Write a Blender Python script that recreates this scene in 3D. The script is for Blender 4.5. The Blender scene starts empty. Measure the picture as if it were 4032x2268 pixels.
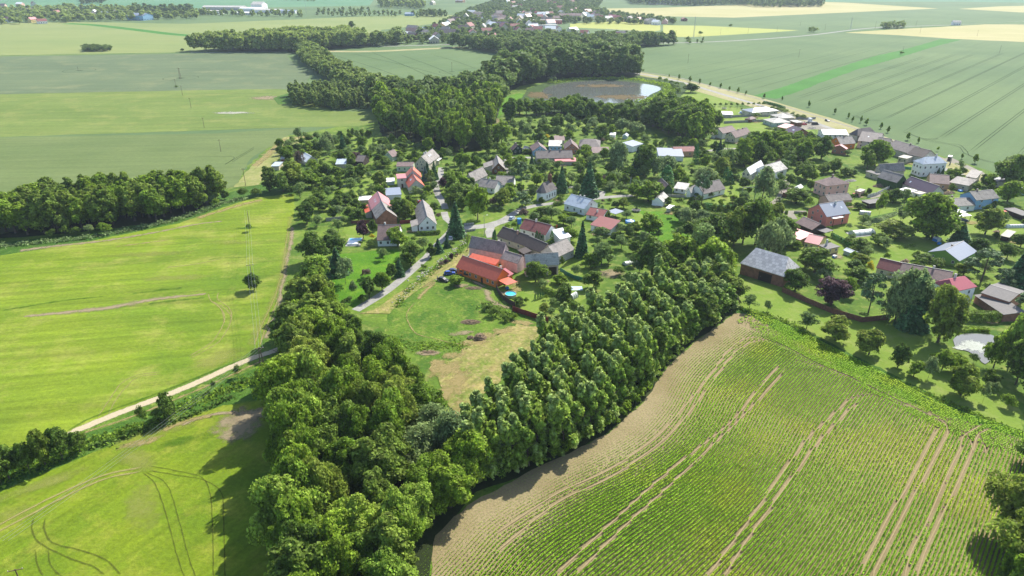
import bpy, math, random
import numpy as np
from mathutils import Vector, Matrix
SC = bpy.context.scene
COL = SC.collection
rnd = random.Random(7)
# ---------------------------------------------------------------- camera
CAM_H = 105.0
F_PX = 1717 / 2576 * 4032
Y_HOR = -90 * 4032 / 2576
CX, CY = 2016.0, 1134.0
PITCH = math.atan((CY - Y_HOR) / F_PX)
cam_d = bpy.data.cameras.new('camera')
cam = bpy.data.objects.new('camera', cam_d)
COL.objects.link(cam)
SC.camera = cam
cam.location = (0, 0, CAM_H)
cam.rotation_euler = (math.pi / 2 - PITCH, 0, 0)
cam_d.sensor_width = 36
cam_d.lens = 36 * F_PX / 4032
cam_d.clip_start = 1
cam_d.clip_end = 20000
# ---------------------------------------------------------------- light
SUN_EL = math.radians(45)
SUN_DIR = Vector((math.sin(math.radians(37)) * math.cos(SUN_EL), math.cos(math.radians(37)) * math.cos(SUN_EL), math.sin(SUN_EL)))
w = bpy.data.worlds.new('World')
SC.world = w
w.use_nodes = True
nt = w.node_tree
sky = nt.nodes.new('ShaderNodeTexSky')
sky.sky_type = 'NISHITA'
sky.sun_disc = False
sky.sun_elevation = SUN_EL
sky.sun_rotation = math.radians(37)
sky.altitude = 300
sky.air_density = 1.0
sky.dust_density = 1.5
bg = nt.nodes['Background']
nt.links.new(sky.outputs[0], bg.inputs[0])
bg.inputs[1].default_value = 0.145
sun_d = bpy.data.lights.new('sun', 'SUN')
sun_d.energy = 5.0
sun_d.angle = math.radians(0.6)
sun_d.color = (1.0, 0.95, 0.86)
sun = bpy.data.objects.new('sun', sun_d)
COL.objects.link(sun)
sun.rotation_euler = SUN_DIR.to_track_quat('Z', 'Y').to_euler()
SC.view_settings.view_transform = 'Standard'
SC.view_settings.look = 'None'
SC.view_settings.exposure = 0.86
SC.view_settings.gamma = 1
SC.cycles.use_denoising = True
SC.cycles.max_bounces = 5
SC.cycles.diffuse_bounces = 2
SC.cycles.glossy_bounces = 2
SC.cycles.transmission_bounces = 3
SC.cycles.transparent_max_bounces = 8
SC.cycles.volume_bounces = 0
SC.cycles.use_adaptive_sampling = True
# ------------------------------------------------- measuring: a point seen at (x, y) on the plane z
VW = {'v': (0, 0, 2576 / 4032), 'c1': (1000, 450, 2.576), 'c2': (1900, 450, 2.576), 'c3': (2700, 400, 3.677),
      'c4': (3332, 400, 3.677), 'c5': (3032, 700, 2.576), 'c6': (1000, 850, 2.576), 'c7': (1600, 850, 2.576),
      't1': (0, 0, 1.9167), 't2': (1244, 0, 3.22), 't3': (1900, 0, 3.22), 't4': (2600, 0, 1.799),
      'l1': (0, 600, 2.1467), 'l2': (0, 1200, 1.3567), 'l3': (1000, 1300, 1.497), 'l4': (2200, 1100, 1.2407),
      'l5': (3232, 1050, 2.415), 'p1': (2400, 950, 3.096), 'p2': (1700, 300, 2.342), 'p3': (1540, 580, 7.246),
      'p4': (2600, 600, 4.025)}
CT, ST = math.cos(PITCH), math.sin(PITCH)
def W(v, x, y, z=0.0):
    a, b, s = VW[v]
    u = (a + x / s - CX) / F_PX
    q = (b + y / s - CY) / F_PX
    t = (CAM_H - z) / (ST + q * CT)
    return (u * t, (CT - q * ST) * t)
def PX(x, y, z=0.0):
    d = y * CT - (z - CAM_H) * ST
    return (CX + F_PX * x / d, CY - F_PX * (y * ST + (z - CAM_H) * CT) / d)
def Wl(v, pts):
    return [W(v, *p) for p in pts]
# ------------------------------------------------- tags
def tag(o, label=None, cat=None, group=None, kind=None):
    if label: o['label'] = label
    if cat: o['category'] = cat
    if group: o['group'] = group
    if kind: o['kind'] = kind
    return o
def empty(name, loc, rz=0.0):
    o = bpy.data.objects.new(name, None)
    o.empty_display_size = 0.5
    COL.objects.link(o)
    o.location = loc
    o.rotation_euler = (0, 0, rz)
    return o
def mesh_obj(name, verts, faces, mats, parent=None, fm=None, smooth=False, uv=None):
    me = bpy.data.meshes.new(name)
    me.from_pydata([tuple(p) for p in verts], [], faces)
    for m in (mats if isinstance(mats, (list, tuple)) else [mats]):
        me.materials.append(m)
    if fm: me.polygons.foreach_set('material_index', fm)
    if smooth: me.polygons.foreach_set('use_smooth', [True] * len(me.polygons))
    if uv is not None:
        ul = me.uv_layers.new(name='UVMap')
        for l in me.loops:
            ul.data[l.index].uv = uv[l.vertex_index]
    me.update()
    o = bpy.data.objects.new(name, me)
    COL.objects.link(o)
    if parent: o.parent = parent
    return o
class MB:
    """collects shapes into one mesh"""
    def __init__(s): s.v, s.f, s.m = [], [], []
    def add(s, v, f, m=0):
        b = len(s.v)
        s.v += [tuple(p) for p in v]
        s.f += [tuple(i + b for i in q) for q in f]
        s.m += [m] * len(f)
        return s
    def box(s, x0, x1, y0, y1, z0, z1, m=0):
        return s.add([(x0, y0, z0), (x1, y0, z0), (x1, y1, z0), (x0, y1, z0), (x0, y0, z1), (x1, y0, z1), (x1, y1, z1), (x0, y1, z1)],
                     [(0, 3, 2, 1), (4, 5, 6, 7), (0, 1, 5, 4), (1, 2, 6, 5), (2, 3, 7, 6), (3, 0, 4, 7)], m)
    def cyl(s, c, r0, r1, z0, z1, n=8, m=0, cap=True):
        v = []
        for z, r in ((z0, r0), (z1, r1)):
            v += [(c[0] + r * math.cos(2 * math.pi * i / n), c[1] + r * math.sin(2 * math.pi * i / n), z) for i in range(n)]
        f = [(i, (i + 1) % n, n + (i + 1) % n, n + i) for i in range(n)]
        if cap: f += [tuple(range(n - 1, -1, -1)), tuple(range(n, 2 * n))]
        return s.add(v, f, m)
    def tube(s, a, b, r0, r1=None, n=6, m=0):
        a, b = Vector(a), Vector(b)
        r1 = r0 if r1 is None else r1
        q = (b - a).to_track_quat('Z', 'Y')
        v = []
        for p, r in ((a, r0), (b, r1)):
            v += [p + q @ Vector((r * math.cos(2 * math.pi * i / n), r * math.sin(2 * math.pi * i / n), 0)) for i in range(n)]
        return s.add(v, [(i, (i + 1) % n, n + (i + 1) % n, n + i) for i in range(n)] + [tuple(range(n - 1, -1, -1)), tuple(range(n, 2 * n))], m)
    def prism(s, prof, y0, y1, m=0, axis='y'):
        n = len(prof)
        if axis == 'y': v = [(p[0], y0, p[1]) for p in prof] + [(p[0], y1, p[1]) for p in prof]
        else: v = [(y0, p[0], p[1]) for p in prof] + [(y1, p[0], p[1]) for p in prof]
        f = [(i, (i + 1) % n, n + (i + 1) % n, n + i) for i in range(n)] + [tuple(range(n - 1, -1, -1)), tuple(range(n, 2 * n))]
        return s.add(v, f, m)
    def build(s, name, mats, parent=None, smooth=False):
        return mesh_obj(name, s.v, s.f, mats, parent, s.m, smooth)
# ------------------------------------------------- materials
def srgb(r, g, b, k=1.0):
    f = lambda c: (c / 255 / 12.92 if c / 255 <= 0.04045 else ((c / 255 + 0.055) / 1.055) ** 2.4)
    return (f(r) * k, f(g) * k, f(b) * k, 1)
class NT:
    def __init__(s, name):
        s.mat = bpy.data.materials.new(name)
        s.mat.use_nodes = True
        s.t = s.mat.node_tree
        s.p = s.t.nodes['Principled BSDF']
        s.out = s.t.nodes['Material Output']
    def n(s, typ, **k):
        x = s.t.nodes.new('ShaderNode' + typ)
        for a, b in k.items():
            setattr(x, a, b)
        return x
    def l(s, a, b): s.t.links.new(a, b)
    def val(s, sock, v):
        if isinstance(v, (int, float, tuple)): sock.default_value = v
        else: s.l(v, sock)
    def mix(s, fac, a, b, mode='MIX'):
        x = s.n('Mix', data_type='RGBA', blend_type=mode)
        s.val(x.inputs[0], fac); s.val(x.inputs[6], a); s.val(x.inputs[7], b)
        return x.outputs[2]
    def math(s, op, a, b=0.0, clamp=False):
        x = s.n('Math', operation=op, use_clamp=clamp)
        s.val(x.inputs[0], a); s.val(x.inputs[1], b)
        return x.outputs[0]
    def ramp(s, f, lo, hi):
        x = s.n('MapRange', clamp=True)
        s.val(x.inputs[0], f); x.inputs[1].default_value = lo; x.inputs[2].default_value = hi
        return x.outputs[0]
    def coord(s, kind='Object'):
        return s.n('TexCoord').outputs[kind]
    def mapping(s, vec, sc=(1, 1, 1), rz=0.0):
        x = s.n('Mapping')
        s.l(vec, x.inputs[0]); x.inputs['Scale'].default_value = sc; x.inputs['Rotation'].default_value = (0, 0, rz)
        return x.outputs[0]
    def noise(s, vec, scale, detail=3, rough=0.55):
        x = s.n('TexNoise')
        s.l(vec, x.inputs['Vector']); x.inputs['Scale'].default_value = scale
        x.inputs['Detail'].default_value = detail; x.inputs['Roughness'].default_value = rough
        return x.outputs[0]
    def bump(s, h, strength=0.3, dist=0.2):
        x = s.n('Bump')
        s.l(h, x.inputs['Height']); x.inputs['Strength'].default_value = strength; x.inputs['Distance'].default_value = dist
        s.l(x.outputs[0], s.p.inputs['Normal'])
_mc = {}
def m_plain(name, c, rough=0.7, metal=0.0, var=0.12, scale=1.5):
    if name in _mc: return _mc[name]
    t = NT(name)
    v = t.coord()
    f = t.ramp(t.noise(v, scale, 4), 0.3, 0.7)
    lo = tuple(x * (1 - var * 1.6) for x in c[:3]) + (1,)
    hi = tuple(min(1, x * (1 + var)) for x in c[:3]) + (1,)
    t.l(t.mix(f, lo, hi), t.p.inputs['Base Color'])
    t.p.inputs['Roughness'].default_value = rough
    t.p.inputs['Metallic'].default_value = metal
    _mc[name] = t.mat
    return t.mat
def m_field(name, c1, c2, c3=None, big=0.012, fine=0.9, streak=None, rough=0.95, cfine=0.35, bump=0.25):
    """grass or crop: large soft patches, fine blades, optional streaks along a drilling direction (degrees)"""
    t = NT(name)
    v = t.coord()
    a = t.ramp(t.noise(v, big, 4, 0.6), 0.35, 0.65)
    col = t.mix(a, c1, c2)
    if c3:
        b = t.ramp(t.noise(v, big * 3.7, 5, 0.65), 0.5, 0.72)
        col = t.mix(b, col, c3)
    if streak:
        ang, sc, amt = streak
        mv = t.mapping(v, (0.06 * sc, 1.0 * sc, 1), -math.radians(ang))
        mv2 = t.n('Mapping'); t.l(v, mv2.inputs[0]); mv2.inputs['Rotation'].default_value = (0, 0, -math.radians(ang))
        sc_ = t.n('Mapping'); t.l(mv2.outputs[0], sc_.inputs[0]); sc_.inputs['Scale'].default_value = (0.05 * sc, sc, 1)
        s_ = t.ramp(t.noise(sc_.outputs[0], 1.0, 3, 0.6), 0.3, 0.7)
        k = t.math('MULTIPLY_ADD', s_, amt); k.node.inputs[2].default_value = 1 - amt * 0.55
        col = t.mix(1.0, col, k, 'MULTIPLY')
    fn = t.noise(v, fine, 3, 0.7)
    k = t.math('MULTIPLY_ADD', t.ramp(fn, 0.3, 0.7), cfine); k.node.inputs[2].default_value = 1 - cfine * 0.5
    col = t.mix(1.0, col, k, 'MULTIPLY')
    t.l(col, t.p.inputs['Base Color'])
    t.p.inputs['Roughness'].default_value = rough
    t.p.inputs['Specular IOR Level'].default_value = 0.15
    if bump: t.bump(fn, bump, 0.5)
    return t.mat
def m_over(name, c1, c2, k=1.6, lo=0.3, hi=0.8, scale=0.5, fine=2.0, amax=0.9):
    """patchy cover (dirt, straw, worn grass): broken edges where the ground below shows"""
    t = NT(name)
    v = t.coord()
    at = t.n('Attribute', attribute_name='edge')
    n = t.math('MULTIPLY', t.math('SUBTRACT', t.noise(v, scale, 6, 0.75), 0.5), k)
    a = t.math('MULTIPLY', t.ramp(t.math('ADD', at.outputs['Fac'], n), lo, hi), amax)
    col = t.mix(t.ramp(t.noise(v, fine, 4, 0.7), 0.3, 0.7), c1, c2)
    t.l(col, t.p.inputs['Base Color'])
    t.p.inputs['Roughness'].default_value = 0.95
    t.p.inputs['Specular IOR Level'].default_value = 0.1
    tr = t.n('BsdfTransparent'); mx = t.n('MixShader')
    t.l(a, mx.inputs[0]); t.l(tr.outputs[0], mx.inputs[1]); t.l(t.p.outputs[0], mx.inputs[2])
    t.l(mx.outputs[0], t.out.inputs[0])
    return t.mat
def m_leaf(name, c1, c2, c3=None, trans=0.45, rough=0.6, spec=0.12, isl=0.75, clump=0.9, cs=0.75, tone=0.35):
    t = NT(name)
    oi = t.n('ObjectInfo').outputs['Random']
    v = t.coord()
    f = t.math('ADD', t.math('MULTIPLY', oi, 0.7), t.math('MULTIPLY', t.noise(v, tone, 2), 0.6))
    col = t.mix(t.ramp(f, 0.25, 0.95), c1, c2)
    if c3:
        col = t.mix(t.math('MULTIPLY', t.ramp(t.noise(v, 0.22, 3), 0.52, 0.62), 0.7), col, c3)
    ri = t.n('NewGeometry').outputs['Random Per Island']
    k = t.math('MULTIPLY_ADD', ri, isl); k.node.inputs[2].default_value = 1.0 - isl * .5
    col = t.mix(1.0, col, k, 'MULTIPLY')
    if clump:   # light and dark of crown lobes put into the leaf colour, as random clumps
        k2 = t.math('MULTIPLY_ADD', t.ramp(t.noise(v, cs, 2, 0.6), 0.35, 0.65), clump); k2.node.inputs[2].default_value = 1.0 - clump * .5
        col = t.mix(1.0, col, k2, 'MULTIPLY')
    t.l(col, t.p.inputs['Base Color'])
    t.p.inputs['Roughness'].default_value = rough
    t.p.inputs['Specular IOR Level'].default_value = spec
    tl = t.n('BsdfTranslucent'); t.l(col, tl.inputs[0])
    mx = t.n('MixShader'); mx.inputs[0].default_value = trans
    t.l(t.p.outputs[0], mx.inputs[1]); t.l(tl.outputs[0], mx.inputs[2]); t.l(mx.outputs[0], t.out.inputs[0])
    return t.mat
def m_roof(name, c, var=0.25, kind='tile', rough=0.75, c2=None):
    if name in _mc: return _mc[name]
    t = NT(name)
    v = t.coord('UV')
    o = t.coord('Object')
    n = t.ramp(t.noise(o, 1.1, 5, 0.75), 0.3, 0.7)
    lo = tuple(x * (1 - var) for x in c[:3]) + (1,)
    hi = tuple(min(1, x * (1 + var)) for x in c[:3]) + (1,)
    col = t.mix(n, lo, hi)
    if c2:
        col = t.mix(t.math('MULTIPLY', t.ramp(t.noise(o, 0.55, 5, 0.7), 0.5, 0.62), 0.8), col, c2)
    if kind in ('tile', 'sheet'):
        b = t.n('TexBrick')
        t.l(v, b.inputs['Vector'])
        b.inputs['Scale'].default_value = 1
        b.inputs['Brick Width'].default_value = 0.45 if kind == 'tile' else 1.3
        b.inputs['Row Height'].default_value = 0.4 if kind == 'tile' else 1.1
        b.inputs['Mortar Size'].default_value = 0.04 if kind == 'tile' else 0.05
        b.inputs['Color1'].default_value = (1, 1, 1, 1)
        b.inputs['Color2'].default_value = (0.78, 0.78, 0.78, 1) if kind == 'tile' else (0.45, 0.43, 0.44, 1)
        b.inputs['Mortar'].default_value = (0.6, 0.6, 0.6, 1)
        b.inputs['Bias'].default_value = 0.0 if kind == 'tile' else -0.45
        col = t.mix(1.0, col, b.outputs['Color'], 'MULTIPLY')
    if kind == 'metal':
        wv = t.n('TexWave', bands_direction='X')
        t.l(v, wv.inputs['Vector']); wv.inputs['Scale'].default_value = 0.6
        t.bump(wv.outputs['Fac'], 0.25, 0.05)
    if kind == 'rib':
        wv = t.n('TexWave', bands_direction='Y')
        t.l(v, wv.inputs['Vector']); wv.inputs['Scale'].default_value = 0.85
        col = t.mix(t.math('MULTIPLY', t.ramp(wv.outputs['Fac'], 0.0, 0.35), 1.0), tuple(x * 0.55 for x in c[:3]) + (1,), col)
    t.l(col, t.p.inputs['Base Color'])
    t.p.inputs['Roughness'].default_value = rough
    _mc[name] = t.mat
    return t.mat
M = {}
# ================================================================= GROUND
def jag(pts, amp, step, closed=True, seed=1):
    r = random.Random(seed)
    out = []
    n = len(pts)
    for i in range(n if closed else n - 1):
        a, b = Vector(pts[i]), Vector(pts[(i + 1) % n])
        L = (b - a).length
        k = max(1, min(400, int(L / step)))
        nr = Vector((-(b - a).y, (b - a).x)).normalized() if L > 0 else Vector((0, 0))
        for j in range(k):
            q = a.lerp(b, j / k)
            if j: q = q + nr * r.uniform(-amp, amp)
            out.append((q.x, q.y))
    if not closed: out.append(tuple(pts[-1]))
    return out
def smooth_line(pts, step=4.0):
    """Catmull-Rom through the points"""
    P = [Vector(p) for p in pts]
    P = [P[0] * 2 - P[1]] + P + [P[-1] * 2 - P[-2]]
    out = []
    for i in range(1, len(P) - 2):
        k = max(1, int((P[i + 1] - P[i]).length / step))
        for j in range(k):
            t = j / k
            a, b, c, d = P[i - 1], P[i], P[i + 1], P[i + 2]
            q = 0.5 * ((2 * b) + (c - a) * t + (2 * a - 5 * b + 4 * c - d) * t * t + (3 * b - a - 3 * c + d) * t ** 3)
            out.append((q.x, q.y))
    out.append((P[-2].x, P[-2].y))
    return out
_z = [0.004]
_dz = [0.004]
def zl():
    _z[0] += _dz[0]
    return _z[0]
def sheet(name, pts, mat, amp=0.0, step=6.0, z=None, kind='structure', label=None):
    if amp: pts = jag(pts, amp, step, seed=len(pts) * 7 + int(abs(pts[0][0])))
    z = zl() if z is None else z
    o = mesh_obj(name, [(p[0], p[1], z) for p in pts], [tuple(range(len(pts)))], mat)
    if kind: o['kind'] = kind
    if label: o['label'] = label
    return o
def ribbon(name, pts, width, mat, step=4.0, z=None, smooth=True, wobble=0.0, seed=3, taper=True):
    if smooth: pts = smooth_line(pts, step)
    z = zl() if z is None else z
    r = random.Random(seed)
    v, f, e = [], [], []
    n = len(pts)
    for i, p in enumerate(pts):
        a = Vector(pts[max(0, i - 1)]); b = Vector(pts[min(n - 1, i + 1)])
        t = (b - a).normalized() if (b - a).length > 1e-6 else Vector((1, 0))
        nr = Vector((-t.y, t.x))
        wd = width if not callable(width) else width(i / max(1, n - 1))
        q = Vector(p) + nr * r.uniform(-wobble, wobble)
        for k in (-0.5, 0, 0.5):
            s = q + nr * (wd * k)
            v.append((s.x, s.y, z))
            e.append((1.0 if k == 0 else 0.0) * (0.25 if taper and i in (0, n - 1) else 1))
        if i:
            b0 = 3 * (i - 1)
            f += [(b0, b0 + 1, b0 + 4, b0 + 3), (b0 + 1, b0 + 2, b0 + 5, b0 + 4)]
    o = mesh_obj(name, v, f, mat)
    at = o.data.attributes.new('edge', 'FLOAT', 'POINT')
    at.data.foreach_set('value', e)
    o['kind'] = 'structure'
    return o
def blob(name, c, rx, ry, ang, mat, z=None, n=28):
    z = zl() if z is None else z
    r = random.Random(int(c[0] * 13 + c[1]))
    v, f, e = [(c[0], c[1], z)], [], [1.0]
    ca, sa = math.cos(ang), math.sin(ang)
    for ring, ee in ((0.5, 0.75), (1.0, 0.0)):
        for i in range(n):
            a = 2 * math.pi * i / n
            k = ring * (1 + r.uniform(-0.15, 0.15))
            x, y = rx * k * math.cos(a), ry * k * math.sin(a)
            v.append((c[0] + x * ca - y * sa, c[1] + x * sa + y * ca, z)); e.append(ee)
    for i in range(n):
        j = (i + 1) % n
        f += [(0, 1 + i, 1 + j), (1 + i, 1 + n + i, 1 + n + j, 1 + j)]
    o = mesh_obj(name, v, f, mat)
    at = o.data.attributes.new('edge', 'FLOAT', 'POINT')
    at.data.foreach_set('value', e)
    o['kind'] = 'structure'
    return o
K = 0.455   # photo colours are sunlit; real base colours are about half as bright
M['base'] = m_field('wheat_bluegreen', srgb(128, 154, 96, K), srgb(108, 138, 84, K), fine=0.25, big=0.006, cfine=0.12, bump=0.1, streak=(47.2, 0.12, 0.14))
M['wheat_l'] = m_field('wheat_grey', srgb(132, 150, 106, K), srgb(118, 138, 98, K), srgb(150, 160, 112, K), fine=0.3, big=0.008, cfine=0.14, bump=0.1, streak=(2, 0.1, 0.16))
M['pale'] = m_field('barley_pale', srgb(170, 182, 108, K), srgb(156, 174, 100, K), fine=0.25, big=0.006, cfine=0.12, bump=0.1, streak=(-8, 0.08, 0.12))
M['pale2'] = m_field('barley_mid', srgb(146, 166, 82, K), srgb(128, 154, 70, K), srgb(164, 174, 92, K), fine=0.35, big=0.012, cfine=0.2, bump=0.2, streak=(3, 0.15, 0.2))
M['grey_green'] = m_field('wheat_near', srgb(138, 156, 92, K), srgb(122, 144, 82, K), fine=0.4, big=0.012, cfine=0.2, bump=0.2, streak=(5, 0.2, 0.2))
M['yellow'] = m_field('rye_ripe', srgb(222, 212, 150, K), srgb(205, 200, 130, K), fine=0.2, big=0.006, cfine=0.1, bump=0, streak=(-10, 0.06, 0.1))
M['lemon'] = m_field('barley_ripe', srgb(208, 212, 112, K), srgb(196, 206, 104, K), fine=0.2, big=0.006, cfine=0.1, bump=0)
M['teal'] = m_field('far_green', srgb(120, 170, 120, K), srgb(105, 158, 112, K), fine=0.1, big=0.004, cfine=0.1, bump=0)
M['strip'] = m_field('clover', srgb(86, 156, 50, K), srgb(76, 144, 42, K), fine=0.4, big=0.02, cfine=0.25)
M['barley'] = m_field('barley_bright', srgb(160, 182, 48, K), srgb(122, 156, 38, K), srgb(184, 190, 86, K), fine=0.8, big=0.016, cfine=0.34, bump=0.35, streak=(10, 0.33, 0.42))
M['barley2'] = m_field('barley_corner', srgb(152, 174, 38, K), srgb(116, 150, 30, K), srgb(174, 182, 66, K), fine=1.1, big=0.03, cfine=0.4, bump=0.4, streak=(60, 0.5, 0.3))
M['grass'] = m_field('village_grass', srgb(138, 168, 58, K), srgb(88, 128, 38, K), srgb(170, 178, 92, K), fine=0.8, big=0.06, cfine=0.45)
M['lawn'] = m_field('mown_lawn', srgb(158, 182, 74, K), srgb(132, 168, 54, K), srgb(172, 184, 100, K), fine=1.0, big=0.05, cfine=0.2)
M['meadow'] = m_field('meadow_fresh', srgb(112, 168, 26, K), srgb(92, 148, 24, K), srgb(136, 178, 44, K), fine=1.4, big=0.06, cfine=0.45, bump=0.5)
M['rough'] = m_field('rough_meadow', srgb(128, 162, 52, K), srgb(84, 128, 34, K), srgb(158, 172, 78, K), fine=1.1, big=0.09, cfine=0.65, bump=0.7)
M['straw_strip'] = m_field('pale_strip', srgb(190, 188, 116, K), srgb(160, 172, 92, K), srgb(206, 196, 140, K), fine=.7, big=.06, cfine=.3)
M['drygrass'] = m_field('dry_grass', srgb(196, 182, 112, K), srgb(140, 160, 66, K), srgb(214, 190, 138, K), fine=1.1, big=0.16, cfine=0.5, bump=0.5, streak=(58, .5, .35))
M['wild'] = m_field('ditch_weeds', srgb(74, 120, 32, K), srgb(98, 140, 48, K), srgb(120, 156, 66, K), fine=1.2, big=0.08, cfine=0.6, bump=0.8)
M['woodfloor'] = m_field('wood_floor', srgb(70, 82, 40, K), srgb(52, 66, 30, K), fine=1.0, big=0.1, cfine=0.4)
M['soil'] = m_field('maize_soil', srgb(190, 174, 130, K), srgb(166, 150, 106, K), fine=1.6, big=0.05, cfine=0.3, bump=0.4)
M['asphalt'] = m_field('asphalt_road', srgb(200, 198, 188, 0.5), srgb(176, 174, 166, 0.5), fine=1.2, big=0.25, cfine=0.3, bump=0.1)
M['track'] = m_over('gravel_track', srgb(226, 212, 180, .62), srgb(206, 190, 152, .6), .8, .1, .4, .8)
M['rut'] = m_over('wheel_rut', srgb(206, 198, 128, K), srgb(180, 170, 104, K), 1.2, .3, .8, .3, 2, .8)
M['rut_soil'] = m_over('wheel_rut_soil', srgb(214, 194, 150, K), srgb(196, 174, 128, K), 0.9, .12, .5, .9, 2, .9)
M['rut_dark'] = m_over('tramline_dark', srgb(56, 80, 48, K), srgb(66, 90, 54, K), .7, .15, .8, .4, 2, .85)
M['rut_dark2'] = m_over('tramline_crop', srgb(118, 128, 50, K), srgb(102, 112, 42, K), 1.3, .3, 1.0, .5, 2, .7)
M['straw'] = m_over('dry_straw', srgb(210, 190, 134, K), srgb(184, 168, 104, K), 2.6, .45, .95, .3, 1.5, .8)
M['dirt'] = m_over('bare_dirt', srgb(208, 190, 154, K), srgb(180, 162, 126, K), 2.0, .4, .9, .3, 1.2, .85)
M['palepatch'] = m_over('pale_crop', srgb(196, 200, 110, K), srgb(178, 186, 84, K), 2.4, .4, 1.5, .12, .8, .8)
M['darkpatch'] = m_over('lush_crop', srgb(92, 138, 28, K), srgb(104, 150, 40, K), 2.2, .4, 1.3, .15, .8, .8)
M['yard'] = m_field('yard_gravel', srgb(190, 184, 166, K), srgb(170, 164, 148, K), fine=2, big=0.1, cfine=0.2)
M['road_verge'] = m_field('dry_verge', srgb(208, 200, 150, K), srgb(186, 184, 120, K), fine=0.6, big=0.05, cfine=0.3)
# terrain base out to the horizon
sheet('ground', [(-7500, -600), (7500, -600), (7500, 9000), (-7500, 9000)], M['base'], z=0.0)
def F(name, view, pts, mat, amp=0.0, step=6.0):
    return sheet(name, Wl(view, pts), M[mat], amp, step)
# far fields
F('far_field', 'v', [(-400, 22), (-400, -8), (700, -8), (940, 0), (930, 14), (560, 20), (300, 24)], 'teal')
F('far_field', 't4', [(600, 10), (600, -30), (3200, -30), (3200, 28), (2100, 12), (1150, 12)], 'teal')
F('far_field', 't4', [(0, 55), (1100, 12), (1300, 18), (1970, 60), (1400, 85), (520, 125), (0, 115), (-330, 110), (-380, 60)], 'yellow')
F('far_field', 't4', [(2110, 63), (2400, 45), (2800, 36), (2800, 95), (2560, 88)], 'yellow')
F('far_field', 't4', [(1310, 232), (1500, 215), (2000, 190), (2300, 172), (3200, 178), (3200, 330), (2576, 298), (2070, 275), (1700, 250)], 'yellow', 2, 20)
F('far_field', 't4', [(20, 178), (300, 182), (980, 215), (700, 235), (230, 262), (60, 262), (20, 235)], 'lemon')
F('far_field', 't4', [(-180, 140), (0, 178), (0, 215), (-60, 225), (-380, 205), (-640, 195), (-640, 168)], 'lemon')
F('far_field', 'v', [(-600, 70), (190, 55), (470, 60), (1000, 38), (1250, 38), (1180, 50), (960, 75), (900, 118), (460, 133), (0, 141), (-600, 150)], 'pale', 2, 20)
ribbon('clover_strip', Wl('t1', [(500, 178), (700, 188), (1000, 222), (1300, 258), (1460, 270)]), 22, M['strip'], 20)
F('wheat_field', 'v', [(-600, 152), (0, 143), (745, 131), (722, 142), (745, 165), (782, 182), (760, 235), (740, 223), (0, 237), (-600, 250)], 'wheat_l', 1.5, 10)
F('barley_field', 'v', [(-600, 252), (0, 237), (600, 225), (735, 225), (840, 280), (960, 282), (970, 300), (900, 318), (760, 320), (0, 345), (-600, 360)], 'pale2', 1, 8)
F('wheat_field', 'v', [(-600, 362), (0, 346), (560, 335), (755, 322), (720, 345), (630, 400), (590, 470), (300, 520), (0, 590), (-600, 700)], 'grey_green', 1, 8)
F('wheat_field', 't2', [(150, 660), (700, 655), (1500, 628), (1850, 615), (2300, 665), (2560, 690), (2700, 730), (1700, 1130), (1150, 1150), (900, 930), (300, 790)], 'base', 1, 10)
ribbon('field_margin', Wl('t2', [(60, 650), (700, 652), (1400, 620), (1860, 600)]), 16, M['road_verge'], 20)
# green strip in the big right field
F('clover_strip', 't4', [(660, 678), (860, 620), (1200, 500), (1500, 402), (1750, 345), (1990, 276), (2140, 280), (1960, 325), (1700, 405), (1400, 490), (1150, 580), (960, 655), (820, 700)], 'strip', 0.8, 6)
# ---- village ground
_z[0] = 0.008; _dz[0] = 0.001
F('grass_underlay', 'v', [(-700, 1000), (-300, 620), (400, 520), (640, 440), (700, 350), (960, 300), (1300, 240), (1800, 240), (2300, 370), (2900, 560), (3300, 1400), (3300, 2600), (-900, 2600)], 'rough')
F('village_green', 'v', [(560, 480), (700, 345), (960, 300), (1260, 240), (1340, 190), (1620, 185), (1800, 240), (1900, 262), (2200, 340), (2450, 430), (2800, 520), (2800, 1250), (2576, 1090), (2200, 930), (1880, 780), (1600, 900), (1150, 1130), (1050, 1070), (690, 1010), (700, 850), (735, 500)], 'grass', 1, 6)
F('meadow_lawn', 'v', [(1690, 195), (1840, 240), (1830, 262), (1740, 258), (1700, 235)], 'lawn')
F('meadow_lawn', 'v', [(1255, 250), (1300, 235), (1340, 238), (1290, 270), (1245, 300)], 'meadow', 0.5, 4)
F('meadow', 'v', [(850, 640), (1000, 625), (1010, 680), (940, 720), (890, 775), (840, 750), (835, 690)], 'meadow', 0.6, 3)
F('meadow', 'v', [(1590, 530), (1700, 535), (1740, 600), (1690, 640), (1640, 600), (1570, 580), (1540, 555)], 'meadow', 0.6, 3)
F('orchard_lawn', 'v', [(1850, 700), (1960, 720), (2100, 790), (2260, 820), (2420, 900), (2560, 1000), (2576, 1085), (2430, 1040), (2200, 930), (1990, 825), (1880, 775), (1835, 770)], 'lawn', 0.5, 4)
F('rough_meadow', 'v', [(1100, 700), (1180, 705), (1240, 735), (1290, 785), (1375, 815), (1340, 870), (1240, 930), (1165, 1010), (1080, 910), (960, 860), (985, 760)], 'rough', 0.5, 3)
F('garden_lawn', 'v', [(1250, 720), (1400, 690), (1500, 700), (1490, 740), (1400, 790), (1300, 780)], 'lawn', 0.3, 3)
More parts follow.
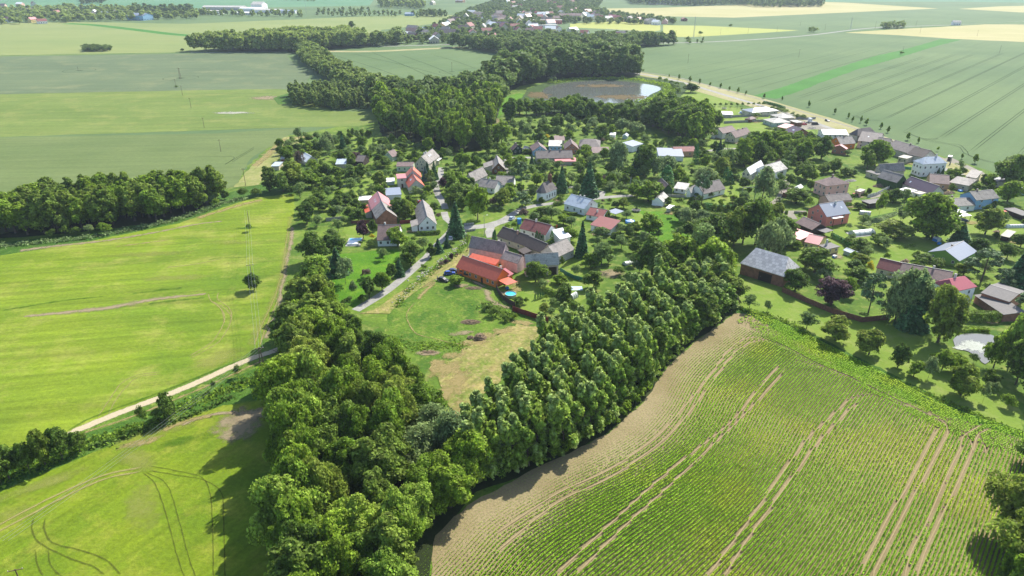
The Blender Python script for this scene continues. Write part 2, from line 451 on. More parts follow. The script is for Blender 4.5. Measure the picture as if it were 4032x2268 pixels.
for pts in ([(1800, 265), (1880, 275), (1900, 285), (2050, 330), (2045, 350), (1930, 350), (1800, 330)],
            [(1800, 465), (1870, 460), (1880, 480), (1840, 520), (1790, 520)],
            [(1720, 515), (1850, 520), (1850, 540), (1740, 540)],
            [(2130, 500), (2330, 520), (2500, 560), (2400, 640), (2300, 700), (2130, 690), (2010, 640), (2080, 560)],
            [(2280, 540), (2380, 520), (2576, 540), (2576, 590), (2400, 590)],
            [(2140, 440), (2230, 450), (2220, 490), (2130, 470)],
            [(1690, 345), (1800, 350), (1790, 370), (1700, 368)],
            [(880, 345), (1010, 350), (1010, 380), (900, 378)],
            [(1530, 545), (1600, 530), (1650, 560), (1580, 600), (1520, 590)],
            [(960, 540), (860, 560), (880, 610), (960, 620), (1010, 600)],
            [(880, 430), (1040, 450), (1020, 500), (860, 490)],
            [(1300, 460), (1350, 440), (1420, 490), (1340, 520)],
            [(1380, 300), (1480, 285), (1500, 320), (1400, 330)]):
    F('garden_lawn', 'v', pts, 'lawn', 0.4, 3)
F('vegetable_patch', 'c5', [(880, 460), (1010, 400), (1280, 340), (1280, 375), (1010, 495)], 'wild')
# ---- left side fields
F('barley_field', 'v', [(-500, 720), (0, 640), (250, 600), (450, 560), (560, 520), (640, 497), (740, 487), (742, 520), (722, 600), (712, 680), (690, 780), (655, 872), (500, 948), (350, 1015), (180, 1085), (0, 1132), (-500, 1280)], 'barley', 0.5, 4)
F('barley_field', 'v', [(-500, 1400), (0, 1238), (230, 1140), (430, 1062), (560, 1020), (665, 1005), (700, 1200), (720, 1449), (740, 2100), (-500, 2100)], 'barley2', 0.5, 4)
F('weed_strip', 'v', [(-500, 1280), (0, 1145), (130, 1105), (190, 1100), (400, 1030), (560, 960), (690, 905), (690, 1000), (560, 1020), (430, 1060), (230, 1138), (0, 1238), (-500, 1400)], 'wild', 0.5, 3)
F('weed_strip', 'v', [(-500, 740), (0, 610), (200, 590), (400, 545), (540, 495), (640, 465), (760, 470), (745, 487), (640, 497), (560, 522), (450, 562), (250, 602), (0, 643), (-500, 800)], 'wild', 0.5, 3)
# wood floors
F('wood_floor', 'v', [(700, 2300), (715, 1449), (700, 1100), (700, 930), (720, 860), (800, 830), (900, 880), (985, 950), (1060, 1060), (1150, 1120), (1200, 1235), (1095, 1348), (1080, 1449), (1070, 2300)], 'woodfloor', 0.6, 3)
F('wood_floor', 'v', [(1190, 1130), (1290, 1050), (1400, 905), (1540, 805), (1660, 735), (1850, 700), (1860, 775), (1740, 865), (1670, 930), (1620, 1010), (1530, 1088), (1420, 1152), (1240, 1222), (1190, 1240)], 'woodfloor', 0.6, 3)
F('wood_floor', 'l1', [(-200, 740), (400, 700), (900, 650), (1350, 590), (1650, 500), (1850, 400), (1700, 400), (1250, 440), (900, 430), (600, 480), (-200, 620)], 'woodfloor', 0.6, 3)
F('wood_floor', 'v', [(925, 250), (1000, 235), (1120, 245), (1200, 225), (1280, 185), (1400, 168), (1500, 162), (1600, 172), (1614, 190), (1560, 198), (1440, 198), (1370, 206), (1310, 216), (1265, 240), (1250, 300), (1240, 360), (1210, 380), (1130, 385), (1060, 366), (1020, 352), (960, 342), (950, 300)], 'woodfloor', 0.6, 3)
# ---- soil of the maize field
MZ = Wl('v', [(1095, 1348), (1175, 1272), (1320, 1192), (1530, 1092), (1620, 1012), (1680, 922), (1760, 852), (1850, 788), (1885, 780), (2000, 828), (2200, 926), (2330, 996), (2430, 1040), (2576, 1088), (2900, 1200), (2900, 1449), (2900, 2300), (1060, 2300), (1085, 1449)])
sheet('maize_field_soil', MZ, M['soil'], 0.3, 2)
sheet('field_weeds', Wl('l4', [(820, 160), (925, 172), (1400, 440), (1800, 640), (2273, 780), (2273, 745), (1900, 600), (1600, 450), (1290, 290), (1000, 160), (880, 130)]), M['wild'], 0.5, 2)
# ---- roads
def road(view, pts, w, mat='asphalt', name='road', step=4):
    w *= .88
    return ribbon(name, Wl(view, pts), w, M[mat], step, taper=False)
road('c6', [(1030, 960), (1180, 870), (1350, 760), (1560, 590), (1740, 430)], 3.9)
road('c6', [(1740, 430), (1800, 360), (1850, 300), (1890, 260), (1950, 200), (1990, 160), (2010, 80), (1950, 30), (1930, -40)], 3.6)
road('c1', [(1940, 960), (1920, 900), (1870, 820), (1850, 760), (1870, 690), (1890, 620), (1900, 540)], 3.8)
road('c7', [(560, 120), (680, 115), (820, 100), (960, 60), (1080, 10)], 6.0)
road('c7', [(860, 220), (840, 160), (860, 110), (960, 60)], 4.2)
road('c2', [(60, 1140), (230, 1060), (400, 960), (520, 930), (830, 890), (1100, 860), (1180, 850), (1400, 830), (1530, 825)], 4.2)
road('c2', [(1180, 850), (1220, 790), (1120, 770), (980, 750), (860, 735)], 3.6)
road('c2', [(280, 610), (270, 560), (240, 480), (260, 450), (420, 440), (520, 440)], 4.5)
road('c2', [(2180, 375), (2300, 370), (2480, 350), (2576, 350)], 4.5)
road('c7', [(640, 370), (520, 450), (420, 530), (330, 610), (310, 650)], 4.0, 'yard')
road('p4', [(1770, 820), (1870, 740), (1930, 640), (1990, 540), (2000, 430)], 3.5, 'yard')
road('c5', [(60, 345), (190, 345), (370, 345)], 3.5, 'yard'); road('c5', [(190, 345), (240, 420)], 4, 'yard')
road('c5', [(1000, 200), (1100, 180), (1200, 150)], 4, 'yard')
F('yard', 'c4', [(1420, 830), (1500, 800), (2010, 1040), (1900, 1060), (1720, 1060), (1440, 970)], 'yard')
F('yard', 'c3', [(1400, 290), (1560, 230), (1900, 250), (2150, 420), (1850, 400), (1640, 420)], 'yard')
F('verge', 'v', [(1610, 182), (1700, 196), (1900, 242), (2100, 300), (2300, 370), (2420, 420), (2500, 450), (2480, 460), (2250, 380), (2050, 312), (1850, 258), (1700, 215), (1610, 190)], 'road_verge')
road('v', [(1600, 184), (1700, 203), (1850, 247), (2000, 292), (2150, 345), (2300, 400), (2420, 440)], 5.5, 'asphalt', 'main_road')
road('v', [(1605, 180), (1700, 194), (1850, 233), (2000, 276), (2150, 323), (2300, 372), (2420, 418), (2520, 455)], 2.6, 'yard', 'cycle_path')
road('v', [(950, 117), (1140, 112), (1250, 108), (1700, 108), (2000, 92), (2200, 70), (2420, 62), (2600, 52)], 7, 'asphalt', 'railway', 20)
road('v', [(480, 133), (620, 131), (745, 128)], 6, 'asphalt', 'railway', 20)
road('v', [(0, 140), (230, 136), (470, 132)], 5, 'wild', 'hedge_margin', 20)
road('t4', [(1300, 228), (2000, 185), (2576, 152)], 9, 'wild', 'hedge_margin', 20)
road('t4', [(-380, 205), (-60, 228), (0, 260), (60, 285)], 6, 'yard', 'lane', 20)
# dirt tracks
def trk(view, pts, w=1.1, mat='track', name='dirt_track', step=1.3, z=None):
    return ribbon(name, Wl(view, pts), w, M[mat], step, wobble=0.06, z=z)
trk('l2', [(360, 690), (450, 655), (620, 585), (900, 480), (1100, 395), (1300, 305), (1480, 240), (1520, 215)], 3.3)
trk('l2', [(430, 690), (700, 600), (1000, 480), (1250, 370), (1420, 290)], 2.0, 'straw')
for dx in (0, 30):
    trk('c6', [(350 + dx, 120), (330 + dx, 250), (310 + dx, 400), (285 + dx, 560), (225 + dx * 1.5, 780), (150 + dx * 1.6, 960), (60 + dx * 1.8, 1150), (0 + dx * 2, 1320)], 1.0, 'rut')
trk('c6', [(390, 110), (380, 250), (330, 440), (310, 600), (270, 760), (260, 900), (190, 1080), (110, 1250)], 3.5, 'dirt')
trk('c6', [(370, 0), (345, 200), (310, 420), (250, 700), (100, 1050), (-40, 1320)], 5.0, 'palepatch')
F('field_strip', 'v', [(715, 345), (775, 342), (700, 400), (650, 465), (588, 472), (630, 420)], 'straw_strip', .5, 3)
trk('c1', [(340, 235), (200, 390), (80, 490), (0, 560)], 1.6, 'rut'); trk('c1', [(300, 250), (150, 400), (0, 530)], 10, 'straw')
trk('c1', [(380, 240), (500, 235), (650, 215)], 8, 'straw')
for d in (0, 35):
    trk('l2', [(520 + d * 1.6, 605 - d * .5), (590 + d, 500), (650 + d * .9, 420 + d * .4), (740, 375 + d * .3), (860, 360 + d * .3)], 0.55, 'rut')
    trk('l2', [(1130, -20), (1180 + d * .6, 20), (1200 + d, 80), (1150 + d, 180), (1090 + d, 230), (1010, 275 + d * .4)], 0.6, 'rut')
trk('l1', [(1760, 1190), (1780, 1250), (1870, 1330), (1900, 1449)], 0.6, 'rut')
trk('l1', [(1850, 1180), (1840, 1240), (1930, 1310), (1960, 1380), (1940, 1449)], 0.6, 'rut')
trk('l1', [(150, 835), (450, 795), (900, 745), (1350, 670), (1650, 610), (1900, 580)], lambda t: 6 - 3 * t, 'dirt')
trk('l1', [(1650, 560), (1850, 500), (2050, 440), (2230, 400)], 7, 'straw')
trk('l1', [(960, 800), (1200, 770), (1440, 740)], 2.4, 'straw')
trk('l1', [(180, 1390), (600, 1350), (950, 1310), (1300, 1245), (1760, 1195)], lambda t: 2.5 + 4 * math.sin(math.pi * t), 'dirt')
trk('l1', [(1250, 1280), (1500, 1250), (1750, 1230)], 3.5, 'darkpatch')
trk('l1', [(1100, 1200), (1350, 1165), (1550, 1150)], 4, 'darkpatch')
trk('l1', [(0, 1340), (500, 1260), (900, 1215)], 2.5, 'darkpatch')
trk('l1', [(1750, 910), (1900, 893), (2110, 885)], 1.0, 'darkpatch'); trk('l1', [(1400, 975), (1650, 945), (1880, 900)], 1.0, 'rut')
trk('l2', [(350, 680), (500, 600), (800, 490), (1100, 370), (1350, 270)], 2.2, 'darkpatch')
for c, rx, ry, a in (((1950, 935), 3.5, 1.5, 0.2), ((2080, 640), 7, 2, 0.1), ((1500, 1060), 18, 4, 0.1), ((1250, 860), 25, 4, 0.1), ((1950, 760), 14, 4, 0)):
    blob('crop_patch', W('l1', *c), rx, ry, a, M['palepatch'] if c[1] != 640 else M['darkpatch'])
for c, rx, ry, a, m in (((1200, 280), 14, 6, 0.6, 'palepatch'), ((820, 680), 16, 6, 0.6, 'palepatch'), ((740, 740), 9, 2.2, 0.5, 'straw'), ((740, 835), 9, 4, -0.5, 'palepatch'),
                        ((60, 1130), 8, 4, 0.6, 'palepatch'), ((250, 950), 14, 3, 0.6, 'palepatch'), ((760, 1100), 5, 14, 0.5, 'palepatch'), ((1010, 720), 9, 3, .3, 'darkpatch')):
    blob('crop_patch', W('l2', *c), rx, ry, a, M[m])
# lower left field ruts
for d in (0, 1):
    trk('l2', [(-60, 1210 + 30 * d), (120, 1110 + 35 * d), (330, 1005 + 30 * d), (560, 910 + 22 * d), (760, 870 + 22 * d)], 1.2, 'rut')
    trk('l2', [(760 + 20 * d, 895), (830 + 60 * d, 960), (890 + 60 * d, 1130), (940 + 60 * d, 1320), (990 + 60 * d, 1470)], 0.5, 'rut_dark2')
    trk('l2', [(790, 860 + 25 * d), (980, 895 + 22 * d), (1080, 925 + 10 * d), (1120 + 60 * d, 1000), (1135 + 60 * d, 1150), (1140 + 62 * d, 1470)], 0.5, 'rut_dark2')
    trk('l2', [(250 - 60 * d, 1130), (235 - 65 * d, 1190), (280 - 70 * d, 1270), (420 - 60 * d, 1310 + 40 * d), (560 - 60 * d, 1360 + 40 * d), (650 - 90 * d, 1449)], 0.7, 'rut_dark2')
    trk('l2', [(190 + 70 * d, 1300), (200 + 70 * d, 1390), (240 + 100 * d, 1460)], 0.6, 'rut_dark2')
trk('l2', [(960, 650), (1050, 610), (1150, 585), (1280, 575)], 2.8, 'dirt')
trk('l2', [(860, 680), (1000, 620), (1150, 590)], 3.5, 'straw')
blob('bare_soil', W('l2', 1280, 640), 9, 10, 0.3, M['dirt']); blob('bare_soil', W('l2', 1330, 590), 7, 5, 0.3, M['dirt'])
# worn ground on the central meadow
trk('c7', [(90, 880), (20, 960), (5, 1030), (50, 1140), (130, 1210), (300, 1250), (450, 1290), (620, 1310)], 0.9, 'straw')
trk('c7', [(310, 660), (200, 760), (110, 850)], 3.0, 'straw')
trk('c7', [(800, 740), (860, 860), (960, 910), (1070, 940)], lambda t: 5 - 1 * t, 'dirt')
trk('c7', [(620, 640), (730, 690), (820, 730)], 3, 'dirt')
for c, rx, ry, a, m in (((650, 1080), 4.5, 2.5, 0, 'dirt'), ((1130, 1150), 8, 4, .3, 'straw'), ((950, 1330), 12, 7, .6, 'straw'), ((800, 1400), 9, 5, .6, 'straw'), ((1200, 1260), 7, 7, .8, 'straw'),
                        ((220, 1390), 5, 2.6, 0, 'dirt'), ((560, 1190), 6, 2, .3, 'dirt'), ((200, 700), 7, 3, .8, 'straw')):
    blob('bare_ground', W('c7', *c), rx, ry, a, M[m])
F('dry_ground', 'v', [(1150, 900), (1190, 862), (1260, 840), (1300, 815), (1345, 822), (1372, 822), (1340, 880), (1260, 950), (1190, 1030), (1165, 1070), (1120, 990), (1085, 920), (1110, 905)], 'drygrass', 1.3, 1.6)
for c, rx, ry, a in (((1140, 895), 6, 3, .5), ((1190, 862), 7, 3, .4), ((1265, 832), 6, 3, .3), ((1100, 912), 4, 3, .5), ((1310, 812), 6, 2.5, -.3), ((1225, 845), 5, 3, .2)): blob('dry_patch', W('v', *c), rx, ry, a, M['straw'])
blob('bare_ground', W('l3', 1180, 330), 12, 5, 1.2, M['straw']); blob('bare_ground', W('l3', 1130, 230), 9, 6, 0.6, M['straw']); blob('bare_ground', W('l3', 1220, 480), 3, 9, 0, M['straw'])
blob('gravel_area', W('c7', 2070, 590), 8, 6, 0.3, M['dirt'])
blob('gravel_area', W('c7', 1000, 790), 4, 3, 0.3, M['dirt'])
F('rough_bank', 'v', [(900, 790), (940, 780), (1060, 700), (1150, 640), (1190, 620), (1150, 680), (1080, 710), (1000, 770), (980, 790)], 'drygrass', 0.3, 2)
trk('c6', [(1640, 680), (1800, 550), (1900, 470), (2050, 370), (2130, 320), (2170, 250)], 3.5, 'darkpatch')
blob('sandy_patch', W('v', 1245, 305), 6, 14, 0, M['dirt']); blob('sandy_patch', W('t1', 2020, 740), 22, 14, 0, M['dirt'])
F('weed_patch', 't1', [(2060, 740), (2190, 700), (2330, 740), (2200, 780), (2100, 790)], 'wild')
blob('pale_litter_patch', W('v', 585, 284), 28, 7, 0, m_over('chalk_litter', srgb(232, 232, 214, K), srgb(190, 190, 160, K), 2.4, .55, .9, .1))
# main big field tramlines: parallel drilling lines, 47 degrees
def tram(p, q, ext, w=0.55):
    a, b = Vector(p), Vector(q)
    d = (b - a).normalized()
    ribbon('tramline', [a, a + d * ext * 0.33, a + d * ext * 0.66, a + d * ext], w, M['rut_dark'], 30)
for (x, y, ext) in ((130, 190, 560), (155, 205, 560), (500, 270, 620), (545, 268, 620), (820, 435, 640), (880, 440, 640), (1310, 540, 640), (1370, 545, 640), (1745, 745, 620), (1810, 745, 620), (2460, 775, 500), (2510, 780, 500)):
    a = W('c4', x, y); tram(a, (a[0] + 1, a[1] + 1.078), ext, 0.75)
for (x, y, ext) in ((925, 700, 420), (945, 708, 420), (1070, 735, 480), (1095, 740, 480), (1220, 755, 500), (1245, 758, 500),
                    (360, 590, 380), (500, 608, 420), (620, 640, 450), (180, 545, 300), (60, 515, 200)):
    a = W('t4', x, y); tram(a, (a[0] + 1, a[1] + 1.078), ext, 0.7)
for off in (0, 6):
    trk('c4', [(75 + off * 8, 200), (300, 270 - off * 2), (500, 275 - off)], 0.7, 'rut_dark')
    trk('c4', [(820 + off * 9, 438), (1000, 505 - off), (1180, 570 - off * 3), (1500, 625 - off * 2), (1640, 665 - off * 6), (1700 + off * 8, 740 - off * 3), (1790, 785), (2000, 860 - off * 2), (2240, 910 - off * 2)], 0.7, 'rut_dark')
    trk('c4', [(1100, 540), (1250, 545), (1340, 530 + off * 3)], 0.7, 'rut_dark')
for k, (x0, y0, x1, y1) in enumerate(((200, 690, 1400, 1100), (450, 680, 1750, 1000), (1050, 690, 1850, 1000), (700, 660, 1600, 1050), (1450, 690, 2050, 880))):
    trk('t2', [(x0, y0), ((x0 + x1) / 2, (y0 + y1) / 2 - 15), (x1, y1)], 0.9, 'rut_dark', step=20)
trk('l1', [(1590, 40), (1850, 35), (1980, 45), (1900, 105)], 0.5, 'rut_dark'); trk('l1', [(1900, 105), (2080, 0), (2150, -45)], 0.5, 'rut_dark'); trk('l1', [(1960, 85), (2150, -30)], 0.5, 'rut_dark')
for c, r in ((W('t1', 1365, 590), 17), (W('t1', 600, 533), 16), (W('t2', 1725, 912), 14)):
    blob('trodden_ring', c, r * 0.35, r * .12, 0, M['rut_dark'])
    pts = [(c[0] + r * math.cos(a / 8 * math.pi), c[1] + r * 1.0 * math.sin(a / 8 * math.pi)) for a in range(17)]
    ribbon('tramline', pts, 0.8, M['rut_dark'], 4)
# ---- water
def m_water(name, c, rough):
    t = NT(name)
    n = t.noise(t.coord(), 1.2, 3)
    t.bump(n, 0.06, 0.2)
    t.p.inputs['Base Color'].default_value = c
    t.p.inputs['Roughness'].default_value = rough
    t.p.inputs['IOR'].default_value = 1.33
    t.p.inputs['Specular IOR Level'].default_value = 0.9
    return t.mat
M['water'] = m_water('pond_water', (0.10, 0.108, 0.095, 1), 0.1)
bank = Wl('v', [(1300, 262), (1330, 222), (1400, 202), (1520, 193), (1620, 193), (1720, 208), (1735, 222), (1690, 262), (1600, 285), (1400, 290)])
M['bankgrass'] = m_field('bank_grass', srgb(78, 108, 44, K), srgb(60, 88, 36, K), srgb(104, 132, 56, K), fine=.6, big=.08, cfine=.5)
sheet('pond_bank', bank, M['bankgrass'], 0.8, 4)
sheet('pond_water', smooth_line(Wl('p2', [(960, 235), (1010, 150), (1080, 95), (1250, 62), (1500, 42), (1760, 48), (1930, 68), (2080, 95), (2110, 125), (2020, 170), (1960, 215), (1870, 245), (1600, 250), (1300, 262), (1080, 290), (960, 235)]), 3)[:-1], M['water'])
M['weed_raft'] = m_over('pond_weed', srgb(150, 128, 90, K), srgb(120, 110, 70, K), 3, .5, .7, .12, 1.0)
blob('pond_weed', W('p2', 1560, 90), 40, 13, 0.0, M['weed_raft']); blob('pond_weed', W('p2', 1750, 195), 34, 18, 0.0, M['weed_raft']); blob('pond_weed', W('p2', 980, 175), 16, 28, 0.0, M['weed_raft'])
sheet('garden_pond_water', smooth_line(Wl('l5', [(1255, 700), (1300, 660), (1400, 640), (1560, 645), (1640, 660), (1660, 720), (1640, 850), (1560, 930), (1500, 880), (1400, 810), (1290, 780), (1255, 700)]), 1.0)[:-1], M['water'])
M['lily'] = m_over('lily_pads', srgb(235, 238, 230, K * 1.3), srgb(200, 210, 190, K), 2, .45, .6, 1.2, 2)
blob('lily_pads', W('l5', 1470, 760), 5.5, 5, 0.2, M['lily']); blob('lily_pads', W('l5', 1330, 775), 3, 2, 0.2, M['lily'])
# ================================================================= TREES
M['bark'] = m_plain('bark', (0.09, 0.07, 0.05, 1), 0.9)
G = lambda r, g, b: (r, g, b, 1)
M['lf_r'] = m_leaf('leaf_mid', G(0.127, 0.217, 0.022), G(0.228, 0.333, 0.030))
M['lf_d'] = m_leaf('leaf_dark', G(0.088, 0.156, 0.025), G(0.159, 0.241, 0.033))
M['lf_l'] = m_leaf('leaf_lime', G(0.204, 0.328, 0.043), G(0.288, 0.391, 0.054))
M['lf_o'] = m_leaf('leaf_oak', G(0.174, 0.246, 0.031), G(0.240, 0.302, 0.043), G(0.312, 0.365, 0.072))
M['lf_w'] = m_leaf('leaf_willow', G(0.180, 0.258, 0.096), G(0.240, 0.315, 0.114))
M['lf_a'] = m_leaf('leaf_alder', G(0.133, 0.203, 0.031), G(0.213, 0.291, 0.043))
M['lf_f'] = m_leaf('leaf_far', G(0.100, 0.165, 0.045), G(0.300, 0.380, 0.085), tone=0.13, clump=.8)
M['lf_p'] = m_leaf('leaf_poplar', G(0.175, 0.285, 0.040), G(0.280, 0.385, 0.060), G(0.42, 0.49, 0.22), rough=0.55, spec=0.12, clump=1.0, cs=.9)  # pale third tone: whitish leaf undersides and painted highlights, in patches
M['lf_s'] = m_leaf('needle_dark', G(0.045, 0.121, 0.045), G(0.083, 0.175, 0.058), trans=0.1)
M['lf_b'] = m_leaf('needle_blue', G(0.109, 0.191, 0.182), G(0.091, 0.164, 0.146), trans=0.1)
M['lf_n'] = m_leaf('needle_pine', G(0.103, 0.167, 0.066), G(0.140, 0.210, 0.077), trans=0.15)
M['lf_t'] = m_leaf('needle_thuja', G(0.058, 0.175, 0.040), G(0.086, 0.218, 0.051), trans=0.1)
M['lf_m'] = m_leaf('leaf_maroon', G(0.078, 0.043, 0.055), G(0.117, 0.062, 0.070))
M['lf_y'] = m_leaf('leaf_yellow', G(0.500, 0.440, 0.030), G(0.580, 0.500, 0.040))
M['lf_g'] = m_leaf('leaf_fruit', G(0.137, 0.218, 0.065), G(0.208, 0.293, 0.081))
M['lf_k'] = m_leaf('leaf_dry', G(0.156, 0.120, 0.084), G(0.192, 0.144, 0.108))
def leaf_quads(rs, P, N, size, aspect=1.0, jit=0.6):
    """one small face per point, facing roughly along N"""
    n = len(P)
    N = N + rs.normal(0, jit, (n, 3))
    N /= np.linalg.norm(N, axis=1)[:, None] + 1e-9
    A = np.cross(N, rs.normal(0, 1, (n, 3)))
    A /= np.linalg.norm(A, axis=1)[:, None] + 1e-9
    B = np.cross(N, A)
    s = size * rs.uniform(0.6, 1.35, n)[:, None]
    a, b = A * s * 0.5, B * s * 0.5 * aspect
    V = np.stack([P - a - b * .6, P + a * .7 - b, P + a + b * .7, P - a * .5 + b], 1).reshape(-1, 3)
    return V
def ball(rs, n):
    d = rs.normal(0, 1, (n, 3))
    return d / np.linalg.norm(d, axis=1)[:, None]
def crown_pts(kind, seed, n, H=10.0):
    """points and outward normals of a crown of height H standing at z = 0"""
    rs = np.random.RandomState(seed)
    P, N = [], []
    def lobe(c, r, m, sq=(1, 1, 0.8)):
        d = ball(rs, m)
        d[:, 2] = np.where((d[:, 2] < -0.3) & (rs.rand(m) < 0.6), -d[:, 2], d[:, 2])
        rr = r * (1 - 0.35 * rs.rand(m) ** 2)[:, None]
        P.append(np.array(c) + d * rr * np.array(sq)); N.append(d + np.array([0, 0, 0.25]))
    if kind in 'round tall fruit far bush'.split():
        z0, z1, rad = {'round': (0.12, 1, 0.40), 'tall': (0.10, 1, 0.27), 'fruit': (0.22, 1, 0.46), 'far': (0.05, 1, 0.36), 'bush': (0.0, 1, 0.58)}[kind]
        nl = {'round': 60, 'tall': 52, 'fruit': 30, 'far': 16, 'bush': 26}[kind]
        for i in range(nl):
            d = ball(rs, 1)[0] * (0.45 + 0.62 * rs.rand())
            if kind == 'bush': d[2] = abs(d[2]) - 0.15
            zc = (z0 + z1) / 2 * H; hz = (z1 - z0) / 2 * H
            wz = 1 - 0.35 * max(0, d[2]) if kind != 'tall' else 1 - 0.45 * d[2]
            c = (d[0] * rad * H * wz * 0.82, d[1] * rad * H * wz * 0.82, zc + d[2] * hz * 0.84)
            rr_ = 0.16 + 0.26 * rs.rand() ** 1.5
            lobe(c, H * rad * rr_, int(n / nl * (rr_ / .25) ** 1.6), (1, 1, .6 + .5 * rs.rand()))
    elif kind == 'poplar':   # upswept, leaning with the wind
        for i in range(46):
            t = (i + rs.rand()) / 46
            z = (0.05 + 0.93 * t) * H
            rad = H * 0.25 * (1 - t) ** 0.55 * (0.5 + 0.5 * min(1, t * 5)) * rs.uniform(.5, 1.15)
            a = rs.rand() * 6.28
            lean = -0.16 * H * t * t
            lobe((rad * math.cos(a) * .9 + lean, rad * math.sin(a) * .9 + lean * .5, z + rs.uniform(-.3, .5)), H * 0.068 * rs.uniform(.45, 1.25) * (1.2 - 0.5 * t), n // 46, (0.95, 0.95, 1.5))
    elif kind == 'spruce':
        L = 16
        for i in range(L):
            t = i / (L - 1)
            z = H * (0.08 + 0.88 * t); R = H * 0.27 * (1 - t) + 0.12
            m = int(n * (1.25 - t) / L / 0.75)
            a = rs.rand(m) * 6.283
            a = np.round(a / 6.283 * (11 - 5 * t)) / (11 - 5 * t) * 6.283 + rs.normal(0, .16, m)
            r = R * np.sqrt(rs.rand(m))
            P.append(np.stack([r * np.cos(a), r * np.sin(a), z - 0.42 * r + rs.normal(0, .12, m)], 1))
            N.append(np.stack([np.cos(a) * .5, np.sin(a) * .5, np.ones(m)], 1))
    elif kind == 'pine':
        for i in range(22):
            z = H * (0.40 + 0.58 * rs.rand()); a = rs.rand() * 6.28
            R = H * 0.24 * (1.25 - z / H)  * 1.6
            lobe((R * math.cos(a), R * math.sin(a), z), H * 0.085, n // 22, (1.3, 1.3, 0.55))
    elif kind == 'thuja':
        z = H * rs.rand(n) ** 0.9
        R = H * 0.13 * np.sqrt(np.clip(1.02 - z / H, 0, 1)) * (1 + .12 * rs.normal(0, 1, n))
        a = rs.rand(n) * 6.283
        P.append(np.stack([R * np.cos(a), R * np.sin(a), z], 1)); N.append(np.stack([np.cos(a), np.sin(a), np.full(n, .4)], 1))
    elif kind == 'willow':
        for i in range(26):
            d = ball(rs, 1)[0]; d[2] = abs(d[2])
            c = np.array([d[0] * .33 * H, d[1] * .33 * H, H * (.55 + .36 * d[2])])
            m = n // 26
            q = ball(rs, m) * H * .12
            drop = rs.rand(m) ** 1.5 * H * 0.42 * (1 - d[2] * .6)
            q[:, 2] -= drop
            P.append(c + q); N.append(ball(rs, m) * .4 + np.array([d[0], d[1], .35]))
    elif kind == 'birch':
        return crown_pts('tall', seed, n, H)
    P = np.concatenate(P); N = np.concatenate(N)
    if kind in ('round', 'tall', 'fruit', 'willow', 'bush'):
        a = np.arctan2(P[:, 1], P[:, 0]); q = rs.rand(4) * 6.28; zz = P[:, 2] / H * 5
        k = 1 + .20 * np.sin(2 * a + q[0] + zz * .9) + .15 * np.sin(3 * a + q[1] - zz * 1.4) + .08 * np.sin(5 * a + q[2] + zz * 2)
        P[:, 0] = P[:, 0] * k + H * .05 * np.sin(zz + q[3]); P[:, 1] *= k
    if kind not in ('thuja', 'spruce'): P += rs.normal(0, H * .009, P.shape)
    P[:, 2] = np.maximum(P[:, 2], 0.05)
    P[:, 2] *= H / max(P[:, 2].max(), 0.1)
    return rs, P, N
def quads_mesh(name, V, mats, extra=None, attr=None):
    """V: (4n,3) vertices of loose quads; extra: an MB merged in as material 1"""
    nq = len(V) // 4
    me = bpy.data.meshes.new(name)
    ev = np.array(extra.v, dtype=np.float32) if extra else np.zeros((0, 3), np.float32)
    ef = extra.f if extra else []
    allv = np.concatenate([V.astype(np.float32), ev])
    me.vertices.add(len(allv)); me.vertices.foreach_set('co', allv.ravel())
    loops = np.arange(4 * nq, dtype=np.int32)
    starts = np.arange(0, 4 * nq, 4, dtype=np.int32)
    el, es = [], []
    for f in ef:
        es.append(4 * nq + len(el)); el += [i + 4 * nq for i in f]
    me.loops.add(4 * nq + len(el)); me.polygons.add(nq + len(ef))
    me.loops.foreach_set('vertex_index', np.concatenate([loops, np.array(el, dtype=np.int32)]))
    me.polygons.foreach_set('loop_start', np.concatenate([starts, np.array(es, dtype=np.int32)]))
    for m in mats: me.materials.append(m)
    if ef: me.polygons.foreach_set('material_index', np.concatenate([np.zeros(nq, np.int32), np.ones(len(ef), np.int32)]))
    me.update(calc_edges=True)
    return me
def trunk_mb(H, r, kind, seed):
    rr = random.Random(seed)
    mb = MB()
    top = {'pine': .92, 'spruce': .9, 'poplar': .8}.get(kind, .55) * H
    mb.cyl((0, 0), r * 1.25, r * 0.85, -0.3, H * .12, 7); mb.cyl((0, 0), r * 0.85, r * .3, H * .12, top, 7)
    if kind not in ('thuja', 'bush', 'spruce'):
        for i in range(6):
            a = rr.random() * 6.28; z = H * rr.uniform(.25, .5)
            L = H * rr.uniform(.14, .26)
            mb.tube((0, 0, z), (L * math.cos(a), L * math.sin(a), z + L * rr.uniform(.5, 1.1)), r * .4, r * .12, 5)
    return mb
SHAPE = {'r': 'round', 'd': 'round', 'l': 'round', 'o': 'round', 'w': 'willow', 'a': 'tall', 'p': 'poplar', 's': 'spruce', 'b': 'spruce', 'n': 'pine', 't': 'thuja',
         'm': 'round', 'y': 'bush', 'u': 'bush', 'g': 'fruit', 'f': 'far', 'k': 'bush', 'h': 'bush', 'v': 'bush', 'c': 'tall', 'x': 'round'}
LEAFM = {'u': 'lf_d', 'h': 'lf_r', 'k': 'lf_k', 'v': 'lf_w', 'c': 'lf_r', 'x': 'lf_r'}
